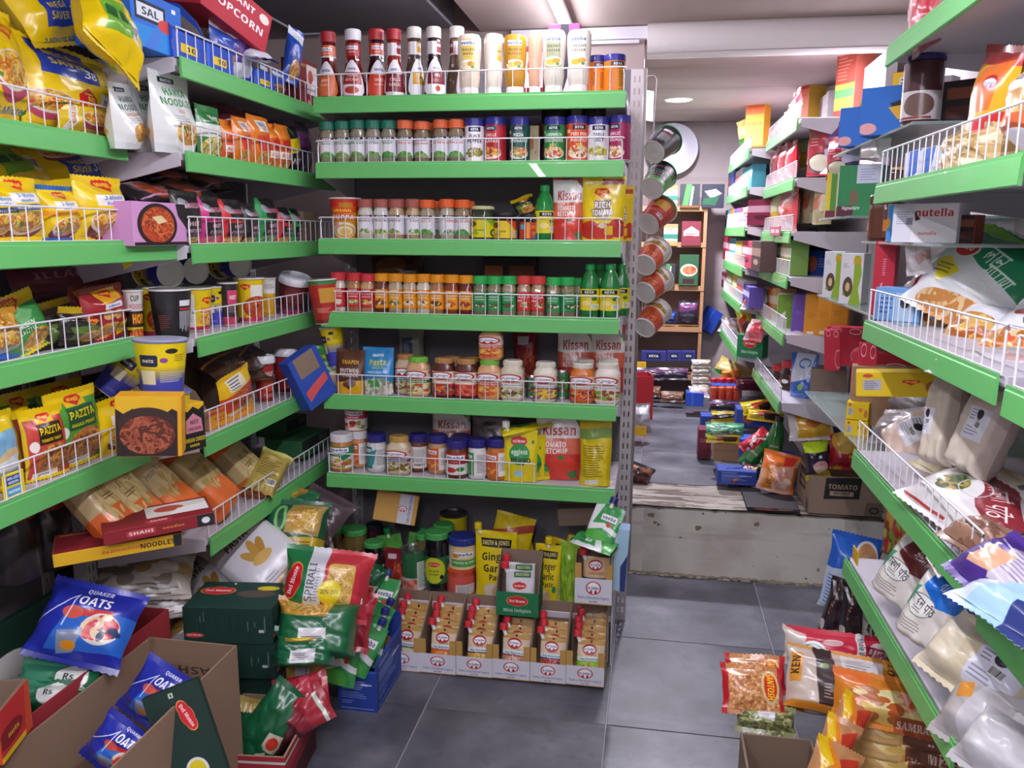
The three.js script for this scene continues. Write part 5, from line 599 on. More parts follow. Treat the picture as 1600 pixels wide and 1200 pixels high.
def('creamFlat', 180, 120, (a) => a.bg('#d8cfae').p([30, 60, 60, 40, 56, 70, 36, 90], '#e4dcc0').p([60, 70, 100, 80, 90, 100, 50, 100], '#b82a34').ln([20, 40, 34, 70, 60, 66], 1.6, '#8a5a34')); def('maroonFlour', 300, 200, (a) => a.bg('#dedcdc').p([10, 0, 60, 4, 100, 40, 100, 74, 70, 60, 40, 30], '#8c2630').e(36, 50, 26, 26, '#e9e7e6').e(34, 48, 14, 16, '#7a8a3a').bits(34, 48, 12, 14, ['#4f6a2a', '#b89a5a', '#3f5a24'], 24, 5).ring(52, 40, 14, 14, 1.4, '#c8c6ca').deva('पीठ', 82, 50, 15, '#f0e8e4', { rot: 50 }).deva('नाचणी', 66, 30, 13, '#f0e8e4', { rot: 40 }).p([70, 100, 100, 78, 100, 100], '#e09a2c').r(0, 88, 60, 3, '#a8343a')); def('brownLump', 150, 110, (a) => a.bg('#8a6450').bits(50, 50, 46, 44, ['#7a5444', '#a07a64'], 30, 12)); def('purpleBag', 170, 150, (a) => a.bg('#4a2f8a').p([40, 10, 100, 4, 100, 70, 60, 76], '#c8c0cc').small(52, 20, 44, 8, '#8a80a0', 5).p([20, 40, 60, 34, 60, 70, 26, 76], '#d8a884').ln([10, 20, 60, 34, 100, 30], 2, '#e0dcf0')); def('blueFlat', 150, 100, (a) => a.bg('#a8cfe6').p([0, 0, 30, 0, 20, 100, 0, 100], '#cfdfe8').p([60, 60, 100, 40, 100, 100, 70, 100], '#2a3a7a')); def('orangeWhite', 130, 140, (a) => a.bg('#e8e6e4').p([0, 20, 70, 60, 60, 100, 0, 70], '#e0642c'));
const ata = (col, w1, w2) => (a) => a.bg('#dcd7cf').p([30, 0, 100, 0, 100, 44, 62, 48, 24, 32], col).p([36, 3, 96, 3, 96, 10, 40, 12], '#eeeae6').deva(w1, 68, 24, 9, '#f4ece8', { rot: 12 }).e(36, 54, 27, 13, '#ebe9e6').ring(36, 54, 27, 13, 1, '#5a6a62').deva(w2, 36, 52, 9, '#26302c', { rot: 10 }).small(22, 58, 26, 2, '#7a7a78').small(12, 74, 50, 4, '#8a8680', 3.4).p([0, 40, 20, 34, 10, 64, 0, 66], '#3f9a6c');
def('ataMaroon', 190, 230, ata('#6e2a2a', 'अनमाल', 'नाचणी पीठ')); def('ataBlue', 190, 230, ata('#1b74d8', 'तांदल', 'तांदल पीठ')); def('creamLabel', 240, 150, (a) => stick(a.bg('#ded3b2').p([0, 10, 30, 0, 40, 60, 20, 100, 0, 100], '#e8dec4'), 52, 16, 42, 62)); def('greyOrange', 180, 180, (a) => a.bg('#b9b4b2').e(70, 60, 40, 46, '#cdcbcd').p([8, 14, 24, 8, 34, 44, 16, 52], '#e39a3c').t('₹', 20, 30, 16, '#7a4a1c')); def('greyWhite', 180, 160, (a) => a.bg('#c4c0c2').e(56, 50, 50, 46, '#d2d0d3'));
def('blueToast', 180, 170, (a) => a.bg('#2a63c4').p([0, 46, 40, 40, 30, 100, 0, 100], '#c2cfe2').small(4, 54, 26, 9, '#4a78c4', 4.4).e(66, 26, 24, 20, '#e6e2dc').e(66, 26, 20, 17, '#c99468').e(64, 30, 12, 10, '#d8a878').bits(70, 80, 24, 14, ['#5f8ad8', '#8fb0e8', '#2a50a8'], 20, 9)); def('darkBrown', 130, 220, (a) => a.bg('#2c2025').t('Choco', 28, 24, 12, '#a8876a', { rot: -70, f: 'serif', mw: 60 }).small(20, 44, 60, 5, '#4a3a40').p([14, 76, 86, 70, 90, 100, 10, 100], '#b9b2a2').e(8, 70, 8, 8, '#c8c2b8')); def('seedPouch', 120, 180, (a) => a.bg('#8a4a2c').bits(50, 30, 46, 26, ['#d8a03a', '#e8c86a', '#b8702c'], 40, 13).bits(50, 70, 46, 26, ['#8aa83a', '#c8c04a', '#c83a2c'], 36, 13)); def('greyPellet', 110, 160, (a) => a.bg('#b8b4a8').bits(50, 50, 46, 46, ['#d2cec2', '#9c988a', '#2f4a3a'], 50, 14));
def('redMaalsa', 280, 90, (a) => a.bg('#cf2c46').p([0, 0, 20, 20, 14, 100, 0, 100], '#d8ccc0').e(26, 62, 12, 26, '#e2e6e2').ring(26, 62, 8, 18, 2, '#7ab090').e(44, 36, 10, 8, '#eec8c4', -.3).e(50, 64, 14, 8, '#eec8c4', .2).small(34, 84, 20, 2, '#f0d0d0', 7).r(66, 0, 8, 100, '#e8e4e4').t('Whole Wheat', 70, 50, 8, '#3a3a3c', { rot: 90, mw: 80 }).e(88, 56, 12, 36, '#eedfe0').deva('मालसा', 88, 54, 30, '#b8243c', { rot: 8 })); def('lokwan', 240, 150, (a) => a.bg('#cbbcae').p([0, 0, 100, 0, 100, 6, 0, 4], '#e09a3a').rb(3, 14, 10, 50, 2, '#e39a34').t('KEN', 8, 38, 10, '#4a3420', { rot: -90 }).p([22, 0, 38, 0, 46, 100, 30, 100], '#3a2626').e(32, 34, 4, 4, '#7a9a4a').small(33, 60, 8, 5, '#b8a89a', 5).r(46, 6, 36, 88, '#dedee0').small(50, 14, 22, 7, '#8a8a90', 4.5).r(82, 0, 18, 100, '#dc9832').t('Lokwan', 90, 44, 12, '#4a2a14', { rot: 90, f: 'serif' }).p([0, 92, 100, 94, 100, 100, 0, 100], '#e0902c')); def('santosh', 190, 160, (a) => a.bg('#c98a52').bits(50, 50, 50, 50, ['#e0a468', '#b87440', '#eec08c', '#a8622f', '#d89458'], 900, 2.6).r(0, 0, 9, 100, '#c01f2e').r(91, 0, 9, 100, '#c01f2e').e(77, 46, 15, 34, '#dccaa0').e(77, 46, 11, 29, '#d83a1c').t('SANTOSH', 77, 46, 16, '#f6d83a', { rot: 90, mw: 54 }).ring(77, 46, 11, 29, 1, '#f0b41c')); def('greenSeed', 200, 70, (a) => a.bg('#8a8f5a').bits(50, 50, 50, 50, ['#a8b070', '#6a7040', '#c2c88c', '#5a6038'], 500, 2.6).p([34, 6, 66, 20, 64, 60, 36, 44], '#dfdfe4')); def('samrat', 280, 90, (a) => a.bg('#bb8a3e').p([0, 0, 36, 0, 44, 30, 40, 100, 0, 100], '#c8a262').e(30, 46, 16, 34, '#ddc47a').bits(30, 46, 14, 28, ['#e8d498', '#c8a850'], 14, 5).r(44, 0, 56, 100, '#8e4f24').r(44, 62, 56, 38, '#6f3a1a').t('SAMRAT', 68, 46, 40, '#ead8c4', { mw: 44, f: 'serif' }).small(78, 76, 18, 2, '#c8a882', 8)); def('samratTop', 240, 140, (a) => a.bg('#d88428').e(60, 60, 34, 30, '#e8c86a').e(50, 50, 14, 18, '#e8e0a0').e(74, 50, 16, 20, '#e2a08a').bits(50, 60, 40, 30, ['#c8642a', '#f0dc8c', '#b8702c'], 30, 6).r(60, 74, 40, 26, '#a8542a').t('SAMRAT', 80, 86, 16, '#f0dccc', { mw: 36, f: 'serif' }).p([0, 0, 40, 6, 30, 30, 0, 20], '#e8762c')); def('handleBag', 150, 220, (a) => a.bg('#c08a5a').p([0, 0, 30, 0, 100, 80, 100, 100, 80, 100], '#e88a24').p([0, 0, 22, 0, 40, 30, 20, 44], '#e8c014').bits(56, 70, 36, 26, ['#d8a878', '#b8783c', '#e8d0b0'], 24, 9).p([50, 20, 90, 10, 96, 40, 70, 50], '#c8402a'));
def('mtrBox', 170, 110, (a) => a.bg('#c21f3a').e(58, 60, 34, 34, '#e8d8c8').e(58, 64, 28, 26, '#c8a878').rb(40, 26, 36, 26, 10, '#b01c34').ring(58, 40, 17, 13, 2, '#eee4dc').t('MTR', 58, 40, 18, '#fff', { mw: 26 }).bits(20, 80, 12, 14, ['#e0a03a', '#f0d8b0'], 10, 6)); def('mtrPanel', 70, 160, (a) => a.bg('#c4203a').ring(24, 8, 14, 7, 2, '#eec8c8').ring(74, 10, 14, 7, 2, '#eec8c8').ring(88, 72, 20, 22, 3, '#e8a8ac')); def('yellowCarton', 160, 80, (a) => a.bg('#e8c80e').r(8, 30, 22, 44, '#b8b8c0').small(10, 36, 18, 5, '#6a6a7a', 8).e(14, 14, 6, 8, '#c84a2c').maggi(64, 40, 12).e(88, 60, 8, 24, '#c8782a')); def('tomatoBox', 200, 110, (a) => a.bg('#a08a76').p([22, 4, 70, 0, 68, 56, 20, 60], '#272624').t('TOMATO', 45, 26, 18, '#c0a68c', { mw: 40 }).r(28, 38, 32, 12, '#b8a088').t('KETCHUP', 44, 44.5, 9, '#272624', { mw: 28 }).p([78, 64, 100, 64, 100, 100, 76, 100], '#7a6a5c').e(89, 84, 7, 9, '#3a342e').e(89, 84, 4, 5, '#7a6a5c'));  def('snackYellow', 200, 120, (a) => a.bg('#d8d4d0').p([10, 10, 60, 4, 66, 86, 14, 92], '#e0a82c').e(38, 50, 22, 30, '#e8bc4a').e(38, 50, 12, 16, '#c8722a').p([62, 6, 96, 10, 100, 70, 70, 84], '#2a2434').e(80, 44, 12, 20, '#d89aa8').r(88, 20, 5, 8, '#eee')); def('snackPurple', 130, 160, (a) => a.bg('#2a2034').r(0, 0, 100, 26, '#b8d81c').r(48, 34, 14, 8, '#d8dce0').e(54, 64, 32, 16, '#d89aa0').e(50, 70, 22, 10, '#e8c8b0').p([0, 84, 100, 74, 100, 100, 0, 100], '#c8b83a')); def('haldiram', 150, 160, (a) => a.bg('#b82030').e(40, 30, 36, 30, '#e0a82c').p([20, 8, 60, 4, 50, 50, 30, 54], '#e8c25a').r(46, 62, 20, 8, '#e8b01c').e(74, 82, 18, 12, '#e8d8d8').e(74, 82, 15, 9.5, '#b82030').t('H.R', 74, 82, 9, '#fff').bits(20, 96, 30, 6, ['#d89a2a', '#c8781c'], 14, 6)); def('kraftInk', 160, 170, (a) => a.bg('#8f7d6a').small(12, 56, 76, 3, '#5a4c40', 7).small(12, 80, 60, 2, '#5a4c40', 8));
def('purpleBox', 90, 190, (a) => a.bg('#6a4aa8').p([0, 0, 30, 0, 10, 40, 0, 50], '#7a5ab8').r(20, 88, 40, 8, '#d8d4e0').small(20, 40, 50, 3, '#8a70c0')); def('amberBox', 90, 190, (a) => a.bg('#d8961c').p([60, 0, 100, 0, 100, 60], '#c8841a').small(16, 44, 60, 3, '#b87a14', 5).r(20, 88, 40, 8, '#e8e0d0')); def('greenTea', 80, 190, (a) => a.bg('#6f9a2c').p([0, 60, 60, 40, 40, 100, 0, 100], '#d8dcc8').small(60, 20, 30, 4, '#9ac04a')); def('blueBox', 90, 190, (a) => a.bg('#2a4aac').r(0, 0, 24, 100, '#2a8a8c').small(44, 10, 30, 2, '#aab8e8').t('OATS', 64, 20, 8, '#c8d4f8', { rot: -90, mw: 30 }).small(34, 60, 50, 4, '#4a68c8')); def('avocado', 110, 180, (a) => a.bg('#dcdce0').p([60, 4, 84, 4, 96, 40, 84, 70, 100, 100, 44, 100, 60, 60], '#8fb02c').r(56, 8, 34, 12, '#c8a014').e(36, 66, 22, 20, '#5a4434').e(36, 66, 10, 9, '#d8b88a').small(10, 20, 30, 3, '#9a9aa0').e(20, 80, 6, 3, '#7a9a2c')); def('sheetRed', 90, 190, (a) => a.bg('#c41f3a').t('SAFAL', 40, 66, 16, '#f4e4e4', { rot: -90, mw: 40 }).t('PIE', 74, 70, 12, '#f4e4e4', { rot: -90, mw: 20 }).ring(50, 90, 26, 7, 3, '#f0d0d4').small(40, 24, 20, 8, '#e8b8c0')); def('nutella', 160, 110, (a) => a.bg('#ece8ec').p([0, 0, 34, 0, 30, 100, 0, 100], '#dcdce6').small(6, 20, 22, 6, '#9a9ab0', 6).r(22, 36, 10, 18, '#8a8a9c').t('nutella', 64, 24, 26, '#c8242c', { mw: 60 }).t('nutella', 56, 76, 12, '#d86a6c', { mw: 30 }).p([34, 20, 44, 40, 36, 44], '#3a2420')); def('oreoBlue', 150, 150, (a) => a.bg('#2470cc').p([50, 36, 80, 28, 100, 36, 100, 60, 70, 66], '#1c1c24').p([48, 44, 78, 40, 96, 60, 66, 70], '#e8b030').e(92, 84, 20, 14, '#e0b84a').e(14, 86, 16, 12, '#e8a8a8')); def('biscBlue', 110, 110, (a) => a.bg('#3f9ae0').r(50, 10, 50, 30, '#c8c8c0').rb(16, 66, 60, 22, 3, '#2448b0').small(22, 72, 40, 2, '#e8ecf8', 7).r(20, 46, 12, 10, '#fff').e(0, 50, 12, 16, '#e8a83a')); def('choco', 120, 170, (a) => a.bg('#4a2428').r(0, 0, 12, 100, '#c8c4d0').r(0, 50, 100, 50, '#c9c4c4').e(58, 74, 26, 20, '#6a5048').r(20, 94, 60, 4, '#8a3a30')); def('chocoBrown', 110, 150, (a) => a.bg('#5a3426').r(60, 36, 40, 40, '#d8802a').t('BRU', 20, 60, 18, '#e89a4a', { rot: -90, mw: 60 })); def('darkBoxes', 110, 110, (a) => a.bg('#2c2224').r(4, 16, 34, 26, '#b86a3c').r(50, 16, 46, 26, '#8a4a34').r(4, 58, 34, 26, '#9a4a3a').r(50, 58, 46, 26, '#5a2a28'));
def('spiceCart', 90, 170, (a) => a.bg('#c8602c').r(0, 0, 100, 34, '#c8a03a').r(0, 20, 100, 22, '#7aa03a').r(0, 42, 100, 16, '#a8342c').r(0, 46, 40, 8, '#3a7a7a').small(10, 66, 70, 6, '#a84a24', 5)); def('brownCart', 90, 170, (a) => a.bg('#8a3a2c').r(0, 44, 100, 30, '#b8a03a').r(0, 50, 100, 10, '#4a8a4a').small(10, 10, 70, 8, '#b8705c', 4)); def('redWhite', 80, 180, (a) => { a.bg('#cf2f3c'); for (let i = 0; i < 5; i++) a.e(rr(30, 70), 10 + i * 19, rr(16, 34), rr(5, 8), '#eedadb', rr(-.6, .6)).e(rr(20, 80), 18 + i * 19, 12, 4, '#b8202c'); }); def('greenClear', 110, 170, (a) => a.bg('#b8c890').r(0, 0, 100, 16, '#7aa86a').p([0, 60, 100, 50, 100, 80, 0, 86], '#c8aa2c').e(50, 80, 40, 14, '#b89a3a')); def('garlicBag', 130, 190, (a) => a.bg('#a82a38').p([60, 0, 100, 0, 100, 100, 76, 100], '#5a3a7a').small(16, 26, 40, 3, '#e0a0a4', 6).e(46, 76, 36, 20, '#3a2028').e(46, 74, 30, 16, '#dcd4b8').p([60, 50, 100, 44, 100, 60, 64, 66], '#c8c0e0')); def('tanPouch', 90, 180, (a) => a.bg('#c9bf94').p([0, 40, 50, 24, 50, 60, 0, 66], '#c87a5a').e(70, 70, 8, 5, '#a89a6a')); def('signatureGreen', 130, 180, (a) => a.bg('#2f8a52').r(44, 0, 56, 36, '#cfd4e4').small(52, 8, 40, 5, '#9aa4c8', 5).r(30, 50, 20, 28, '#7a6a50').r(0, 80, 40, 20, '#5a2438').t('Signature', 34, 84, 9, '#eef2ea', { f: 'serif', mw: 44 })); def('stripeYG', 70, 180, (a) => a.bg('#4f8a34').r(0, 0, 44, 100, '#d8c034').r(0, 84, 100, 16, '#6a2440')); def('tomPack', 80, 180, (a) => a.bg('#dcd8d4').e(50, 50, 34, 18, '#d8503a').e(60, 56, 20, 10, '#e8805a').r(0, 78, 100, 22, '#6a2038').small(20, 10, 50, 3, '#d87a5a', 6));
def('sachetG', 90, 120, (a) => a.bg('#d8d0c4').r(0, 0, 100, 20, '#c88a5a').small(16, 24, 60, 2, '#c8482c', 7).r(0, 46, 100, 22, '#2f7a68').r(0, 78, 100, 22, '#d88a5a')); def('sachetD', 90, 120, (a) => a.bg('#2c3438').p([30, 0, 60, 0, 40, 100, 10, 100], '#4a8a4a').p([60, 10, 70, 10, 60, 90, 48, 90], '#dfe6e0').r(0, 90, 100, 10, '#7a4a2c')); def('sachetB', 90, 120, (a) => a.bg('#25293a').p([10, 30, 60, 20, 90, 40, 40, 60], '#c8c4c4').small(20, 40, 40, 2, '#c86a5a', 7).p([10, 60, 80, 50, 60, 90, 0, 84], '#1f5a3a')); def('sachetR', 90, 120, (a) => a.bg('#7a2a3a').p([10, 40, 50, 20, 90, 40, 90, 60, 10, 60], '#d2c8c4').small(20, 50, 60, 4, '#8a2a3a', 8)); def('pizzaBox', 100, 130, (a) => a.bg('#2a5a3a').e(50, 50, 44, 20, '#e8e4da').noodles(54, 50, 36, 14, ['#d8643a', '#e88a5a', '#b84a2a']).r(20, 78, 60, 16, '#3a1a1c')); def('blueKeya', 130, 70, (a) => a.bg('#2f3686').rb(20, 20, 60, 60, 4, '#171c3a').t('KEYA', 50, 50, 34, '#fff', { mw: 40 })); def('yellowTag', 60, 60, (a) => a.bg('#d8ae28').e(70, 30, 6, 6, '#8a6a14').small(20, 56, 40, 2, '#a8841c', 9));
 ['#3f9aa8', '#e07a3a', '#5a4aa0', '#c83a5a', '#d8d6dc', '#8a2a4a', '#c8b04a', '#7aa04a', '#b88a5a', '#4a3430'].forEach((c, i) => def('mini' + i, 50, 90, (a) => a.bg(c).r(0, 24, 100, 26, ['#e8e4e8', '#f0d8b8', '#c8c8e8', '#f0c8d0', '#c86a6a', '#d8a8b8', '#e8e0b8', '#dce4c8', '#e4d4c0', '#a88a7a'][i]).e(50, 70, 26, 10, ['#2a6a74', '#b84a1c', '#3a2a70', '#8a1a34', '#6a9a5a', '#5a1a2c', '#8a7a24', '#4a6a2a', '#7a5a34', '#c8a08a'][i])));
def('redRibbon', 160, 40, (a) => a.bg('#b8606c').r(10, 30, 40, 40, '#d8c4cc').r(60, 34, 34, 36, '#d8c0c8')); def('greenNet', 160, 60, (a) => a.bg('#5fb08a').bits(50, 50, 50, 50, ['#8ad0aa', '#3f8a68', '#a8e0c0'], 60, 8)); def('yellowTubes', 150, 80, (a) => a.bg('#d8c61c').p([0, 40, 100, 30, 100, 60, 0, 74], '#3a2444').small(10, 12, 70, 3, '#8a7a14', 7)); def('crispsYellow', 150, 90, (a) => a.bg('#e0c81c').p([20, 30, 80, 20, 90, 60, 30, 70], '#c83a2a').p([40, 50, 90, 40, 80, 80, 50, 84], '#3a2a1c'));  def('greenBottle', 90, 160, (a) => a.bg('#1f6a2c').e(50, 50, 40, 6, '#2a3a24').small(26, 45, 50, 3, '#e8e0a8', 4)); def('orangeBag', 150, 180, (a) => a.bg('#d9a48c').p([0, 0, 100, 0, 90, 26, 0, 50], '#e0762a').p([60, 10, 90, 8, 84, 30, 56, 34], '#d8342c').r(14, 36, 26, 60, '#e8902c').small(18, 44, 18, 8, '#5a3a1c', 5).bits(66, 74, 28, 20, ['#e8c8b4', '#d0907a'], 14, 14).p([88, 30, 100, 30, 100, 100, 90, 100], '#e07a24')); def('bluePrint', 130, 80, (a) => a.bg('#28469c').e(30, 50, 16, 30, '#a85a48').small(50, 30, 40, 4, '#8aa4e0', 9)); def('bluePack', 110, 190, (a) => a.bg('#2a62b8').p([20, 0, 90, 0, 70, 50, 0, 60], '#c8d0dc').ring(54, 20, 20, 8, 4, '#4a80c8').e(50, 66, 10, 6, '#8ac03a').small(20, 80, 60, 3, '#a8c4e8', 4)); def('coffee', 90, 140, (a) => a.bg('#3a2422').e(46, 44, 14, 14, '#eef0ee').p([60, 0, 100, 0, 100, 100, 70, 100], '#b8303a')); def('signPink', 120, 120, (a) => a.bg('#c4487e').p([40, 0, 66, 0, 66, 100, 40, 100], '#2c2a3a').p([46, 90, 84, 40, 96, 90], '#efdde6').r(10, 12, 30, 26, '#d85a92').e(26, 26, 12, 8, '#f0e0ea')); def('lightBlueBox', 130, 90, (a) => a.bg('#6fa4dc').r(46, 14, 40, 86, '#a8c8e8').e(66, 44, 10, 16, '#3a3a44').small(8, 30, 32, 4, '#2a5a9c', 14)); def('paperSign', 60, 100, (a) => a.bg('#b8bcb0').e(30, 10, 12, 6, '#3a9a5a').small(16, 60, 70, 5, '#7a7e8a', 7).r(14, 66, 72, 26, '#8a8e98'));
def('jarBrown', 90, 60, (a) => a.bg('#4a2a20').small(20, 40, 50, 2, '#a88a6a', 14)); def('milkBlue', 100, 80, (a) => a.bg('#dfe4f0').p([30, 0, 100, 0, 80, 70, 30, 90], '#2a6ad0'));

const G = ['herb and spice jars on the second shelf','spice jars on the third shelf','square spice jars on the fourth shelf'];
for (const [c, n] of Object.entries({'bottle': 'sauce_bottle squeeze_bottle lemon_bottle capped_bottle green_bottle', 'tin': 'spice_tin black_tin', 'box': 'pink_carton red_carton dark_carton tilted_carton display_box blue_carton blue_display_box popcorn_carton noodle_carton brown_carton brown_display_box dark_green_carton red_yellow_box small_box sachet_box blue_box spice_carton white_box slim_box tea_box orange_carton green_carton biscuit_box white_carton dark_box yellow_carton floor_carton', 'jar': 'spice_jar pickle_jar spread_jar olive_jar dark_jar dip_jar storage_jar coffee_jar', 'packet': 'cream_packet snack_packet brown_packet pale_packet shadow_packet noodle_pack dark_packet pasta_pack maroon_pack lying_noodle_pack silver_packet flour_packet sachet_pack red_packet gold_packet floor_packet', 'cup': 'soup_cup noodle_cup hanging_cup', 'pouch': 'ketchup_pouch spice_pouch pasta_pouch shade_pouch mayo_pouch yellow_pouch bean_pouch spout_pouch paste_pouch sauce_pouch mini_pouch foil_pouch tan_pouch blue_pouch', 'can': 'green_can bean_can corn_can', 'bag': 'noodle_bag snack_bag white_bag pasta_bag green_bag spirali_bag foil_bag oats_bag soup_bag frozen_bag clear_bag flour_bag floor_bag cream_bag grey_sack dark_sack', 'wrapper': 'loose_wrapper plastic_wrap', 'card': 'small_card', 'tray': 'black_tray', 'tag': 'price_tag yellow_tag price_label', 'sign': 'paper_notice', 'tub': 'chocolate_tub orange_tub', 'tile': 'slate_slab', 'basket': 'red_basket'})) for (const k of n.split(' ')) CAT[k] = c;
// ---------------------------------------------------------------- the goods
for (const k of ['redFlatSide', 'redFlat', 'amberEnd', 'yellowSide', 'delSide', 'delDark']) cell(k);   // faces of one carton share a page
// middle unit, top shelf: sauce bottles
I('sauce_bottle','red-capped sauce bottle with orange label at the left end of the top shelf','sauce',{w:.071,h:.194,cap:'#b3282f',fill:'#6b1d16',l:'sauceOrange',neck:'neckOrange'},[-.987,1.752,-2.481]);
I('sauce_bottle','white-capped ketchup bottle with a tomato on its white and red label','sauce',{w:.074,h:.198,cap:'#eeedf2',fill:'#7a1618',l:'sauceTomato',neck:'neckRed'},[-.909,1.752,-2.482],[0,.12,0]);
I('sauce_bottle','red-capped dark sauce bottle with orange-red label turned to the right','sauce',{w:.072,h:.201,cap:'#b3282f',fill:'#2c1014',l:'sauceRed',neck:'neckOr2'},[-.842,1.752,-2.499],[0,.5,0]);
I('sauce_bottle','red-capped sauce bottle with dark red label and white neck band','sauce',{w:.067,h:.197,cap:'#b3282f',fill:'#8e2a1e',l:'sauceDark',neck:'neckWhite'},[-.784,1.752,-2.487],[0,.35,0]);
I('sauce_bottle','white-capped brown bottle with yellow label turned half away','sauce',{w:.065,h:.202,cap:'#e3e0da',fill:'#4a4034',l:'sauceYellow',neck:'neckYellow'},[-.724,1.752,-2.496],[0,.8,0]);
I('sauce_bottle','white-capped dark bottle with white and maroon label beside the yellow-labelled one','sauce',{w:.066,h:.197,cap:'#e3e0da',fill:'#2a1c1e',l:'sauceWhite',neck:'neckWhite'},[-.66,1.752,-2.481],[0,.4,0]);
I('sauce_bottle','white-capped brown bottle half hidden behind the first cream squeeze bottle','sauce',{w:.067,h:.209,cap:'#dcd8ce',fill:'#6a5440',l:'sauceWhite',neck:'neckWhite'},[-.604,1.752,-2.537],[0,1.3,0]);
I('squeeze_bottle','cream squeeze bottle with yellow label, leftmost of the upturned squeeze bottles','squeeze',{w:.069,h:.172,fill:'#e3d5bf',l:'sqYellow'},[-.55,1.752,-2.471]);
I('squeeze_bottle','pale squeeze bottle showing only the edge of its label','squeeze',{w:.059,h:.172,fill:'#e4dccb',l:'sqHalf'},[-.478,1.752,-2.472],[0,.5,0]);
I('squeeze_bottle','mustard-brown upturned squeeze bottle with white cap','squeeze',{w:.068,h:.167,fill:'#c08a22',l:'sqMustard'},[-.415,1.752,-2.47],[0,.1,0]);
I('squeeze_bottle','plain peach-coloured squeeze bottle without visible label','squeeze',{w:.052,h:.176,fill:'#e6b495',l:'sqPeach'},[-.358,1.752,-2.48],[0,1.2,0]);
I('squeeze_bottle','cream squeeze bottle with grey-green label under the lamp','squeeze',{w:.068,h:.176,fill:'#ded9c9',l:'sqGreen'},[-.302,1.752,-2.471]);
I('squeeze_bottle','white squeeze bottle with whitish label beside the orange tins','squeeze',{w:.07,h:.174,fill:'#e6e0d2',l:'sqWhite'},[-.23,1.752,-2.471]);
I('spice_tin','orange tin with blue lid, left of the two on the top shelf','tin',{w:.048,h:.109,cap:'#34328c',l:'tinTurmeric'},[-.18,1.752,-2.507]);
I('spice_tin','orange tin with blue lid at the right end of the top shelf','tin',{w:.062,h:.105,cap:'#34328c',l:'tinTurmeric'},[-.129,1.752,-2.484]);
I('pink_carton','pink and black printed carton behind the white squeeze bottles','box',{w:.097,h:.231,d:.05,l:'signPink'},[-.293,1.752,-2.658]);
I('red_carton','low red carton lying behind the mustard squeeze bottle','box',{w:.101,h:.17,d:.05,l:'redFlat'},[-.406,1.752,-2.678]);
// second shelf: spice jars and tins
I('spice_jar','green-capped herb jar, first from the left on the second shelf','spice',{w:.05,h:.125,cap:'#16705a',fill:'#8f8570',l:'herb0'},[-.995,1.562,-2.473],[0,.2,0],G[0]);
I('spice_jar','green-capped herb jar, second from the left on the second shelf','spice',{w:.049,h:.126,cap:'#16705a',fill:'#958a78',l:'herb1'},[-.946,1.562,-2.473],[0,.1,0],G[0]);
I('spice_jar','green-capped herb jar, third from the left on the second shelf','spice',{w:.049,h:.128,cap:'#16705a',fill:'#8d8674',l:'herb2'},[-.897,1.562,-2.472],[0,-.05,0],G[0]);
I('spice_jar','green-capped herb jar, fourth from the left on the second shelf','spice',{w:.049,h:.127,cap:'#16705a',fill:'#968d80',l:'herb3'},[-.848,1.562,-2.472],[0,.1,0],G[0]);
I('spice_jar','green-capped herb jar, fifth from the left on the second shelf','spice',{w:.048,h:.126,cap:'#16705a',fill:'#8a8674',l:'herb4'},[-.8,1.562,-2.472],[0,.05,0],G[0]);
I('spice_jar','orange-capped herb jar, first from the left on the second shelf','spice',{w:.05,h:.125,cap:'#e2693c',fill:'#85765f',l:'blend0'},[-.749,1.562,-2.473],[0,.1,0],G[0]);
I('spice_jar','orange-capped herb jar, second from the left on the second shelf','spice',{w:.048,h:.121,cap:'#e2693c',fill:'#85765f',l:'blend1'},[-.696,1.562,-2.472],[0,-.1,0],G[0]);
I('spice_jar','orange-capped herb jar, third from the left on the second shelf','spice',{w:.047,h:.125,cap:'#e2693c',fill:'#85765f',l:'blend2'},[-.638,1.562,-2.472],[0,0,0],G[0]);
I('spice_jar','orange-capped herb jar, fourth from the left on the second shelf','spice',{w:.049,h:.125,cap:'#e2693c',fill:'#85765f',l:'blend3'},[-.591,1.562,-2.472],[0,.1,0],G[0]);
I('spice_jar','orange-capped jar peeping out behind the first two orange-capped herb jars','spice',{w:.039,h:.124,cap:'#e2693c',fill:'#85765f',l:'blend1'},[-.737,1.562,-2.522]);
I('spice_jar','orange-capped jar peeping out behind the second and third orange-capped herb jars','spice',{w:.034,h:.123,cap:'#e2693c',fill:'#85765f',l:'blend1'},[-.678,1.562,-2.52]);
I('spice_tin','white pepper tin with blue lid on the second shelf','tin',{w:.06,h:.126,cap:'#35348e',l:'tinPepper'},[-.537,1.562,-2.478],[0,.2,0]);
I('spice_tin','red chilli flakes tin with blue lid','tin',{w:.064,h:.129,cap:'#35348e',l:'tinChilli'},[-.474,1.562,-2.48],[0,-.35,0]);
I('spice_tin','dark green oregano tin with blue lid standing apart','tin',{w:.061,h:.128,cap:'#35348e',l:'tinOregano'},[-.401,1.562,-2.479]);
I('spice_tin','bright green seasoning tin with blue lid','tin',{w:.066,h:.127,cap:'#35348e',l:'tinGreen'},[-.296,1.562,-2.481],[0,-.1,0]);
I('spice_tin','orange-red seasoning tin with blue lid','tin',{w:.065,h:.129,cap:'#35348e',l:'tinOrange'},[-.232,1.562,-2.481],[0,.3,0]);
I('spice_tin','white table salt tin with blue lid','tin',{w:.063,h:.125,cap:'#35348e',l:'tinSalt'},[-.17,1.562,-2.48],[0,.1,0]);
I('spice_tin','magenta seasoning tin with blue lid at the shelf end','tin',{w:.062,h:.129,cap:'#35348e',l:'tinMagenta'},[-.107,1.562,-2.479],[0,-.6,0]);
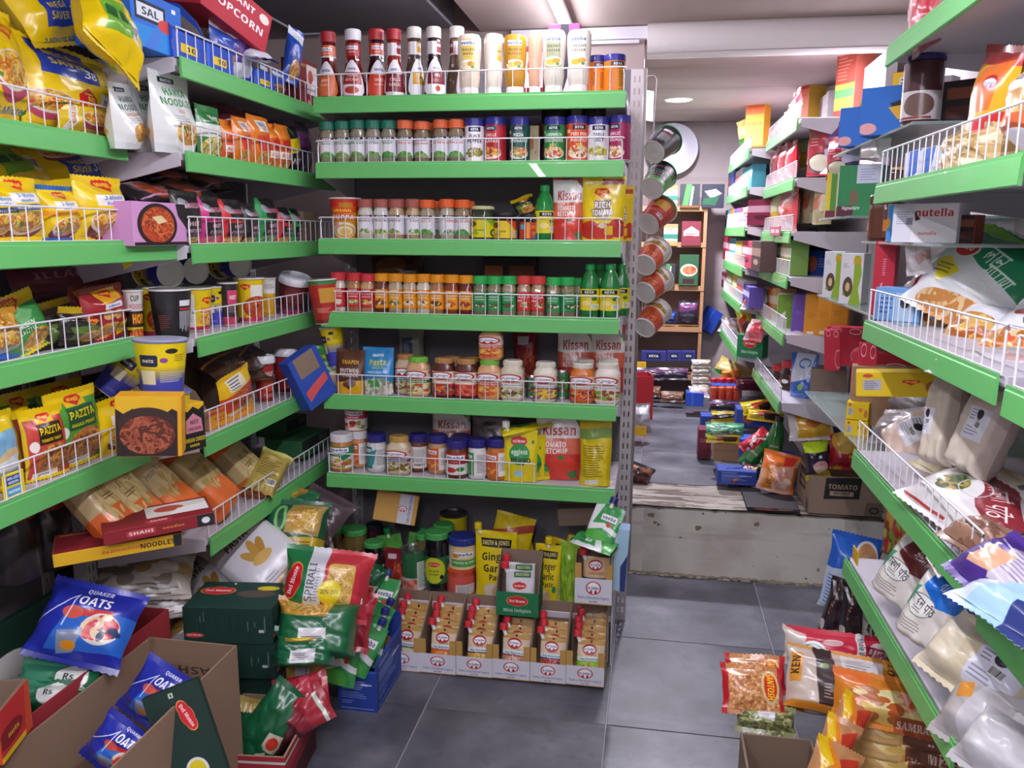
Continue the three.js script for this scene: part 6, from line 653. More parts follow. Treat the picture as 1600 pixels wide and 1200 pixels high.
I('cream_packet','narrow cream packet standing behind the gap in the tin row','box',{w:.031,h:.112,d:.02,l:'tanPouch'},[-.366,1.562,-2.533]);
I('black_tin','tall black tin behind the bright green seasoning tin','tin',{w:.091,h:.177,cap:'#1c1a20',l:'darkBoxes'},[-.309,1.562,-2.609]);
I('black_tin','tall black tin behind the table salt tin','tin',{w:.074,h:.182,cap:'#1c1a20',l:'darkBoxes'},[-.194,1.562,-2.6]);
// third shelf: cup, spices, pickles, pouches
I('soup_cup','orange and red paper soup cup at the left of the third shelf','cup',{w:.097,h:.127,l:'cuppa',lid:'#d8d4cc',taper:.74},[-.954,1.335,-2.496]);
I('spice_jar','dusty-pink-capped spice jar, first from the left on the third shelf','spice',{w:.05,h:.122,cap:'#a85a52',fill:'#cfc7b8',l:'dip0'},[-.879,1.335,-2.473],[0,.2,0],G[1]);
I('spice_jar','dusty-pink-capped spice jar, second from the left on the third shelf','spice',{w:.049,h:.122,cap:'#a85a52',fill:'#d9d4cc',l:'dip1'},[-.829,1.335,-2.473],[0,.1,0],G[1]);
I('spice_jar','dusty-pink-capped spice jar, third from the left on the third shelf','spice',{w:.049,h:.122,cap:'#a85a52',fill:'#b89a74',l:'dip2'},[-.78,1.335,-2.472],[0,-.3,0],G[1]);
I('spice_jar','dusty-pink-capped spice jar, fourth from the left on the third shelf','spice',{w:.047,h:.122,cap:'#a85a52',fill:'#b4936a',l:'dip3'},[-.728,1.335,-2.471],[0,.5,0],G[1]);
I('spice_jar','orange-capped spice jar, first from the left on the third shelf','spice',{w:.048,h:.12,cap:'#e2622c',fill:'#a3977e',l:'dip4'},[-.683,1.335,-2.472],[0,-.1,0],G[1]);
I('spice_jar','orange-capped spice jar, second from the left on the third shelf','spice',{w:.048,h:.122,cap:'#e2622c',fill:'#b3a692',l:'dip5'},[-.621,1.335,-2.472],[0,.6,0],G[1]);
I('spice_jar','orange-capped spice jar, third from the left on the third shelf','spice',{w:.048,h:.12,cap:'#e2622c',fill:'#9a8468',l:'dip6'},[-.573,1.335,-2.472],[0,0,0],G[1]);
I('spice_jar','orange-capped jar peeping between two others on the third shelf','spice',{w:.035,h:.118,cap:'#e2622c',fill:'#a3977e',l:'dip4'},[-.664,1.335,-2.52]);
I('spice_jar','orange-capped jar peeping out beside the yellow-labelled pickle jar','spice',{w:.028,h:.118,cap:'#e2622c',fill:'#a3977e',l:'dip5'},[-.559,1.335,-2.517]);
I('pickle_jar','pickle jar with cream lid and yellow-green label','jar',{w:.073,h:.102,lid:'#c3c491',fill:'#38422a',l:'relishGreen',glass:1,lidw:.96,lidh:.1,l0:.1,l1:.68},[-.513,1.335,-2.485]);
I('pickle_jar','pickle jar with black lid and yellow-orange label','jar',{w:.071,h:.085,lid:'#26242a',fill:'#3a2418',l:'relishOrange',glass:1,lidw:.96,lidh:.14,l0:.1,l1:.8},[-.443,1.335,-2.483]);
I('pickle_jar','short jar with black lid and red-orange label','jar',{w:.058,h:.079,lid:'#222026',fill:'#2a1a18',l:'relishRed',glass:1,lidw:.96,lidh:.14,l0:.1,l1:.8},[-.37,1.335,-2.477]);
I('snack_packet','small crumpled clear packet lying on the short red-labelled jar','bag',{w:.07,h:.067,d:.03,l:'darkPack',style:'pillow',wr:.12},[-.378,1.411,-2.498],[-.5,0,.4]);
I('lemon_bottle','single green lemon juice bottle on the third shelf','bottle',{w:.058,h:.163,fill:'#1f8a3e',l:'lemon',cap:'#1f9a4c'},[-.324,1.335,-2.477],[0,.4,0]);
I('ketchup_pouch','red and white tomato ketchup pouch on the third shelf','bag',{w:.098,h:.189,d:.05,l:'kissan',style:'stand',bend:.008,seal:.01},[-.252,1.335,-2.478],[-.04,0,0]);
I('ketchup_pouch','yellow rich tomato pouch filling the right end of the third shelf','bag',{w:.126,h:.19,d:.05,l:'richTomato',style:'stand',seal:.012},[-.149,1.335,-2.47],[-.03,0,0]);
I('ketchup_pouch','yellow tomato pouch half hidden behind the first rich tomato pouch','bag',{w:.076,h:.163,d:.045,l:'richTomato',style:'stand',seal:.012},[-.101,1.335,-2.545],[-.03,.2,0]);
// fourth shelf: square spice jars and lemon bottles
I('spice_jar','red-capped square spice jar, first from the left on the fourth shelf','spice',{w:.047,h:.124,sq:3.2,cap:'#cf3640',fill:'#d6cbbb',l:'snR0'},[-.973,1.11,-2.471],[0,0,0],G[2]);
I('spice_jar','red-capped square spice jar, second from the left on the fourth shelf','spice',{w:.044,h:.123,sq:3.2,cap:'#cf3640',fill:'#b07a48',l:'snR1'},[-.921,1.11,-2.47],[0,0,0],G[2]);
I('spice_jar','red-capped square spice jar, third from the left on the fourth shelf','spice',{w:.044,h:.121,sq:3.2,cap:'#cf3640',fill:'#bd9468',l:'snR2'},[-.877,1.11,-2.47],[0,0,0],G[2]);
I('spice_jar','yellow-capped square spice jar, first from the left on the fourth shelf','spice',{w:.044,h:.122,sq:3.2,cap:'#e9981c',fill:'#6a2c18',l:'snY0'},[-.831,1.11,-2.47],[0,0,0],G[2]);
I('spice_jar','yellow-capped square spice jar, second from the left on the fourth shelf','spice',{w:.046,h:.122,sq:3.2,cap:'#e9981c',fill:'#b0a186',l:'snY1'},[-.786,1.11,-2.471],[0,0,0],G[2]);
I('spice_jar','yellow-capped square spice jar, third from the left on the fourth shelf','spice',{w:.043,h:.121,sq:3.2,cap:'#e9981c',fill:'#c2ab92',l:'snY2'},[-.74,1.11,-2.47],[0,0,0],G[2]);
I('spice_jar','yellow-capped square spice jar, fourth from the left on the fourth shelf','spice',{w:.043,h:.122,sq:3.2,cap:'#e9981c',fill:'#d4c9b6',l:'snY3'},[-.696,1.11,-2.47],[0,0,0],G[2]);
I('spice_jar','yellow-capped square spice jar, fifth from the left on the fourth shelf','spice',{w:.045,h:.121,sq:3.2,cap:'#e9981c',fill:'#a6744a',l:'snY4'},[-.653,1.11,-2.47],[0,0,0],G[2]);
I('spice_jar','yellow-capped square spice jar, sixth from the left on the fourth shelf','spice',{w:.043,h:.121,sq:3.2,cap:'#e9981c',fill:'#8c3c1c',l:'snY5'},[-.607,1.11,-2.469],[0,0,0],G[2]);
I('spice_jar','yellow-capped square spice jar, seventh from the left on the fourth shelf','spice',{w:.042,h:.12,sq:3.2,cap:'#e9981c',fill:'#6e2418',l:'snY6'},[-.562,1.11,-2.469],[0,0,0],G[2]);
I('spice_jar','green-capped square spice jar, first from the left on the fourth shelf','spice',{w:.044,h:.119,sq:3.2,cap:'#2fb457',fill:'#77735c',l:'snG0'},[-.517,1.11,-2.47],[0,0,0],G[2]);
I('spice_jar','green-capped square spice jar, second from the left on the fourth shelf','spice',{w:.044,h:.119,sq:3.2,cap:'#2fb457',fill:'#857a5c',l:'snG1'},[-.473,1.11,-2.47],[0,0,0],G[2]);
I('spice_jar','green-capped square spice jar, third from the left on the fourth shelf','spice',{w:.044,h:.12,sq:3.2,cap:'#2fb457',fill:'#9a8a6e',l:'snG2'},[-.428,1.11,-2.47],[0,0,0],G[2]);
I('spice_jar','red-capped square jar of pasta mix among the green caps','spice',{w:.043,h:.121,sq:3.2,cap:'#d8423e',fill:'#a0805c',l:'snP0'},[-.382,1.11,-2.47]);
I('spice_jar','red-capped square jar of pizza mix among the green caps','spice',{w:.043,h:.121,sq:3.2,cap:'#d8423e',fill:'#a0805c',l:'snP1'},[-.339,1.11,-2.469]);
I('spice_jar','green-capped square jar just right of the pizza mix jar','spice',{w:.043,h:.118,sq:3.2,cap:'#2fb457',fill:'#8e7e5e',l:'snG3'},[-.292,1.11,-2.469]);
I('spice_jar','green-capped square jar turned sideways next to the lemon bottles','spice',{w:.042,h:.119,sq:3.2,cap:'#2fb457',fill:'#8e7e5e',l:'snG3'},[-.25,1.11,-2.469],[0,.5,0]);
I('spice_jar','green-capped jar in shadow behind the last square spice jar','spice',{w:.034,h:.114,sq:3.2,cap:'#2fb457',fill:'#8e7e5e',l:'snG3'},[-.227,1.11,-2.53]);
I('lemon_bottle','left front lemon juice bottle of the pair on the fourth shelf','bottle',{w:.059,h:.159,fill:'#1b7f38',l:'lemon',cap:'#1f9a4c'},[-.184,1.11,-2.478]);
I('lemon_bottle','right front lemon juice bottle of the pair on the fourth shelf','bottle',{w:.061,h:.16,fill:'#1b7f38',l:'lemon',cap:'#1f9a4c'},[-.124,1.11,-2.478]);
I('lemon_bottle','lemon juice bottle standing behind the left front one','bottle',{w:.055,h:.157,fill:'#1b7f38',l:'lemon',cap:'#1f9a4c'},[-.162,1.11,-2.561]);
I('lemon_bottle','lemon juice bottle standing behind the right front one','bottle',{w:.055,h:.158,fill:'#1b7f38',l:'lemon',cap:'#1f9a4c'},[-.095,1.11,-2.56]);
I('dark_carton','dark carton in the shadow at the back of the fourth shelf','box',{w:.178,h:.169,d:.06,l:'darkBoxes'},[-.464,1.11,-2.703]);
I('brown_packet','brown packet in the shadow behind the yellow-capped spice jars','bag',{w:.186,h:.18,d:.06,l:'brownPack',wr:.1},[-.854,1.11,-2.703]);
// fifth shelf: pouches and spread jars
I('spice_pouch','green ginger powder pouch leaning at the left of the fifth shelf','bag',{w:.103,h:.152,d:.035,l:'snGreenPouch',style:'stand',seal:.008},[-1.016,.847,-2.5],[0,.25,.12]);
I('spice_pouch','brown and yellow nutmeg powder pouch','bag',{w:.096,h:.143,d:.03,l:'snBrownPouch',style:'stand',seal:.008},[-.946,.847,-2.463],[-.05,0,-.05]);
I('pasta_pouch','blue pasta sauce mix pouch beside the nutmeg pouch','bag',{w:.102,h:.151,d:.035,l:'pastaBlue',style:'stand',seal:.008},[-.851,.847,-2.47],[-.06,0,0]);
I('spread_jar','cream jar with tan lid half hidden behind the green-lidded pasta jar','jar',{w:.066,h:.128,lid:'#b98a52',fill:'#d3bda0',l:'oeMayo1',sq:3.4,sz:.8,lidw:.84,lidh:.13,l0:.1,l1:.78},[-.771,.847,-2.51]);
I('spread_jar','peach jar with green lid and pasta label on the fifth shelf','jar',{w:.074,h:.126,lid:'#7cc444',fill:'#d8a97c',l:'oePasta',sq:3.4,sz:.8,lidw:.84,lidh:.13,l0:.1,l1:.78},[-.719,.847,-2.477]);
I('spread_jar','brown jar with tan lid, left of the brown pair','jar',{w:.071,h:.126,lid:'#b98a52',fill:'#5c2a1c',l:'oeRed',sq:3.4,sz:.8,lidw:.84,lidh:.13,l0:.1,l1:.78},[-.636,.847,-2.476]);
I('spread_jar','brown jar with tan lid, right of the brown pair','jar',{w:.072,h:.125,lid:'#b98a52',fill:'#5c2a1c',l:'oeTomato',sq:3.4,sz:.8,lidw:.84,lidh:.13,l0:.1,l1:.78},[-.565,.847,-2.477]);
I('spread_jar','brown jar with tan lid behind and between the brown pair','jar',{w:.06,h:.121,lid:'#b98a52',fill:'#5c2a1c',l:'oeRed',sq:3.4,sz:.8,lidw:.84,lidh:.13,l0:.1,l1:.78},[-.624,.847,-2.547]);
I('spread_jar','brown jar with tan lid behind the right one of the brown pair','jar',{w:.053,h:.121,lid:'#b98a52',fill:'#5c2a1c',l:'oeTomato',sq:3.4,sz:.8,lidw:.84,lidh:.13,l0:.1,l1:.78},[-.557,.847,-2.544]);
I('spread_jar','peach jar with green lid carrying another jar upside down','jar',{w:.073,h:.125,lid:'#7cc444',fill:'#dca87a',l:'oeSpread',sq:3.4,sz:.8,lidw:.84,lidh:.13,l0:.1,l1:.78},[-.49,.847,-2.477]);
I('spread_jar','cream mayonnaise jar with white lid, leftmost of the white-lidded jars','jar',{w:.073,h:.125,lid:'#e6e2d2',fill:'#d9cdb6',l:'oeVeg',sq:3.4,sz:.8,lidw:.84,lidh:.13,l0:.1,l1:.78},[-.417,.847,-2.477]);
I('spread_jar','white mayonnaise jar with purple and yellow label','jar',{w:.074,h:.123,lid:'#e6e2d2',fill:'#e4ddcc',l:'oePurple',sq:3.4,sz:.8,lidw:.84,lidh:.13,l0:.1,l1:.78},[-.314,.847,-2.477]);
I('spread_jar','orange mayonnaise jar with white lid','jar',{w:.075,h:.124,lid:'#e6e2d2',fill:'#cf7428',l:'oeOrange',sq:3.4,sz:.8,lidw:.84,lidh:.13,l0:.1,l1:.78},[-.2,.847,-2.478]);
I('spread_jar','white mayonnaise jar at the right end of the fifth shelf','jar',{w:.078,h:.127,lid:'#e6e2d2',fill:'#e8e2d6',l:'oeBurger',sq:3.4,sz:.8,lidw:.84,lidh:.13,l0:.1,l1:.78},[-.124,.847,-2.479]);
I('spread_jar','white-lidded jar standing behind the orange mayonnaise jar','jar',{w:.063,h:.122,lid:'#e6e2d2',fill:'#cf7428',l:'oeOrange',sq:3.4,sz:.8,lidw:.84,lidh:.13,l0:.1,l1:.78},[-.198,.847,-2.558]);
I('spread_jar','white-lidded jar standing behind the rightmost white jar','jar',{w:.064,h:.126,lid:'#e6e2d2',fill:'#e8e2d6',l:'oeBurger',sq:3.4,sz:.8,lidw:.84,lidh:.13,l0:.1,l1:.78},[-.123,.847,-2.559]);
I('spread_jar','peach jar stacked on top of the green-lidded jar','jar',{w:.075,h:.096,lid:'#7cc444',fill:'#dca87a',l:'oeSpread',sq:3.4,sz:.8,lidw:.84,lidh:.1,l0:.08,l1:.86},[-.486,.971,-2.481]);
I('ketchup_pouch','ketchup pouch in shadow behind the orange mayonnaise jar','bag',{w:.115,h:.219,d:.05,l:'kissan',style:'stand'},[-.241,.847,-2.658]);
I('ketchup_pouch','ketchup pouch in shadow at the right back of the fifth shelf','bag',{w:.111,h:.222,d:.05,l:'kissan',style:'stand'},[-.135,.847,-2.658]);
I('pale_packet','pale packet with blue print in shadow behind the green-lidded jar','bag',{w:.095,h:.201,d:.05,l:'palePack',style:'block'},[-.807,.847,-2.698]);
I('shadow_packet','brownish packet in shadow behind the first white-lidded jars','bag',{w:.086,h:.202,d:.05,l:'beans',style:'block'},[-.411,.847,-2.698]);  // dark bean print stands for the shade behind the jars
I('green_can','green can between the two nearest white-lidded mayonnaise jars','can',{w:.041,h:.065,l:'greenRound'},[-.363,.847,-2.534]);
I('green_can','green can beside the orange mayonnaise jar','can',{w:.043,h:.085,l:'greenRound'},[-.268,.847,-2.534]);
// sixth shelf: spreads and pouches
I('spread_jar','peanut spread jar with white lid and green label at the left end','jar',{w:.078,h:.124,lid:'#e8e6ea',fill:'#c8853e',l:'spGreen',lidw:.95,lidh:.2,l0:.14,l1:.86},[-.986,.587,-2.484]);
I('spread_jar','jar with white lid and orange label behind the peanut spread jar','jar',{w:.058,h:.123,lid:'#e8e6ea',fill:'#d09a64',l:'spOrange',lidw:.95,lidh:.2,l0:.14,l1:.86},[-.945,.587,-2.532]);
I('spread_jar','white jar with blue lid and teal label','jar',{w:.066,h:.125,lid:'#2f2b7e',fill:'#dcdad8',l:'spTeal',lidw:.95,lidh:.2,l0:.14,l1:.86},[-.871,.587,-2.496]);
I('spread_jar','brown jar with blue lid showing its white back label','jar',{w:.059,h:.125,lid:'#2f2b7e',fill:'#6e3a20',l:'spBack',lidw:.95,lidh:.2,l0:.14,l1:.86},[-.736,.587,-2.522]);
I('spread_jar','beige jar with blue lid and orange label','jar',{w:.067,h:.127,lid:'#2f2b7e',fill:'#c49a6c',l:'spOrange',lidw:.95,lidh:.2,l0:.14,l1:.86},[-.669,.587,-2.516]);
I('spread_jar','brown jar with blue lid and red label','jar',{w:.074,h:.122,lid:'#2f2b7e',fill:'#743a20',l:'spRed',lidw:.95,lidh:.2,l0:.14,l1:.86},[-.597,.587,-2.482]);
I('spread_jar','white jar with blue lid and green label beside the brown one','jar',{w:.061,h:.129,lid:'#2f2b7e',fill:'#e4e4e2',l:'spGr2',lidw:.95,lidh:.2,l0:.14,l1:.86},[-.529,.587,-2.478]);
I('spread_jar','orange jar with blue lid next to the yellow mayo pouch','jar',{w:.064,h:.133,lid:'#2f2b7e',fill:'#c8762a',l:'spOrange',lidw:.95,lidh:.2,l0:.14,l1:.86},[-.467,.587,-2.48]);
I('spread_jar','blue-lidded jar standing behind the brown red-labelled jar','jar',{w:.069,h:.121,lid:'#2f2b7e',fill:'#743a20',l:'spBack',lidw:.95,lidh:.2,l0:.14,l1:.86},[-.598,.587,-2.548]);
I('spread_jar','square cream jar with gold lid among the blue lids','jar',{w:.078,h:.126,lid:'#c69a54',fill:'#d9c7a6',l:'oeMayo1',sq:3.4,sz:.8,lidw:.8,lidh:.15,l0:.1,l1:.78},[-.789,.587,-2.479]);
I('spread_jar','pink-labelled jar stacked on the orange-labelled jar','jar',{w:.074,h:.088,lid:'#c8853e',fill:'#c46a44',l:'spPink',lidw:.9,lidh:.08,l0:.12,l1:.95},[-.957,.704,-2.545]);
I('ketchup_pouch','ketchup pouch in shadow behind the blue-lidded jars','bag',{w:.134,h:.182,d:.05,l:'kissan',style:'stand'},[-.658,.587,-2.658]);
I('shade_pouch','dark grey pouch in shadow behind the yellow mayo pouches','bag',{w:.141,h:.177,d:.05,l:'darkPouch',style:'stand'},[-.516,.587,-2.658]);
I('ketchup_pouch','ketchup pouch with big tomatoes standing on the sixth shelf','bag',{w:.146,h:.228,d:.055,l:'kissan',style:'stand',seal:.01},[-.275,.587,-2.52]);
I('mayo_pouch','yellow eggless mayo pouch in front with white spout cap','bag',{w:.108,h:.167,d:.03,l:'mayoPouch',style:'stand',cap:'#eceae2',capAt:-.36,seal:.006,lo:false},[-.389,.587,-2.468]);
I('mayo_pouch','yellow mayo pouch peeping out right behind the front one','bag',{w:.053,h:.147,d:.025,l:'mayoBack',style:'stand'},[-.338,.587,-2.49],[0,.4,0]);
I('mayo_pouch','last yellow mayo pouch of the row beside the ketchup pouch','bag',{w:.047,h:.137,d:.025,l:'mayoBack',style:'stand'},[-.309,.587,-2.506],[0,.4,0]);
I('mayo_pouch','yellow mayo pouch lying flat on top of the standing ones','bag',{w:.09,h:.16,d:.025,l:'mayoBack',style:'stand',cap:'#eceae2',wr:.1},[-.452,.736,-2.48],[-1.36,-1.31,0]);
I('yellow_pouch','tall yellow pouch showing its printed back at the right end','bag',{w:.102,h:.212,d:.05,l:'yellowBack',style:'stand',wr:.12,bend:.01},[-.155,.587,-2.478],[0,-.15,0]);
// foot of the middle unit
I('olive_jar','olive jar with green lid, left of the pair above the pasta bags','jar',{w:.087,h:.187,lid:'#4fae58',fill:'#6e6334',l:'olive',glass:1,lidw:.95,lidh:.1,l0:.06,l1:.6},[-1.06,.17,-2.567]);
I('olive_jar','olive jar with green lid, right of the pair above the pasta bags','jar',{w:.089,h:.185,lid:'#4fae58',fill:'#7a6a3a',l:'olive',glass:1,lidw:.95,lidh:.1,l0:.06,l1:.6},[-.982,.17,-2.567]);
I('olive_jar','black olive jar with green lid beside the bean pouch','jar',{w:.071,h:.161,lid:'#4fae58',fill:'#17161c',l:'oliveBlack',glass:1,lidw:.95,lidh:.1,l0:.06,l1:.6},[-.896,.17,-2.518]);
I('olive_jar','tall black olive jar with green lid beside the stacked dip jars','jar',{w:.084,h:.21,lid:'#4fae58',fill:'#17161c',l:'oliveBlack',glass:1,lidw:.95,lidh:.1,l0:.2,l1:.7},[-.679,.17,-2.525]);
I('olive_jar','black olive jar behind the tall black olive jar','jar',{w:.075,h:.212,lid:'#4fae58',fill:'#17161c',l:'oliveBlack',glass:1,lidw:.95,lidh:.1,l0:.06,l1:.6},[-.672,.17,-2.59]);
I('olive_jar','olive jar half hidden left of the tall black olive jar','jar',{w:.059,h:.186,lid:'#4fae58',fill:'#6e6334',l:'olive',glass:1,lidw:.95,lidh:.1,l0:.06,l1:.6},[-.734,.17,-2.562]);
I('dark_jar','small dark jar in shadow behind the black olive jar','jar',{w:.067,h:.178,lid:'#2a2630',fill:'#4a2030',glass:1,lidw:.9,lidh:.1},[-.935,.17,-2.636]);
I('bean_can','silver-topped can of beans with green label','can',{w:.088,h:.145,l:'canBeans'},[-.759,.17,-2.527]);
I('corn_can','tall can with yellow label behind the olive jars','can',{w:.098,h:.22,l:'canYellow',top:'#8a8a88'},[-.659,.17,-2.682]);
I('dip_jar','red dip jar with orange lid under the cheese dip jar','jar',{w:.097,h:.098,lid:'#e2522c',fill:'#c24a3a',l:'dipRed',glass:1,lidw:1,lidh:.16,l0:.05,l1:.85},[-.595,.17,-2.527]);
I('dip_jar','pale cheese dip jar with blue lid stacked on the red one','jar',{w:.093,h:.108,lid:'#2b3a8c',fill:'#d9c08a',l:'dipVeeba',glass:1,lidw:1,lidh:.22,l0:.05,l1:.9},[-.59,.263,-2.525]);
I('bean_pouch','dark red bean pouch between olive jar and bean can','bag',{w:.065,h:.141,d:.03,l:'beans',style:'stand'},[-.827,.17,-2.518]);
I('spout_pouch','green spout pouch with green cap behind the bean pouch','bag',{w:.087,h:.17,d:.03,l:'greenSpout',style:'stand',cap:'#1f8a4c',wr:.12},[-.828,.17,-2.568],[0,0,.2]);
I('spout_pouch','green spout pouch with raised cap behind the bean can','bag',{w:.091,h:.17,d:.03,l:'greenSpout',style:'stand',cap:'#1f8a4c',wr:.12},[-.781,.17,-2.588],[0,0,-.2]);
I('paste_pouch','large yellow ginger garlic paste pouch at the front','bag',{w:.137,h:.232,d:.035,l:'gingerGarlic',style:'stand',cap:'#e8cf14',capAt:-.38,seal:.008},[-.472,.17,-2.5]);
I('sauce_pouch','yellow sauce pouch leaning behind the ginger garlic pouch','bag',{w:.136,h:.26,d:.04,l:'maggiYellow',style:'stand',wr:.12,seal:.008},[-.473,.17,-2.583],[-.1,0,-.2]);
I('sauce_pouch','dim yellow sauce pouch farther back beside the leaning one','bag',{w:.089,h:.227,d:.04,l:'maggiYellow',style:'stand',wr:.12},[-.385,.17,-2.653],[0,0,.25]);
I('paste_pouch','yellow ginger paste pouch tilted behind the small green box','bag',{w:.116,h:.18,d:.035,l:'gingerGarlic',style:'stand',cap:'#e8cf14',seal:.008},[-.29,.17,-2.58],[-.12,0,-.28]);
I('paste_pouch','yellow chilli garlic paste pouch right of the green display box','bag',{w:.084,h:.2,d:.03,l:'gingerGarlic',style:'stand',cap:'#e8cf14',seal:.008},[-.307,.17,-2.498],[0,0,-.04]);
I('sauce_pouch','pale green pouch with chilli picture and green cap','bag',{w:.063,h:.192,d:.03,l:'greenSauce',style:'stand',cap:'#1f9a54',capAt:.2},[-.25,.17,-2.528],[0,0,-.08]);
I('sauce_pouch','plain lime green pouch beside the white and gold box','bag',{w:.07,h:.208,d:.04,l:'limePouch',style:'stand',wr:.16},[-.227,.17,-2.508]);
I('tilted_carton','tan carton with white stripe tilted above the olive jars','box',{w:.14,h:.1,d:.05,l:'oetkerBox',fa:[.3,.5]},[-.82,.408,-2.508],[-.21,.21,-.17]);
I('dark_carton','brown carton in shadow at the back above the paste pouches','box',{w:.14,h:.06,d:.05,l:'plainTan'},[-.209,.404,-2.62],[0,0,.1]);
const NTH = ['first', 'second', 'third', 'fourth', 'fifth'];
function mayo(i, which, n, x, y, w, h) {                            // pouches of one floor display box, front to back
  for (let k = 0; k < n; k++) I('mayo_pouch', 'red-capped mayonnaise pouch, ' + NTH[k] + ' from the front in the ' + which + ' floor display box', 'bag', { w: w * 0.72, h: h * (0.66 + 0.06 * k), d: 0.02, label: 'oeP' + i, style: 'stand', cap: '#d8323f', capAt: -0.42, seal: 0.004, seed: k + 2 * i, nu: 10, nv: 12 }, [x + w * 0.1 + 0.004 * ((k * 7 + i) % 3 - 1), y, -2.3 - 0.024 * k * (n < 5 ? 1 : 0.8)], [-0.3 - 0.02 * k, 0.05 * ((k + i) % 3 - 1), -0.03 * (k % 2)], 'red-capped mayonnaise pouches in the floor display boxes');
}
I('display_box','gold display box of mayonnaise pouches on the floor, leftmost of six','tray',{w:.113,h:.202,d:.155,lip:.065,l:'oetkerTray',cutf:.56},[-.73,.001,-2.363]);
mayo(0, 'leftmost', 4, -.73, .005, .114, .202);
I('display_box','gold display box of mayonnaise pouches on the floor, second from the left','tray',{w:.115,h:.201,d:.155,lip:.065,l:'oetkerTray',cutf:.56},[-.616,.003,-2.363]);
mayo(1, 'second', 4, -.616, .007, .116, .201);
I('display_box','gold display box of mayonnaise pouches on the floor, third from the left','tray',{w:.114,h:.2,d:.155,lip:.064,l:'oetkerTray',cutf:.56},[-.5,.005,-2.363]);
mayo(2, 'third', 4, -.5, .009, .115, .2);
I('display_box','gold display box of mayonnaise pouches on the floor, fourth from the left','tray',{w:.116,h:.198,d:.155,lip:.064,l:'oetkerTray',cutf:.56},[-.384,.007,-2.363]);
mayo(3, 'fourth', 3, -.384, .011, .117, .198);
I('display_box','gold display box of mayonnaise pouches on the floor, fifth from the left','tray',{w:.109,h:.197,d:.155,lip:.063,l:'oetkerTray',cutf:.56},[-.27,.008,-2.363]);
mayo(4, 'fifth', 3, -.27, .012, .11, .197);
I('display_box','gold display box of mayonnaise pouches on the floor, rightmost of six','tray',{w:.115,h:.196,d:.155,lip:.063,l:'oetkerTray',cutf:.56},[-.157,.01,-2.363]);
mayo(5, 'rightmost', 5, -.157, .014, .116, .196);
I('display_box','dark green display box standing on the fourth gold box','tray',{w:.133,h:.18,d:.1,lip:.078,l:'delTray',side:'#1d6a44',inner:'#8b7868',posts:false},[-.376,.188,-2.395]);
I('mini_pouch','silver pouch with red cap at the front of the green display box','bag',{w:.088,h:.125,d:.02,l:'delMini',style:'stand',cap:'#d8323f',capAt:-.44,seal:.004},[-.372,.2,-2.37],[-.1,0,.02]);
I('mini_pouch','silver pouch with red cap at the back of the green display box','bag',{w:.088,h:.137,d:.02,l:'delMini',style:'stand',cap:'#d8323f',capAt:-.44,seal:.004},[-.372,.2,-2.398],[-.1,0,.02]);
I('display_box','white and gold display box standing upright at the right end','tray',{w:.113,h:.142,d:.09,lip:.083,l:'oetkerTray',cutf:.92},[-.142,.249,-2.385]);
I('sauce_pouch','red pasta sauce pouch inside the upright white and gold box','bag',{w:.082,h:.125,d:.025,l:'oePfun',style:'stand',cap:'#d8323f',capAt:-.42,seal:.004},[-.136,.261,-2.375],[-.06,0,0]);
I('sauce_pouch','green and white pouch standing tilted behind the upright box','bag',{w:.095,h:.12,d:.02,l:'veebaGreen',style:'stand',cap:'#252a72',wr:.08},[-.136,.435,-2.38],[-.44,-.24,-.24]);
I('sauce_pouch','green and white pouch lying across the upright box','bag',{w:.11,h:.13,d:.022,l:'veebaGreen',style:'stand',wr:.14},[-.08,.423,-2.358],[-1.4,1.31,0]);
I('blue_carton','blue-grey carton at the right end of the unit foot','box',{w:.05,h:.2,d:.06,l:'blueFlat',fa:[.8,.5]},[-.074,.276,-2.42],[0,0,-.05]);
// nearest left unit
I('noodle_bag','yellow noodle multipack cut by the left picture edge on the upper shelf','bag',{w:.162,h:.225,d:.09,l:'maggiSide',wr:.08},[-1.275,1.56,-1.483],[-.1,1.57,0]);
I('noodle_bag','yellow multipack with bowl picture standing behind the mega saver pack','bag',{w:.17,h:.291,d:.09,l:'maggiBig',wr:.08},[-1.355,1.56,-1.707],[-.15,1.57,-.12]);
I('noodle_bag','yellow mega saver noodle multipack with blue panel','bag',{w:.291,h:.187,d:.09,l:'maggiMega',wr:.07},[-1.265,1.56,-1.68],[-.08,1.57,-.06]);
I('noodle_bag','yellow pack at the right end of the upper shelf with red logo on its side','bag',{w:.182,h:.086,d:.05,l:'maggiSide',wr:.08},[-1.237,1.56,-1.69],[0,1.57,0]);
I('noodle_bag','yellow multipack lying on top of the others, showing its back','bag',{w:.19,h:.17,d:.09,l:'maggiBack',wr:.09},[-1.098,1.696,-1.601],[-.35,1.75,-.49]);
I('noodle_bag','yellow multipack at the very top left of the picture','bag',{w:.2,h:.2,d:.09,l:'maggiBig',wr:.09},[-1.248,1.745,-1.673],[-.52,1.4,.26]);
I('noodle_pack','yellow noodle pack with bowl cut by the left picture edge','bag',{w:.12,h:.11,d:.06,l:'maggiPack',wr:.07},[-1.18,1.335,-1.332],[0,1.57,0]);
I('noodle_pack','yellow noodle pack with navy stripe and bowl on the second near shelf','bag',{w:.123,h:.121,d:.06,l:'maggiPack',wr:.07},[-1.18,1.335,-1.394],[-.06,1.57,0]);
I('noodle_pack','yellow noodle pack with blue top edge, middle of the second near shelf','bag',{w:.108,h:.11,d:.06,l:'maggiPack2',wr:.07},[-1.185,1.335,-1.508],[0,1.57,0]);
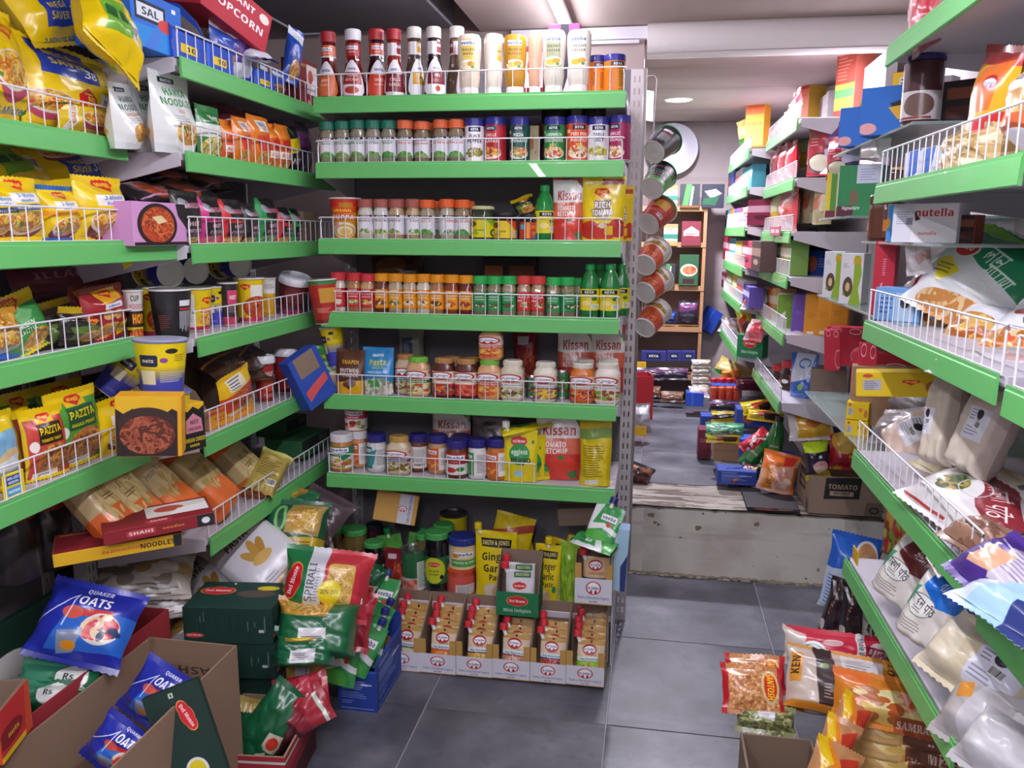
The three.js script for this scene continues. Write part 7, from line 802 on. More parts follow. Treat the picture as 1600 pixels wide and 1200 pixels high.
I('noodle_pack','yellow noodle pack with large red logo next to the pink noodle carton','bag',{w:.162,h:.136,d:.07,l:'maggiPack3',wr:.08},[-1.18,1.335,-1.629],[0,1.57,0]);
I('noodle_bag','dim yellow multipack lying behind the front row of the second near shelf','bag',{w:.28,h:.18,d:.08,l:'maggiBig',wr:.1},[-1.292,1.444,-1.78],[-.87,1.57,.14]);
I('noodle_bag','dim yellow multipack lying at the back left of the second near shelf','bag',{w:.2,h:.16,d:.07,l:'maggiBack',wr:.1},[-1.299,1.43,-1.596],[-.87,1.57,-.14]);
I('loose_wrapper','yellow wrapper corner hanging under the second near shelf','bag',{w:.05,h:.06,d:.01,l:'maggiBack'},[-1.2,1.28,-1.754],[0,1.57,.52]);
I('noodle_pack','orange noodle pack cut by the left picture edge on the third near shelf','bag',{w:.11,h:.1,d:.05,l:'noodleEdge',wr:.08},[-1.24,1.11,-1.38],[0,1.57,0]);
I('noodle_pack','green chilli noodle pack leaning on the third near shelf','bag',{w:.153,h:.123,d:.05,l:'greenChilli',wr:.08},[-1.245,1.11,-1.468],[-.2,1.57,.22]);
I('noodle_pack','dark noodle pack with yellow band right of the green chilli pack','bag',{w:.154,h:.101,d:.05,l:'darkPack',wr:.08},[-1.255,1.11,-1.582],[-.3,1.57,.1]);
I('noodle_pack','crumpled dark and yellow pack left of the red noodle pack','bag',{w:.133,h:.083,d:.05,l:'darkPack',wr:.1},[-1.237,1.11,-1.608],[0,1.57,-.1]);
I('noodle_pack','red egg noodle pack at the right end of the third near shelf','bag',{w:.153,h:.125,d:.05,l:'redPack',wr:.08},[-1.237,1.11,-1.697],[0,1.57,.06]);
I('noodle_pack','dark red pack edge behind the red egg noodle pack','bag',{w:.069,h:.121,d:.05,l:'redPack',wr:.08},[-1.295,1.11,-1.69],[0,1.57,0]);
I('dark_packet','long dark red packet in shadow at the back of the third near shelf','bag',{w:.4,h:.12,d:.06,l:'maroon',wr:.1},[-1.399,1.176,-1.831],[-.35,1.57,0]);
I('noodle_pack','blue and yellow protein noodle pack at the left picture edge','bag',{w:.121,h:.161,d:.06,l:'protein',wr:.06},[-1.26,.847,-1.359],[0,1.57,0]);
I('small_card','small yellow and blue card in front of the protein pack','box',{w:.054,h:.049,d:.004,l:'proteinCard',fa:[.95,.5]},[-1.21,.847,-1.35],[0,1.57,0]);
I('pasta_pack','red pasta pack half hidden, left of the two red ones','bag',{w:.056,h:.151,d:.04,l:'pazztaR'},[-1.27,.847,-1.463],[-.08,1.57,0]);
I('pasta_pack','red tomato pasta pack in front, right of the two red ones','bag',{w:.105,h:.15,d:.04,l:'pazztaR'},[-1.235,.847,-1.474],[-.05,1.37,0]);
I('pasta_pack','green masala pasta pack on the fourth near shelf','bag',{w:.164,h:.171,d:.045,l:'pazztaG'},[-1.238,.847,-1.569],[-.04,1.57,0]);
I('noodle_pack','yellow noodle pack at the right end of the fourth near shelf','bag',{w:.15,h:.129,d:.04,l:'maggiPack3'},[-1.232,.847,-1.709],[0,1.57,.05]);
I('pasta_pack','dim yellow pasta pack at the back left of the fourth near shelf','bag',{w:.13,h:.16,d:.05,l:'pazztaG'},[-1.365,.847,-1.567],[-.1,1.57,0]);
I('pasta_pack','dim yellow pasta pack at the back centre of the fourth near shelf','bag',{w:.173,h:.157,d:.05,l:'pazztaG'},[-1.375,.847,-1.714],[-.1,1.57,0]);
I('pasta_pack','dim yellow pasta pack behind the green masala pack','bag',{w:.189,h:.139,d:.05,l:'pazztaG'},[-1.345,.847,-1.789],[-.1,1.57,0]);
// jars in the dark under the near shelves
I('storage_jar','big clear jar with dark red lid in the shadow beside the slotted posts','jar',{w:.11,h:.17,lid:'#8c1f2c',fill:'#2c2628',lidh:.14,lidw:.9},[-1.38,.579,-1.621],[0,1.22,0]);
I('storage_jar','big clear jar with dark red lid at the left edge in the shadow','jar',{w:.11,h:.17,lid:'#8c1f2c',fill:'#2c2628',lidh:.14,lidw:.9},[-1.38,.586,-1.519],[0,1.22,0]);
// far left unit, top shelf
I('blue_carton','large bright blue carton at the near end of the top left shelf','box',{w:.192,h:.117,d:.14,l:'blueCarton',fa:[.02,.9]},[-1.18,1.752,-1.788],[0,1.57,0]);
I('blue_display_box','blue display box with yellow price mark nearest the big blue carton','tray',{w:.142,h:.155,d:.1,lip:.067,l:'priceTray',side:'#2b55c8',inner:'#8d8078',posts:false},[-1.152,1.752,-1.9],[0,1.57,0]);
I('blue_display_box','second blue display box with yellow price mark on the top left shelf','tray',{w:.13,h:.18,d:.1,lip:.067,l:'priceTray',side:'#2b55c8',inner:'#8d8078',posts:false},[-1.152,1.752,-2.042],[0,1.57,0]);
I('blue_display_box','third blue display box behind the lying purple snack bag','tray',{w:.12,h:.163,d:.1,lip:.049,l:'priceTray',side:'#2b55c8',inner:'#8d8078',posts:false},[-1.152,1.752,-2.29],[0,1.57,0]);
I('snack_bag','blue and white snack bag between two blue display boxes','bag',{w:.15,h:.14,d:.05,l:'cornBlue',wr:.1},[-1.135,1.752,-2.116],[.06,1.57,0]);
I('snack_bag','purple and white snack bag standing on the top left shelf','bag',{w:.137,h:.147,d:.05,l:'cornPuff',wr:.1},[-1.127,1.752,-2.173],[.05,1.57,0]);
I('snack_bag','purple snack bag lying across the wire guard of the top left shelf','bag',{w:.09,h:.14,d:.03,l:'cornPuff',wr:.1},[-1.043,1.809,-2.174],[-1.22,1.05,0]);
I('snack_bag','blue snack bag behind the lower half of the purple one','bag',{w:.135,h:.123,d:.05,l:'cornBlue',wr:.1},[-1.165,1.752,-2.255],[0,1.57,0]);
I('snack_bag','blue snack bag near the corner of the top left shelf','bag',{w:.154,h:.073,d:.04,l:'cornBlue',wr:.1},[-1.122,1.752,-2.378],[0,1.57,0]);
I('snack_bag','dark blue snack bag leaning high in the corner','bag',{w:.07,h:.17,d:.03,l:'cornBlue',wr:.1},[-1.137,1.812,-2.529],[0,1.22,-.24]);
I('popcorn_carton','red popcorn carton lying on top of the blue boxes','box',{w:.27,h:.1,d:.14,l:'popcorn',fa:[.03,.2]},[-1.149,1.876,-2.096],[.14,1.4,-.24]);
I('red_carton','dark red carton in the corner beside the first sauce bottle','box',{w:.143,h:.146,d:.06,l:'redFlat',fa:[.1,.4]},[-1.15,1.752,-2.638],[0,1.57,0]);
// far left unit, second shelf
I('noodle_bag','white noodle bag with dark green lettering, nearest on the second left shelf','bag',{w:.147,h:.139,d:.07,l:'hakkaD',wr:.06,style:'stand'},[-1.185,1.541,-1.753],[0,1.82,.1]);
I('noodle_bag','pale noodle bag squeezed between the two front noodle bags','bag',{w:.117,h:.167,d:.06,l:'hakkaG',wr:.06,style:'stand'},[-1.21,1.541,-1.883],[0,1.57,.06]);
I('noodle_bag','tall white noodle bag with green lettering on the second left shelf','bag',{w:.199,h:.182,d:.07,l:'hakkaG',wr:.06,style:'stand',nu:16},[-1.145,1.541,-1.879],[0,1.67,.05]);
I('noodle_pack','green and white veg noodle pack beside the tall white bag','bag',{w:.114,h:.128,d:.04,l:'waiGreen',wr:.08},[-1.13,1.541,-2.01],[0,1.57,0]);
I('maroon_pack','maroon pack lying on top of the orange packs, nearer one','bag',{w:.2,h:.13,d:.05,l:'maroon',wr:.1},[-1.15,1.635,-2.252],[-.96,1.4,-.14]);
I('maroon_pack','maroon pack lying on top of the orange packs, farther one','bag',{w:.2,h:.13,d:.05,l:'maroon',wr:.1},[-1.146,1.636,-2.387],[-.96,1.4,.17]);
I('noodle_pack','brown-orange pack, nearest of the orange row on the second left shelf','bag',{w:.08,h:.108,d:.04,l:'orangeRed',wr:.08,seal:.008},[-1.14,1.541,-2.123],[0,1.57,0]);
I('noodle_pack','orange pack, second of the orange row on the second left shelf','bag',{w:.095,h:.12,d:.04,l:'orangePack',wr:.08,seal:.008},[-1.122,1.541,-2.165],[0,1.57,0]);
I('noodle_pack','orange pack with white lettering in the middle of the row','bag',{w:.131,h:.137,d:.04,l:'orangePack',wr:.08,seal:.008},[-1.122,1.541,-2.267],[0,1.57,0]);
I('noodle_pack','orange and white pack after the lettered orange one','bag',{w:.094,h:.129,d:.04,l:'orangeRed',wr:.08,seal:.008},[-1.13,1.541,-2.37],[0,1.57,0]);
I('noodle_pack','orange-red pack, last of the orange row','bag',{w:.099,h:.132,d:.04,l:'orangeRed',wr:.08,seal:.008},[-1.122,1.541,-2.422],[0,1.57,0]);
I('noodle_pack','black pack with yellow stripe on the second left shelf','bag',{w:.09,h:.137,d:.04,l:'blackYellow',wr:.08,seal:.008},[-1.122,1.541,-2.493],[0,1.57,0]);
I('noodle_pack','dark purple pack at the corner of the second left shelf','bag',{w:.111,h:.158,d:.04,l:'purplePack',wr:.08,seal:.008},[-1.122,1.541,-2.575],[0,1.57,0]);
// far left unit, third shelf
I('noodle_carton','pink carton with big bowl of orange noodles','box',{w:.206,h:.096,d:.12,l:'pinkBowl',fa:[.04,.1]},[-1.162,1.325,-1.734],[0,1.57,0]);
I('noodle_pack','black and pink hot chicken pack next to the pink carton','bag',{w:.125,h:.128,d:.05,l:'bulBlk',wr:.05,seal:.007},[-1.127,1.325,-1.873],[0,1.57,0]);
I('noodle_pack','bright pink hot chicken pack on the third left shelf','bag',{w:.113,h:.118,d:.05,l:'bulHot',wr:.05,seal:.007},[-1.127,1.325,-1.979],[0,1.57,0]);
I('noodle_pack','red hot chicken pack on the third left shelf','bag',{w:.125,h:.116,d:.05,l:'bulRed',wr:.05,seal:.007},[-1.127,1.325,-2.092],[0,1.57,0]);
I('noodle_pack','black and yellow hot chicken pack on the third left shelf','bag',{w:.091,h:.109,d:.05,l:'bulBlk',wr:.05,seal:.007},[-1.127,1.325,-2.192],[0,1.57,0]);
I('noodle_pack','green hot chicken pack on the third left shelf','bag',{w:.128,h:.127,d:.05,l:'bulGreen',wr:.05,seal:.007},[-1.127,1.325,-2.299],[0,1.57,0]);
I('noodle_pack','red pack with yellow corner beside the green pack','bag',{w:.104,h:.105,d:.05,l:'bulRed',wr:.05,seal:.007},[-1.127,1.325,-2.41],[0,1.57,0]);
I('noodle_pack','narrow green pack near the corner of the third left shelf','bag',{w:.077,h:.103,d:.05,l:'bulGreen',wr:.05,seal:.007},[-1.127,1.325,-2.491],[0,1.57,0]);
I('brown_carton','plain brown carton in the corner of the third left shelf','box',{w:.114,h:.098,d:.06,l:'plainTan'},[-1.15,1.325,-2.61],[0,1.57,0]);
I('lying_noodle_pack','black noodle pack lying on the pink carton, nearest','bag',{w:.22,h:.15,d:.04,l:'blackLay',wr:.1},[-1.129,1.421,-1.859],[-1.26,1.48,0]);
I('lying_noodle_pack','black and pink noodle pack lying behind the first one','bag',{w:.22,h:.15,d:.04,l:'blackLay',wr:.1},[-1.129,1.434,-2.002],[-1.26,1.48,.21]);
I('lying_noodle_pack','black noodle pack on top of the lying heap','bag',{w:.22,h:.15,d:.04,l:'blackLay',wr:.1},[-1.211,1.473,-2.042],[-1.26,1.48,-.14]);
I('lying_noodle_pack','black noodle pack with pink edge at the end of the heap','bag',{w:.22,h:.15,d:.04,l:'blackLay',wr:.1},[-1.169,1.466,-2.174],[-1.26,1.48,.17]);
// far left unit, fourth shelf: cups
I('noodle_cup','white and black hot noodle cup at the near end of the cup shelf','cup',{w:.044,h:.122,l:'cupHot'},[-1.212,1.099,-1.772],[0,1.07,0]);
I('noodle_cup','yellow noodle cup half hidden behind the black cup','cup',{w:.073,h:.123,l:'cupMaggi'},[-1.227,1.099,-1.876],[0,1.07,0]);
I('noodle_cup','black noodle cup with white text block at the shelf end','cup',{w:.099,h:.122,l:'cupBlack'},[-1.154,1.099,-1.833],[0,1.07,0]);
I('noodle_cup','yellow noodle cup with white panel beside the black cup','cup',{w:.095,h:.113,l:'cupYellowWhite'},[-1.198,1.099,-2.01],[0,1.07,0]);
I('noodle_cup','yellow and purple cup behind the yellow noodle cup','cup',{w:.06,h:.11,l:'cupYB'},[-1.2,1.099,-2.116],[0,1.07,0]);
I('noodle_cup','dark cup with pink label on the cup shelf','cup',{w:.055,h:.12,l:'cupPink'},[-1.167,1.099,-2.133],[0,1.07,0]);
I('noodle_cup','yellow cup with red noodles picture in the middle of the cup shelf','cup',{w:.086,h:.128,l:'cupMaggi'},[-1.153,1.099,-2.232],[0,1.07,0]);
I('noodle_cup','white and yellow cup behind the dome-lidded cup','cup',{w:.058,h:.119,l:'cupYW'},[-1.179,1.099,-2.393],[0,1.07,0]);
I('noodle_cup','dark red cup with white dome lid','cup',{w:.096,h:.112,l:'cupDark',lidKind:'dome'},[-1.158,1.099,-2.508],[.3,1.07,0]);
I('noodle_cup','noodle cup lying on its side in the shadow, nearer one','cup',{w:.1,h:.11,l:'cupYB'},[-1.232,1.251,-1.967],[0,-.52,1.54]);
I('noodle_cup','noodle cup lying on its side in the shadow, farther one','cup',{w:.1,h:.11,l:'cupYB'},[-1.232,1.252,-2.089],[0,-.52,1.54]);
I('noodle_cup','noodle cup lying at the back behind the standing cups','cup',{w:.1,h:.11,l:'cupYB'},[-1.232,1.258,-2.338],[0,-.52,1.54]);
I('dark_packet','dark shiny packet between dome-lidded cup and corner','bag',{w:.151,h:.111,d:.04,l:'purplePack',wr:.12},[-1.13,1.099,-2.54],[0,1.57,0]);
I('noodle_cup','red cup with green rim wedged in the corner by the spice jars','cup',{w:.1,h:.14,l:'cupRed'},[-1.012,1.074,-2.462],[0,.35,.07]);
I('noodle_cup','yellow and purple cup caught in the corner below the spice shelf','cup',{w:.075,h:.13,l:'cupYB'},[-.999,.931,-2.502],[0,.17,.14]);
// far left unit, fifth shelf
I('noodle_cup','yellow and blue cup stacked on another at the near shelf end','cup',{w:.115,h:.148,l:'cupYB',lid:'#c3c6e0',rim:'#7a82c8',taper:.72},[-1.082,.974,-1.661],[0,.87,-.03]);
I('noodle_cup','yellow and blue cup carrying the stacked one','cup',{w:.11,h:.12,l:'cupYB',lid:'#7f8ad0',rim:'#7a82c8'},[-1.13,.863,-1.75],[0,.87,0]);
I('noodle_cup','yellow and blue cup tilted over in the shadow behind the stack','cup',{w:.1,h:.13,l:'cupYB',rim:'#9a9fd0'},[-1.295,.969,-1.764],[.35,1.05,-.66]);
I('noodle_cup','yellow cup with blue sealed lid behind the noodle carton','cup',{w:.1,h:.1,l:'cupYB',lid:'#3a58b0'},[-1.24,.912,-1.835],[0,.87,0]);
I('noodle_carton','black and yellow noodle carton sticking out at the near end','box',{w:.13,h:.13,d:.06,l:'noodleBox',fa:[.97,.5]},[-1.048,.888,-1.555],[0,.42,-.05]);
I('noodle_carton','black cheese noodle carton panel beside the noodle picture carton','box',{w:.08,h:.11,d:.05,l:'koreanCheese',fa:[.1,.95]},[-1.06,.857,-1.702],[0,1.22,0]);
I('brown_display_box','open brown carton tray with orange front on the fifth left shelf','tray',{w:.24,h:.17,d:.16,lip:.05,l:'orangeTray',side:'#a08268',inner:'#86705e',posts:false},[-1.2,.847,-2.036],[0,1.57,0]);
I('brown_display_box','brown carton tray nearer the viewer behind the cup stack','tray',{w:.16,h:.18,d:.14,lip:.03,l:'orangeTray',side:'#a08268',inner:'#86705e',posts:false},[-1.23,.847,-1.864],[0,1.57,0]);
I('noodle_pack','yellow and red noodle packet leaning in the orange tray','bag',{w:.179,h:.132,d:.04,l:'maggiOrange',seal:.006},[-1.13,.847,-2.087],[0,1.57,.16]);
I('noodle_cup','red cup with grey dome lid, nearer of the two on the fifth left shelf','cup',{w:.063,h:.128,l:'cupGreyLid',lidKind:'dome',taper:.7},[-1.152,.847,-2.295],[0,1.17,0]);
I('noodle_cup','red cup with grey dome lid, farther of the two on the fifth left shelf','cup',{w:.072,h:.125,l:'cupGreyLid',lidKind:'dome',taper:.7},[-1.156,.847,-2.44],[0,1.57,-.1]);
I('brown_packet','brown packet lying over the brown carton tray, nearer one','bag',{w:.2,h:.15,d:.04,l:'brownPack',wr:.1},[-1.132,.963,-2.109],[-1.13,1.48,0]);
I('brown_packet','brown packet lying over the brown carton tray, farther one','bag',{w:.2,h:.15,d:.04,l:'brownPack',wr:.1},[-1.132,.961,-2.263],[-1.13,1.48,.17]);
I('brown_packet','brown packet at the bottom of the lying brown heap','bag',{w:.2,h:.15,d:.04,l:'brownPack',wr:.1},[-1.134,.926,-2.189],[-1.13,1.48,-.14]);
I('blue_carton','blue carton with brown window tilted in the corner by the spice pouches','box',{w:.12,h:.17,d:.05,l:'blueTrayFlag',fa:[.05,.9]},[-1.026,.831,-2.413],[-.1,1.05,.42]);
// far left unit, sixth shelf
I('pasta_pouch','orange pasta pouch leaning back, farthest of the bright ones','bag',{w:.13,h:.26,d:.08,l:'orangePouch',style:'block',wr:.05},[-1.118,.564,-2.226],[-.66,1.4,.28]);
I('pasta_pouch','orange pasta pouch leaning back, middle of the row','bag',{w:.13,h:.26,d:.08,l:'orangePouch2',style:'block',wr:.05},[-1.118,.606,-1.988],[-.66,1.4,.31]);
I('pasta_pouch','orange pasta pouch leaning back, nearest of the bright ones','bag',{w:.13,h:.26,d:.08,l:'orangePouch2',style:'block',wr:.05},[-1.138,.635,-1.828],[-.66,1.4,.35]);
I('pasta_pouch','orange pasta pouch in shadow beside the slotted post','bag',{w:.13,h:.26,d:.08,l:'orangePouch',style:'block',wr:.05},[-1.138,.642,-1.69],[-.66,1.4,.24]);
I('pasta_pouch','orange pasta pouch deepest in shadow at the near end','bag',{w:.13,h:.26,d:.08,l:'orangePouch',style:'block',wr:.05},[-1.158,.649,-1.631],[-.66,1.4,.17]);
I('noodle_carton','flat dark red noodle carton lying at the shelf end','box',{w:.23,h:.03,d:.13,l:'redFlatSide',faces:{t:'redFlat',r:'amberEnd',all:[.1,.1]}},[-1.099,.691,-1.635],[0,.66,.05]);
I('noodle_carton','flat yellow noodle carton under the dark red one','box',{w:.26,h:.03,d:.13,l:'yellowSide',faces:{t:'redFlat',all:[.03,.3]}},[-1.18,.647,-1.605],[0,.63,.03]);
I('pasta_pouch','yellowish pouch lying beside the orange pouches','bag',{w:.1,h:.2,d:.05,l:'yellowPouchFlat',style:'block',wr:.09},[-1.113,.606,-2.138],[-.96,1.05,-.87]);
I('dark_carton','dark carton with green edge at the back of the sixth left shelf','box',{w:.2,h:.06,d:.14,l:'greenBlackBox',fa:[.1,.2]},[-1.2,.605,-2.621],[0,1.48,0]);
I('dark_carton','second dark carton stacked behind the one with green edge','box',{w:.14,h:.06,d:.12,l:'greenBlackBox',fa:[.1,.2]},[-1.28,.651,-2.664],[0,1.48,0]);
// floor at the left
I('white_bag','clear and white pasta bag on top of the pile under the left shelf','bag',{w:.26,h:.2,d:.08,l:'whiteBag',wr:.1},[-1.293,.405,-1.813],[-1.26,.52,-.1]);
I('white_bag','white pasta bag at the bottom of the pile under the left shelf','bag',{w:.28,h:.2,d:.09,l:'whiteBag',wr:.1},[-1.283,.349,-1.799],[-1.31,.44,.14]);
I('pasta_bag','white penne pasta bag leaning behind the dark green cartons','bag',{w:.18,h:.26,d:.05,l:'penne',wr:.06},[-1.127,.289,-2.019],[-.84,.17,.91]);
I('pasta_bag','white elbow pasta bag end between carton and dark green boxes','bag',{w:.14,h:.14,d:.05,l:'elbow',wr:.08},[-1.208,.241,-1.89],[-.79,.17,.7]);
I('pasta_bag','white fusilli pasta bag lying in front of the shelf','bag',{w:.2,h:.28,d:.06,l:'fusilli',wr:.06},[-.982,.393,-2.036],[-.8,.1,.98]);
I('pasta_bag','white pasta bag end peeping out under the greenish pasta bag','bag',{w:.14,h:.17,d:.06,l:'fusilli',wr:.06},[-1.117,.365,-2.259],[-1.05,.35,-1.4]);
I('pasta_bag','dark green and yellow pasta bag with clear window','bag',{w:.2,h:.17,d:.1,l:'greenPasta',style:'block',wr:.07},[-1.024,.409,-2.157],[-.52,.21,-.07]);
I('green_bag','dark green bag behind the olive jars corner','bag',{w:.1,h:.14,d:.07,l:'greenFoil',wr:.1},[-1.042,.304,-2.336],[-.35,0,.07]);
I('shade_pouch','grey pouch lying in the dark corner under the shelves','bag',{w:.2,h:.16,d:.07,l:'darkPouch',wr:.08},[-1.06,.427,-2.321],[-.87,.17,-.52]);
I('green_bag','green pasta bag in the dark corner under the left shelves','bag',{w:.2,h:.15,d:.06,l:'greenBag2',wr:.08},[-1.123,.47,-2.24],[-.87,.35,-.35]);
I('spirali_bag','large green, white and red spiral pasta bag','bag',{w:.25,h:.19,d:.12,l:'spirali',style:'pillow',wr:.06,nu:18},[-.845,.335,-1.934],[-.49,.24,-.14]);
I('foil_bag','red foil bag hanging under the spiral pasta bag','bag',{w:.1,h:.16,d:.07,l:'redFoil',wr:.1},[-.781,.228,-1.979],[-.52,.17,-.14]);
I('green_bag','green pasta bag with white sticker under the spiral bag','bag',{w:.22,h:.15,d:.11,l:'greenBag',style:'block',wr:.07},[-.834,.269,-1.864],[-.49,.28,-.09]);
I('green_bag','green pasta bag with yellow disc and white sticker','bag',{w:.17,h:.1,d:.1,l:'greenBag2',style:'block',wr:.08},[-.851,.252,-1.837],[-.49,.28,-.07]);
I('green_bag','dark green foil bag leaning beside the black olive jar','bag',{w:.07,h:.11,d:.05,l:'greenFoil',wr:.1},[-.835,.267,-2.224],[-.31,0,-.42]);
I('dark_green_carton','dark green carton on top of the stack, its lid with a yellow disc','box',{w:.235,h:.1,d:.16,l:'delSide',faces:{t:'delDark',r:'delSide',l:'delSide',all:[.3,.03]}},[-1.065,.3,-1.91],[0,.14,0]);
I('dark_green_carton','dark green carton in the middle of the stack','box',{w:.235,h:.1,d:.16,l:'delSide',faces:{t:'delDark',r:'delSide',l:'delSide',all:[.3,.03]}},[-1.06,.2,-1.915],[0,.12,0]);
I('dark_green_carton','dark green carton at the bottom of the stack','box',{w:.21,h:.2,d:.15,l:'delSide',faces:{t:'delDark',r:'delSide',l:'delSide',all:[.3,.03]}},[-1.05,0,-1.925],[0,.2,0]);
I('brown_carton','tan carton under the green bag with yellow disc','box',{w:.12,h:.14,d:.1,l:'oetkerBox',fa:[.2,.5]},[-.926,.087,-1.97],[0,.05,0]);
I('blue_display_box','blue display box of green spout pouches on the floor','crate',{w:.115,h:.15,d:.24,color:'#2a4aa6',hf:.125,out:'blueTray',hb:.2},[-.792,0,-2.173]);
I('sauce_pouch','green and white pouch at the front left of the blue box','bag',{w:.095,h:.15,d:.026,l:'veebaGreen',style:'stand',cap:'#262a78',capAt:-.2,seal:.006,seed:0},[-.829,.108,-2.005],[-.21,0,-.14]);
I('sauce_pouch','green and white pouch at the front right of the blue box','bag',{w:.095,h:.15,d:.026,l:'veebaGreen',style:'stand',cap:'#262a78',capAt:.2,seal:.006,seed:1},[-.805,.129,-2.038],[-.24,.17,-.45]);
I('sauce_pouch','green and white pouch in the middle of the blue box','bag',{w:.095,h:.15,d:.026,l:'veebaGreen',style:'stand',cap:'#262a78',capAt:-.25,seal:.006,seed:2},[-.836,.098,-2.122],[-.24,0,.07]);
I('sauce_pouch','green and white pouch at the back of the blue box','bag',{w:.095,h:.15,d:.026,l:'veebaGreen',style:'stand',cap:'#262a78',capAt:.25,seal:.006,seed:3},[-.819,.133,-2.161],[-.28,0,-.38]);
I('sauce_pouch','green and white pouch on the right side of the blue box','bag',{w:.095,h:.15,d:.026,l:'veebaGreen',style:'stand',cap:'#262a78',capAt:.3,seal:.006,seed:4},[-.783,.126,-2.082],[-.17,.35,-.24]);
I('sauce_pouch','green and white pouch lying over the back of the blue box','bag',{w:.095,h:.15,d:.026,l:'veebaGreen',style:'stand',cap:'#262a78',capAt:0,seal:.006,seed:5},[-.79,.193,-2.192],[-.7,0,-.1]);
// open cartons in the left foreground
I('red_carton','long open red-edged carton holding the oats bag','crate',{w:.3,h:.28,d:.6,color:'#a32f38'},[-1.335,.13,-1.48]);
I('brown_carton','large open brown carton in the left foreground','crate',{w:.225,h:.4,d:.56,color:'#917660',bottom:.14,mark:'jash'},[-1.045,0,-1.375]);
I('dark_green_carton','wide dark green soup carton at the left edge with white disc','box',{w:.66,h:.28,d:.02,l:'knorrBox',fa:[.4,.1]},[-1.43,.2,-1.42],[0,1.57,0]);
I('brown_carton','open brown carton with pouches at the bottom of the picture','crate',{w:.19,h:.13,d:.23,color:'#a08a6c',out:'redFoil2',hb:.15,hl:.15},[-.925,0,-1.745],[0,.1,0]);
I('oats_bag','blue oats bag lying on the red-edged carton','bag',{w:.21,h:.18,d:.08,l:'oats',wr:.06,nu:18},[-1.219,.43,-1.457],[-.7,.49,-.38]);
I('oats_bag','blue oats bag standing inside the large brown carton','bag',{w:.15,h:.13,d:.06,l:'oats',wr:.07},[-1.063,.3,-1.468],[-.49,.17,-.52]);
I('oats_bag','blue oats bag deeper in the brown carton, mostly hidden','bag',{w:.14,h:.11,d:.05,l:'oats',wr:.08},[-1.062,.271,-1.339],[-.35,.17,-.59]);
I('dark_green_carton','dark green box flap with red logo leaning at the bottom left','box',{w:.115,h:.21,d:.02,l:'delFlap',fa:[.1,.5]},[-.874,.237,-1.387],[-.24,.31,.31]);
I('soup_bag','green soup bag with white disc under the oats bag','bag',{w:.17,h:.09,d:.05,l:'knorrBag',wr:.08},[-1.241,.357,-1.421],[-.7,.35,-.17]);
I('soup_bag','second green soup bag below the first','bag',{w:.14,h:.08,d:.05,l:'knorrBag',wr:.08},[-1.242,.353,-1.372],[-.79,.35,-.1]);
I('red_yellow_box','red and yellow open box at the left picture edge','crate',{w:.1,h:.1,d:.12,color:'#86705c',out:'redYellowTray',hf:.09},[-1.186,.411,-1.2],[0,.3,0]);
I('foil_pouch','dark green foil pouch leaning in the front carton','bag',{w:.12,h:.2,d:.045,l:'greenFoil',wr:.14},[-.954,.074,-1.703],[-.35,.17,-.66]);
I('foil_pouch','red foil pouch sticking out of the front carton','bag',{w:.1,h:.18,d:.045,l:'redFoil2',wr:.14},[-.915,.112,-1.727],[-.44,.17,-1.01]);
I('foil_pouch','red foil pouch top behind the green one','bag',{w:.09,h:.14,d:.045,l:'redFoil',wr:.14},[-.912,.189,-1.781],[-.52,.17,-1.36]);
I('foil_pouch','gold paper pouch in the front carton','bag',{w:.08,h:.16,d:.045,l:'goldPaper',wr:.14},[-1.021,.037,-1.742],[-.14,.35,-.31]);
I('foil_pouch','dark green pouch at the front of the front carton','bag',{w:.11,h:.15,d:.045,l:'greenFoil',wr:.14},[-.946,.022,-1.704],[-.21,.1,-.14]);
// right unit
I('snack_bag','pink and white bag on the top right shelf at the picture edge','bag',{w:.12,h:.16,d:.05,l:'pinkBag',wr:.09},[.562,1.752,-1.997],[0,-1.4,.14]);
I('spread_jar','brown jar with gold lid behind the wire guard of the upper right shelf','jar',{w:.045,h:.043,lid:'#b39a5c',fill:'#4a2a20',l:'jarBrown',glass:1,lidw:.96},[.578,1.476,-2.162],[0,-1.57,0]);
I('small_box','small white and blue box behind the upper right wire guard','box',{w:.126,h:.073,d:.05,l:'milkBlue',fa:[.1,.2]},[.6,1.476,-2.06],[0,-1.57,0]);
I('small_box','second small white and blue box behind the upper right wire guard','box',{w:.113,h:.069,d:.05,l:'milkBlue',fa:[.1,.2]},[.6,1.476,-1.961],[0,-1.57,0]);
I('pasta_bag','clear bag of pale pasta on the upper right shelf','bag',{w:.225,h:.094,d:.09,l:'pastaClear',style:'block',wr:.06},[.6,1.476,-1.74],[0,-1.57,-.12]);
I('snack_bag','tall red, orange and yellow bag leaning on the upper right shelf','bag',{w:.188,h:.234,d:.06,l:'chipsTall',wr:.05},[.625,1.476,-1.777],[0,-1.57,-.22]);
I('snack_bag','brown bag behind the tall red and yellow bag','bag',{w:.127,h:.202,d:.06,l:'brownBag',wr:.07},[.685,1.476,-1.817],[0,-1.57,-.15]);
I('pasta_bag','white bag with orange band at the right edge of the upper right shelf','bag',{w:.191,h:.166,d:.1,l:'whiteOrange',wr:.06},[.595,1.476,-1.457],[0,-1.57,-.16]);
I('frozen_bag','large white and green frozen food bag with yellow patch','bag',{w:.3,h:.25,d:.09,l:'frozenGreen',wr:.07},[.636,1.171,-1.952],[-.66,-.94,-.35]);
I('frozen_bag','white frozen food bag with nugget pictures along the wire guard','bag',{w:.24,h:.19,d:.07,l:'nuggets',wr:.07},[.608,1.099,-2.094],[-.77,-1.01,-.42]);
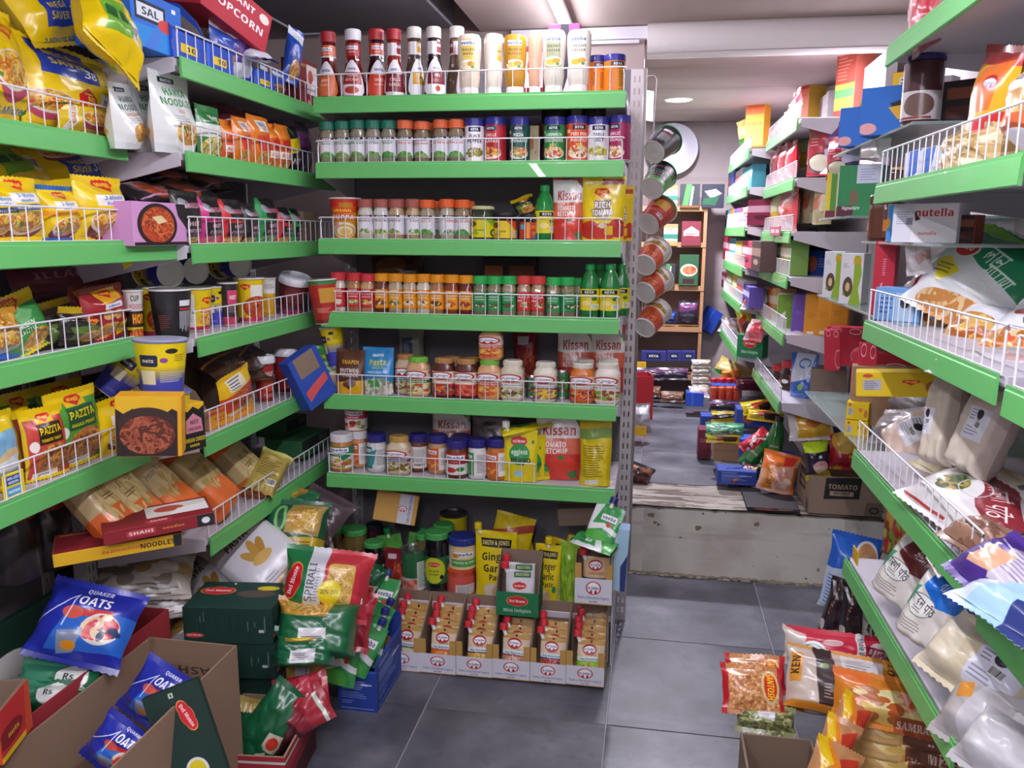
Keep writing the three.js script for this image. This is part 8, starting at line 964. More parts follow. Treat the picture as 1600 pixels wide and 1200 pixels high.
I('frozen_bag','white frozen bag with potato wedge pictures','bag',{w:.24,h:.17,d:.08,l:'wedges',wr:.07},[.641,1.1,-1.796],[-.77,-1.01,-.24]);
I('frozen_bag','white frozen bag cut by the right picture edge','bag',{w:.22,h:.18,d:.07,l:'nuggets',wr:.07},[.639,1.097,-1.624],[-.77,-1.05,-.17]);
I('frozen_bag','red and white bag behind the frozen food bags','bag',{w:.16,h:.16,d:.05,l:'redSnack',wr:.07},[.67,1.187,-2.263],[-.52,-1.05,-.52]);
I('silver_packet','flat silver packet under the frozen bags, front one','bag',{w:.2,h:.14,d:.025,l:'silverFlat',wr:.12},[.535,1.115,-1.508],[-1.47,-1.22,0]);
I('silver_packet','flat silver packet under the frozen bags, back one','bag',{w:.2,h:.14,d:.025,l:'silverFlat',wr:.12},[.561,1.143,-1.488],[-1.47,-1.22,.21]);
I('flour_packet','tall cream flour packet with label, front of the third right shelf','bag',{w:.075,h:.2,d:.06,l:'flourCream',style:'block',wr:.09},[.594,.896,-1.764],[-.07,-1.05,0]);
I('flour_packet','greyish flour packet with label leaning at the right','bag',{w:.1,h:.19,d:.07,l:'flourGrey',style:'block',wr:.09},[.599,.924,-1.617],[-.14,-1.15,-.24]);
I('flour_packet','pinkish flour packet with label lying against the tall one','bag',{w:.14,h:.13,d:.05,l:'flourPink',style:'block',wr:.09},[.614,.815,-2.18],[-.61,-1.05,-.7]);
I('flour_packet','narrow brown packet between the two flour packets','bag',{w:.05,h:.2,d:.05,l:'brownTop',style:'block',wr:.09},[.683,.882,-1.936],[-.1,-1.08,-.17]);
I('clear_bag','clear grey bag lying at the far end of the third right shelf','bag',{w:.17,h:.1,d:.06,l:'clearGrey',style:'pillow',wr:.09},[.697,.857,-2.398],[-.52,-1.22,0]);
I('clear_bag','second clear grey bag below the first one','bag',{w:.18,h:.12,d:.05,l:'clearGrey',style:'pillow',wr:.09},[.63,.832,-2.196],[-.79,-1.22,.35]);
I('flour_packet','flat cream packet behind the maroon flour packet','bag',{w:.26,h:.12,d:.05,l:'creamFlat',style:'pillow',wr:.09},[.596,.863,-1.763],[-1.29,-1.4,0]);
I('flour_packet','white flour packet with maroon band lying on the third right shelf','bag',{w:.3,h:.16,d:.05,l:'maroonFlour',style:'pillow',wr:.09},[.514,.848,-1.543],[-1.15,-1.36,-.07]);
I('clear_bag','clear bag of brown lumps at the front of the third right shelf','bag',{w:.14,h:.09,d:.05,l:'brownLump',style:'pillow',wr:.09},[.503,.86,-1.37],[-1.22,-1.4,0]);
I('snack_bag','purple snack bag at the near end of the third right shelf','bag',{w:.16,h:.12,d:.05,l:'purpleBag',style:'pillow',wr:.09},[.469,.85,-1.222],[-1.05,-1.29,-.17]);
I('snack_bag','orange and white packet corner behind the guard end','bag',{w:.06,h:.09,d:.03,l:'orangeWhite',style:'pillow',wr:.09},[.51,.779,-1.488],[-1.05,-1.05,-.52]);
I('snack_bag','pale blue packet at the right picture edge','bag',{w:.16,h:.12,d:.04,l:'blueFlat',style:'pillow',wr:.09},[.456,.848,-1.134],[-1.29,-1.29,0]);
I('black_tray','black tray standing behind the clear grey bags','box',{w:.12,h:.16,d:.02,l:'blackLay',fa:[.02,.95]},[.74,.665,-2.57],[0,-1.4,0]);
I('flour_bag','white flour bag with maroon top on the lowest right shelf','bag',{w:.13,h:.17,d:.08,l:'ataMaroon',style:'block',wr:.08},[.547,.572,-1.796],[-.24,-.87,-.35]);
I('flour_bag','white flour bag with blue top on the lowest right shelf','bag',{w:.11,h:.17,d:.08,l:'ataBlue',style:'block',wr:.08},[.52,.607,-1.538],[-.24,-.87,-.28]);
I('flour_bag','cream flour bag with white label on the lowest right shelf','bag',{w:.2,h:.13,d:.07,l:'creamLabel',style:'pillow',wr:.08},[.53,.596,-1.378],[-.7,-1.01,-.14]);
I('flour_bag','clear white bag with orange sticker on the lowest right shelf','bag',{w:.16,h:.15,d:.07,l:'greyOrange',style:'pillow',wr:.08},[.529,.536,-1.298],[-.7,-1.01,0]);
I('flour_bag','plain white bag at the bottom right corner','bag',{w:.16,h:.12,d:.07,l:'greyWhite',style:'pillow',wr:.08},[.523,.553,-1.197],[-.79,-1.05,0]);
I('price_tag','yellow price tag at the far end of the lowest right shelf','box',{w:.05,h:.035,d:.003,l:'yellowTag',fa:[.2,.2]},[.5,.593,-1.956],[0,-1.57,0]);
// floor at the right
I('floor_bag','blue and clear bag of toast on the floor by the step','bag',{w:.16,h:.24,d:.08,l:'blueToast',style:'block',wr:.07},[.615,.22,-2.504],[-.14,0,-.17]);
I('floor_bag','dark brown pouch on the floor, left of the pair','bag',{w:.075,h:.2,d:.06,l:'darkBrown',style:'block',wr:.07},[.54,.183,-2.354],[-.1,-.17,-.21]);
I('floor_bag','dark brown pouch on the floor, right of the pair','bag',{w:.075,h:.19,d:.06,l:'darkBrown',style:'block',wr:.07},[.587,.204,-2.29],[-.1,0,-.07]);
I('floor_bag','clear bag of grey pellets under the lowest right shelf','bag',{w:.07,h:.17,d:.06,l:'greyPellet',style:'block',wr:.07},[.641,.226,-2.251],[-.1,0,0]);
I('floor_bag','brown pouch with fruit pictures behind the maroon flour bag','bag',{w:.08,h:.2,d:.05,l:'seedPouch',style:'block',wr:.07},[.691,.49,-2.3],[0,-.35,0]);
I('floor_bag','red whole wheat bag lying on the floor','bag',{w:.27,h:.1,d:.09,l:'redMaalsa',style:'pillow',wr:.07},[.498,.267,-2.032],[-.61,-.07,-.03]);
I('floor_bag','clear wheat bag with brown stripe and white panel','bag',{w:.27,h:.16,d:.07,l:'lokwan',style:'block',wr:.07},[.476,.243,-1.86],[-.87,-.14,-.05]);
I('floor_bag','red-edged bag of orange lentils lying in front','bag',{w:.15,h:.125,d:.045,l:'santosh',style:'pillow',wr:.07},[.277,.232,-1.851],[-.91,.1,-.07]);
I('floor_bag','clear bag of green seeds under the lentil bag','bag',{w:.14,h:.07,d:.06,l:'greenSeed',style:'pillow',wr:.07},[.303,.193,-1.838],[-.7,-.07,0]);
I('floor_bag','second red-edged lentil bag under the first one','bag',{w:.15,h:.1,d:.04,l:'santosh',style:'pillow',wr:.07},[.294,.227,-1.962],[-.87,-.1,.07]);
I('floor_bag','orange bag of pale flour on top of the brown flour stack','bag',{w:.22,h:.12,d:.07,l:'samratTop',style:'pillow',wr:.07},[.538,.281,-1.762],[-.7,-.1,-.07]);
I('floor_bag','orange and yellow striped bag, farther one','bag',{w:.075,h:.16,d:.05,l:'handleBag',style:'pillow',wr:.07},[.419,.231,-1.698],[-.63,0,-.49]);
I('floor_bag','orange and yellow striped bag, nearer one','bag',{w:.075,h:.16,d:.05,l:'handleBag',style:'pillow',wr:.07},[.381,.21,-1.625],[-.52,-.1,-.35]);
I('floor_bag','orange and yellow striped bag at the bottom picture edge','bag',{w:.1,h:.14,d:.05,l:'handleBag',style:'pillow',wr:.07},[.364,.221,-1.546],[-.52,.1,-.45]);
I('floor_bag','brown flour bag with white lettering, top of the stack of four','bag',{w:.24,h:.12,d:.05,l:'samrat',style:'block',wr:.07},[.599,.229,-1.782],[-.31,-.14,-.03]);
I('floor_bag','brown flour bag with white lettering, second of the stack of four','bag',{w:.24,h:.12,d:.05,l:'samrat',style:'block',wr:.07},[.604,.195,-1.772],[-.31,-.14,-.03]);
I('floor_bag','brown flour bag with white lettering, third of the stack of four','bag',{w:.24,h:.12,d:.05,l:'samrat',style:'block',wr:.07},[.609,.164,-1.762],[-.31,-.14,-.03]);
I('floor_bag','brown flour bag with white lettering, bottom of the stack of four','bag',{w:.24,h:.12,d:.05,l:'samrat',style:'block',wr:.07},[.615,.13,-1.752],[-.31,-.14,-.03]);
I('brown_carton','open brown carton with a blue corner at the bottom right','crate',{w:.16,h:.211,d:.14,color:'#85725f'},[.322,0,-1.74]);
I('brown_carton','second open brown carton at the bottom picture edge','crate',{w:.15,h:.191,d:.12,color:'#a08a74'},[.337,0,-1.6]);
// hanging noodle cups beside the middle unit
I('hanging_cup','black and green noodle cup, topmost of the hanging string','cup',{w:.1,h:.115,l:'cupBlack',lid:'#2f7a4c',rim:'#2f9a5c'},[-.012,1.62,-2.814],[-1.08,0,-.42]);
I('hanging_cup','dark green noodle cup, second of the hanging string','cup',{w:.1,h:.115,l:'bulGreen',lid:'#2f7a4c',rim:'#2f9a5c'},[-.013,1.504,-2.811],[-1.08,.07,-.35]);
I('hanging_cup','white and red noodle cup, third of the hanging string','cup',{w:.1,h:.115,l:'cupRed',lid:'#d8d4cc',rim:'#e2ded6'},[-.021,1.389,-2.816],[-1.01,0,-.45]);
I('hanging_cup','white noodle cup with yellow lettering, fourth of the hanging string','cup',{w:.1,h:.115,l:'cupWhite',lid:'#d8d4cc',rim:'#e2ded6'},[-.028,1.253,-2.814],[-1.05,0,-.38]);
I('hanging_cup','white and red noodle cup, fifth of the hanging string','cup',{w:.1,h:.115,l:'cupWhite',lid:'#d8d4cc',rim:'#e2ded6'},[-.025,1.161,-2.815],[-1.08,0,-.49]);
I('hanging_cup','white and red noodle cup, lowest of the hanging string','cup',{w:.1,h:.115,l:'cupWhite',lid:'#d8d4cc',rim:'#e2ded6'},[-.022,1.041,-2.816],[-.98,0,-.42]);
{ const g = new THREE.Group(); g.name = 'hanging_wire'; scene.add(g); tag(g, 'thin wire strip holding the hanging noodle cups beside the posts', 'wire'); mesh('wire', rod([-.01, 1.86, -2.9], [-.035, 1.0, -2.9], .0016), WIRE, g); mesh('hook', tube([[-.045, 1.865, -2.86], [-.02, 1.87, -2.88], [-.01, 1.86, -2.9]], .0016), WIRE, g); }
{ const g = new THREE.Group(); g.name = 'round_dish'; g.position.set(.095, 1.89, -5.58); scene.add(g); tag(g, 'large white round dish-shaped fitting on the rear wall', 'dish'); mesh('dish_bowl', turn([[.03, .02], [.06, .03], [.1, .02], [.155, .05], [.16, .056], [.15, .05], [.1, .0], [0, 0]], { n: 56 }).rotateX(Math.PI / 2), M('#d8d8e6', .35, { clearcoat: .4 }), g); mesh('hub', turn([[.028, .02], [.03, .034], [0, .036]], { n: 32 }).rotateX(Math.PI / 2), M('#eeeef8', .3), g); }
{ const g = new THREE.Group(); g.name = 'wooden_rack'; g.position.set(.095, .29, -5.42); scene.add(g); tag(g, 'pale wooden rack with sachet boxes on the rear wall', 'rack'); const W = M('#b08560', .6); for (const s of [-1, 1]) mesh('upright', boxAt(.02, 1.32, .24, s * .215, .66, 0), W, g); [.16, .47, .73, 1.0, 1.22].forEach((y) => mesh('rack_shelf', boxAt(.45, .03, .25, 0, y, 0), W, g)); mesh('back_board', boxAt(.45, 1.3, .01, 0, .65, -.125), M('#8a7d7c', .8), g); }
I('sachet_box','sachet box at the top left of the wooden rack','box',{w:.086,h:.135,d:.05,l:'sachetG',fa:[.04,.5]},[.091,1.515,-5.3]);
I('sachet_box','dark green sachets at the top of the wooden rack','box',{w:.116,h:.143,d:.05,l:'sachetD',fa:[.04,.5]},[.208,1.515,-5.3]);
I('sachet_box','dark sachet box at the top right beside the wooden rack','box',{w:.131,h:.142,d:.05,l:'sachetB',fa:[.04,.5]},[.347,1.515,-5.3]);
I('sachet_box','green-striped sachets on the second rack board','box',{w:.087,h:.134,d:.05,l:'sachetG',fa:[.04,.5]},[.101,1.283,-5.3]);
I('sachet_box','maroon sachet box on the second rack board','box',{w:.117,h:.149,d:.05,l:'sachetR',fa:[.04,.5]},[.226,1.285,-5.3]);
I('sachet_box','dark sachets on the third rack board','box',{w:.079,h:.136,d:.05,l:'sachetD',fa:[.04,.5]},[.099,1.036,-5.3]);
I('sachet_box','dark green box with noodle picture on the third rack board','box',{w:.118,h:.191,d:.05,l:'pizzaBox',fa:[.04,.5]},[.221,1.039,-5.3]);
I('sachet_pack','shiny dark packet on the fourth rack board','bag',{w:.127,h:.138,d:.05,l:'purplePack',style:'pillow'},[.228,.805,-5.3]);
I('sachet_pack','small blue packet on the fourth rack board','bag',{w:.088,h:.073,d:.05,l:'bluePrint',style:'pillow'},[.112,.802,-5.3]);
I('blue_box','blue box with white word, left on the lowest rack board','box',{w:.154,h:.062,d:.05,l:'blueKeya',fa:[.05,.1]},[.025,.556,-5.3]);
I('blue_box','blue box in the middle of the lowest rack board','box',{w:.088,h:.062,d:.05,l:'blueKeya',fa:[.05,.1]},[.154,.56,-5.3]);
I('blue_box','blue box at the right of the lowest rack board','box',{w:.084,h:.062,d:.05,l:'blueKeya',fa:[.05,.1]},[.244,.563,-5.3]);
I('yellow_tag','yellow price tag on the shelf edge behind the posts','box',{w:.078,h:.066,d:.004,l:'yellowTag',fa:[.2,.2]},[-.059,.483,-5.27]);
I('yellow_tag','lower yellow price tag behind the posts','box',{w:.071,h:.052,d:.004,l:'yellowTag',fa:[.2,.2]},[-.037,.336,-4.15]);
I('paper_notice','faded green and white paper notice on the wall edge','box',{w:.045,h:.11,d:.002,l:'paperSign',fa:[.1,.3]},[-.035,1.78,-3.3],[0,.9,0]);
// rear unit by the step
I('red_packet','red and white sachet strip, first from the left on the upper rear shelf','bag',{w:.23,h:.066,d:.033,l:'redWhite'},[.536,1.779,-4.159],[0,-1.57,0]);
I('red_packet','red and white sachet strip, second from the left on the upper rear shelf','bag',{w:.213,h:.077,d:.033,l:'redWhite'},[.536,1.779,-4.014],[0,-1.57,0]);
I('red_packet','red and white sachet strip, third from the left on the upper rear shelf','bag',{w:.199,h:.081,d:.033,l:'redWhite'},[.536,1.779,-3.879],[0,-1.57,0]);
I('red_packet','red and white sachet strip, fourth from the left on the upper rear shelf','bag',{w:.186,h:.097,d:.033,l:'redWhite'},[.536,1.779,-3.755],[0,-1.57,0]);
I('red_packet','red and white sachet strip, fifth from the left on the upper rear shelf','bag',{w:.174,h:.112,d:.033,l:'redWhite'},[.536,1.779,-3.639],[0,-1.57,0]);
I('red_packet','red and white sachet strip, sixth from the left on the upper rear shelf','bag',{w:.164,h:.14,d:.033,l:'redWhite'},[.536,1.779,-3.534],[0,-1.57,0]);
I('spice_carton','tall stacked orange and green spice carton under the shutter, left one','box',{w:.098,h:.328,d:.098,l:'spiceCart',fa:[.1,.9]},[.722,1.907,-4.343],[0,-1.05,0]);
I('spice_carton','tall red-brown and green carton under the shutter, right one','box',{w:.109,h:.328,d:.098,l:'brownCart',fa:[.1,.1]},[.766,1.764,-3.613],[0,-1.05,0]);
I('white_box','white box panel tilted between the two tall spice cartons','box',{w:.131,h:.241,d:.022,l:'avocado',fa:[.1,.1]},[.811,1.898,-4.345],[0,-1.05,-.35]);
I('red_packet','tall red and white packet, first from the left on the second rear shelf','bag',{w:.263,h:.198,d:.044,l:'redWhite'},[.547,1.566,-4.076],[0,-1.57,0]);
I('red_packet','tall red and white packet, second from the left on the second rear shelf','bag',{w:.232,h:.179,d:.044,l:'redWhite'},[.547,1.566,-3.833],[0,-1.57,0]);
I('red_packet','tall red and white packet, third from the left on the second rear shelf','bag',{w:.206,h:.167,d:.044,l:'redWhite'},[.547,1.566,-3.619],[0,-1.57,0]);
I('snack_bag','clear green-topped bag on the second rear shelf','bag',{w:.142,h:.153,d:.055,l:'greenClear',wr:.08},[.613,1.631,-3.823],[0,-.87,0]);
I('snack_bag','red and purple bag with garlic picture','bag',{w:.164,h:.186,d:.055,l:'garlicBag',wr:.08},[.613,1.574,-3.289],[0,-.87,0]);
I('snack_bag','dark purple bag behind the garlic bag','bag',{w:.131,h:.142,d:.055,l:'garlicBag',wr:.08},[.613,1.541,-2.973],[0,-.87,0]);
I('snack_bag','small yellow and purple packet beside the garlic bag','bag',{w:.077,h:.12,d:.055,l:'snackPurple',wr:.08},[.613,1.597,-3.484],[0,-.87,0]);
I('red_packet','green and red packet at the left of the third rear shelf','bag',{w:.253,h:.185,d:.044,l:'greenClear'},[.547,1.371,-3.982],[0,-1.57,0]);
I('red_packet','wide red packet on the third rear shelf','bag',{w:.453,h:.177,d:.044,l:'redWhite'},[.547,1.371,-3.632],[0,-1.57,0]);
I('tan_pouch','tan stand-up pouch, first of three on the third rear shelf','bag',{w:.077,h:.153,d:.055,l:'tanPouch',style:'stand'},[.613,1.413,-3.766],[0,-.7,0]);
I('tan_pouch','tan stand-up pouch, second of three on the third rear shelf','bag',{w:.077,h:.153,d:.055,l:'tanPouch',style:'stand'},[.613,1.404,-3.496],[0,-.7,0]);
I('tan_pouch','tan stand-up pouch, third of three on the third rear shelf','bag',{w:.077,h:.153,d:.055,l:'tanPouch',style:'stand'},[.613,1.396,-3.263],[0,-.7,0]);
I('price_label','red price label strip hanging on the third rear shelf','box',{w:.274,h:.038,d:.004,l:'redRibbon',fa:[.02,.1]},[.487,1.353,-3.549],[0,-1.57,0]);
I('slim_box','slim packet on the fourth rear shelf, first from the left','box',{w:.171,h:.135,d:.066,l:'mini7',fa:[.05,.2]},[.558,1.201,-3.999],[0,-1.57,0]);
I('slim_box','slim packet on the fourth rear shelf, second from the left','box',{w:.156,h:.136,d:.066,l:'mini3',fa:[.05,.2]},[.558,1.201,-3.834],[0,-1.57,0]);
I('slim_box','slim packet on the fourth rear shelf, third from the left','box',{w:.144,h:.137,d:.066,l:'mini7',fa:[.05,.2]},[.558,1.201,-3.682],[0,-1.57,0]);
I('slim_box','slim packet on the fourth rear shelf, fourth from the left','box',{w:.133,h:.138,d:.066,l:'mini8',fa:[.05,.2]},[.558,1.201,-3.542],[0,-1.57,0]);
I('slim_box','slim packet on the fourth rear shelf, fifth from the left','box',{w:.124,h:.138,d:.066,l:'mini7',fa:[.05,.2]},[.558,1.201,-3.412],[0,-1.57,0]);
I('tea_box','blue carton at the near end of the fourth rear shelf','box',{w:.109,h:.175,d:.088,l:'blueBox',fa:[.1,.5]},[.613,1.179,-3.756],[0,-.7,0]);
I('tea_box','dark blue bag in shadow behind the blue carton','box',{w:.142,h:.109,d:.088,l:'bluePrint',fa:[.1,.5]},[.678,1.189,-3.496],[0,-.7,0]);
I('tea_box','white and green box on the fifth rear shelf','box',{w:.175,h:.124,d:.066,l:'avocado',fa:[.05,.2]},[.569,.983,-4.069],[0,-1.57,0]);
I('tea_box','orange tea box on the fifth rear shelf','box',{w:.162,h:.133,d:.066,l:'mini1',fa:[.05,.2]},[.569,.983,-3.919],[0,-1.57,0]);
I('tea_box','yellow tea box on the fifth rear shelf','box',{w:.114,h:.141,d:.066,l:'mini6',fa:[.05,.2]},[.569,.983,-3.797],[0,-1.57,0]);
I('tea_box','brown tea box on the fifth rear shelf','box',{w:.126,h:.148,d:.066,l:'mini8',fa:[.05,.2]},[.569,.983,-3.694],[0,-1.57,0]);
I('tea_box','green tea box on the fifth rear shelf','box',{w:.061,h:.164,d:.077,l:'greenTea',fa:[.1,.2]},[.547,.956,-3.521],[0,-.31,0]);
I('tea_box','purple tea box at the near end of the fifth rear shelf','box',{w:.061,h:.164,d:.077,l:'purpleBox',fa:[.1,.2]},[.589,.964,-3.412],[0,-.31,0]);
I('tea_box','amber tea box, first of three beside the purple one','box',{w:.061,h:.164,d:.077,l:'amberBox',fa:[.1,.2]},[.624,.971,-3.339],[0,-.31,0]);
I('tea_box','amber tea box, second of three beside the purple one','box',{w:.061,h:.164,d:.077,l:'amberBox',fa:[.1,.2]},[.659,.981,-3.278],[0,-.31,0]);
I('tea_box','amber tea box, third of three beside the purple one','box',{w:.061,h:.164,d:.077,l:'amberBox',fa:[.1,.2]},[.696,.99,-3.225],[0,-.31,0]);
I('coffee_jar','coffee jar with red lid, front left on the lowest rear shelf','jar',{w:.082,h:.131,lid:'#c02a30',fill:'#2c1a18',l:'coffee',glass:1,lidw:1,lidh:.2},[.591,.648,-3.823],[0,-.7,0]);
I('coffee_jar','coffee jar with red lid standing behind the front one','jar',{w:.082,h:.131,lid:'#c02a30',fill:'#2c1a18',l:'coffee',glass:1,lidw:1,lidh:.2},[.656,.65,-4.237],[0,-.7,0]);
I('coffee_jar','coffee jar with red lid beside the blue pouch','jar',{w:.082,h:.131,lid:'#c02a30',fill:'#2c1a18',l:'coffee',glass:1,lidw:1,lidh:.2},[.591,.705,-3.559],[0,-.7,0]);
I('blue_pouch','blue pouch on the lowest rear shelf beside the coffee jars','bag',{w:.109,h:.197,d:.077,l:'bluePack',style:'stand'},[.613,.696,-3.393],[0,-.52,0]);
I('brown_carton','brown carton with fine print on the lowest rear shelf','box',{w:.131,h:.153,d:.109,l:'kraftInk',fa:[.05,.1]},[.7,.69,-3.367],[0,-.17,0]);
// far rear unit
I('orange_carton','tall orange carton on the highest far rear shelf','box',{w:.109,h:.241,d:.088,l:'orangeTray',fa:[.5,.1]},[.547,1.842,-4.931],[0,-.52,0]);
I('gold_packet','gold foil packet beside the tall orange carton','bag',{w:.077,h:.131,d:.044,l:'goldPaper'},[.492,1.868,-5.008],[0,-.7,.21]);
I('small_box','blue box at the far end of the second far rear shelf','box',{w:.622,h:.163,d:.066,l:'bluePrint',fa:[.05,.2]},[.492,1.579,-5.41],[0,-1.57,0]);
I('small_box','white box on the second far rear shelf','box',{w:.368,h:.136,d:.066,l:'mini4',fa:[.05,.2]},[.492,1.579,-4.923],[0,-1.57,0]);
I('small_box','teal and white box on the second far rear shelf','box',{w:.456,h:.116,d:.066,l:'mini0',fa:[.05,.2]},[.492,1.579,-4.487],[0,-1.57,0]);
I('small_box','tiny box on the third far rear shelf, first from the left','box',{w:.315,h:.112,d:.066,l:'mini0',fa:[.05,.2]},[.476,1.393,-5.32],[0,-1.57,0]);
I('small_box','tiny box on the third far rear shelf, second from the left','box',{w:.281,h:.107,d:.066,l:'mini1',fa:[.05,.2]},[.476,1.393,-5.023],[0,-1.57,0]);
I('small_box','tiny box on the third far rear shelf, third from the left','box',{w:.252,h:.104,d:.066,l:'mini2',fa:[.05,.2]},[.476,1.393,-4.759],[0,-1.57,0]);
I('small_box','tiny box on the third far rear shelf, fourth from the left','box',{w:.226,h:.101,d:.066,l:'mini3',fa:[.05,.2]},[.476,1.393,-4.521],[0,-1.57,0]);
I('small_box','tiny box on the third far rear shelf, fifth from the left','box',{w:.206,h:.097,d:.066,l:'mini4',fa:[.05,.2]},[.476,1.393,-4.307],[0,-1.57,0]);
I('small_box','maroon box at the near end of the third far rear shelf','box',{w:.175,h:.12,d:.055,l:'mini5',fa:[.1,.1]},[.514,1.4,-4.105],[0,-.87,0]);
I('small_box','red box at the far end of the fourth far rear shelf','box',{w:.412,h:.141,d:.066,l:'mini3',fa:[.05,.2]},[.476,1.2,-5.348],[0,-1.57,0]);
I('small_box','blue-topped box on the fourth far rear shelf','box',{w:.384,h:.136,d:.066,l:'mini0',fa:[.05,.2]},[.476,1.2,-4.902],[0,-1.57,0]);
I('small_box','pale yellow box on the fourth far rear shelf','box',{w:.328,h:.124,d:.066,l:'mini6',fa:[.05,.2]},[.476,1.2,-4.538],[0,-1.57,0]);
I('small_box','magenta box on the fourth far rear shelf','box',{w:.407,h:.127,d:.066,l:'mini3',fa:[.05,.2]},[.476,1.2,-4.136],[0,-1.57,0]);
I('small_box','dark brown box on the fourth far rear shelf','box',{w:.315,h:.13,d:.066,l:'mini9',fa:[.05,.2]},[.476,1.2,-3.771],[0,-1.57,0]);
I('small_box','maroon box at the far end of the fifth far rear shelf','box',{w:.368,h:.098,d:.066,l:'mini5',fa:[.05,.2]},[.476,1.021,-5.339],[0,-1.57,0]);
I('small_box','green box on the fifth far rear shelf','box',{w:.321,h:.121,d:.066,l:'mini7',fa:[.05,.2]},[.476,1.021,-4.99],[0,-1.57,0]);
I('small_box','tan box on the fifth far rear shelf','box',{w:.244,h:.115,d:.066,l:'mini6',fa:[.05,.2]},[.476,1.021,-4.658],[0,-1.57,0]);
I('small_box','white box on the fifth far rear shelf','box',{w:.306,h:.11,d:.066,l:'mini4',fa:[.05,.2]},[.476,1.021,-4.371],[0,-1.57,0]);
I('small_box','purple box on the fifth far rear shelf','box',{w:.266,h:.096,d:.066,l:'mini2',fa:[.05,.2]},[.476,1.021,-4.07],[0,-1.57,0]);
I('snack_bag','pale orange packet lying beside the purple box','bag',{w:.142,h:.109,d:.055,l:'orangeWhite',wr:.1},[.465,1.004,-4.038],[-.7,-.87,0]);
I('snack_bag','silver bag at the far end of the lowest far rear shelf','bag',{w:.153,h:.109,d:.055,l:'silverFlat',wr:.1},[.454,.77,-5.12],[-.7,-.87,0]);
I('snack_bag','yellow crisp bag on the lowest far rear shelf','bag',{w:.088,h:.175,d:.055,l:'crispsYellow',wr:.1},[.504,.818,-4.309],[0,-.7,.35]);
I('snack_bag','red and white packet beside the yellow crisp bag','bag',{w:.109,h:.109,d:.055,l:'pinkBag',wr:.1},[.46,.876,-3.887],[-.52,-.87,0]);
I('green_carton','green carton at the near end of the lowest far rear shelf','box',{w:.131,h:.109,d:.066,l:'delTray',fa:[.02,.1]},[.492,.77,-4.104],[0,-.52,0]);
I('blue_carton','open blue carton tilted against the rear wall','box',{w:.109,h:.153,d:.055,l:'blueSide',fa:[.1,.5]},[.341,.735,-5.512],[0,.35,-.52]);
// glass shelves, cartons and floor of the rear room
for (const [y, z, l, a] of [[1.613, -2.48, .85, 'upper glass shelf carrying the blue biscuit boxes'], [1.343, -2.14, .6, 'middle glass shelf carrying brown tin and torn white box'], [1.415, -2.83, .46, 'farther glass shelf carrying the green carton with paper sheet'], [1.155, -2.5, 1.0, 'lower glass shelf carrying white and red cartons'], [.795, -2.65, .9, 'lowest glass shelf carrying red and yellow cartons']]) { const g = new THREE.Group(); g.name = numbered('glass_shelf'); g.position.set(.8, y, z); scene.add(g); tag(g, a, 'shelf'); mesh('glass_pane', rbox(.47, .008, l, .003, 0, -.004, 0), M('#cfe0da', .06, { transmission: .6, thickness: 0 }), g); for (const s of [-1, 1]) { const b = mesh('bracket', bracketGeo(.16), SHELF, g); b.rotation.y = -Math.PI / 2; b.position.set(.07, -.009, s * (l / 2 - .04)); } }
I('biscuit_box','blue biscuit box with dark biscuit picture, left one on the glass shelf','box',{w:.13,h:.11,d:.08,l:'oreoBlue',fa:[.05,.4]},[.6,1.613,-2.629],[0,-.61,0]);
I('biscuit_box','blue biscuit box with dark biscuit picture, right one on the glass shelf','box',{w:.14,h:.12,d:.08,l:'oreoBlue',fa:[.05,.4]},[.6,1.613,-2.355],[0,-.52,0]);
I('biscuit_box','pale flat box on top of the blue biscuit boxes','box',{w:.12,h:.05,d:.06,l:'yellowPouchFlat',fa:[.05,.4]},[.7,1.735,-2.893],[0,-.52,0]);
I('biscuit_box','yellow carton behind the brown chocolate tub','box',{w:.09,h:.17,d:.05,l:'maggiOrange',fa:[.05,.4]},[.66,1.613,-2.428],[0,-.52,0]);
I('white_carton','grey and white carton behind the upper right wire guard','box',{w:.16,h:.1,d:.05,l:'darkBoxes',fa:[.05,.4]},[.68,1.613,-2.174],[0,-.7,0]);
I('white_carton','white and red carton behind the chocolate tub','box',{w:.08,h:.16,d:.05,l:'mini4',fa:[.05,.4]},[.74,1.613,-2.463],[0,-.7,0]);
I('biscuit_box','light blue box on the middle glass shelf','box',{w:.07,h:.09,d:.05,l:'biscBlue',fa:[.05,.4]},[.6,1.343,-2.158],[0,-.7,0]);
I('white_carton','torn white carton with red lettering on the middle glass shelf','box',{w:.14,h:.085,d:.06,l:'nutella',fa:[.05,.4]},[.6,1.343,-1.977],[0,-.7,0]);
I('dark_box','dark box with brown squares beside the white carton','box',{w:.06,h:.06,d:.05,l:'darkBoxes',fa:[.05,.4]},[.66,1.343,-1.941],[0,-.7,0]);
I('white_carton','white box with green band, left one on the lower glass shelf','box',{w:.065,h:.15,d:.07,l:'avocado',fa:[.05,.4]},[.6,1.155,-2.872],[0,-.52,0]);
I('white_carton','white box with green band, right one on the lower glass shelf','box',{w:.065,h:.15,d:.07,l:'avocado',fa:[.05,.4]},[.6,1.155,-2.624],[0,-.52,0]);
I('red_carton','tall red carton standing on the lower glass shelf','box',{w:.05,h:.19,d:.09,l:'sheetRed',fa:[.05,.4]},[.6,1.155,-2.293],[0,-.35,0]);
I('blue_carton','light blue carton beside the tall red one','box',{w:.11,h:.08,d:.06,l:'lightBlueBox',fa:[.05,.4]},[.6,1.155,-2.121],[0,-.7,0]);
I('green_carton','green carton with white paper sheet taped on','box',{w:.12,h:.15,d:.08,l:'signatureGreen',fa:[.05,.4]},[.62,1.415,-2.705],[0,-.52,0]);
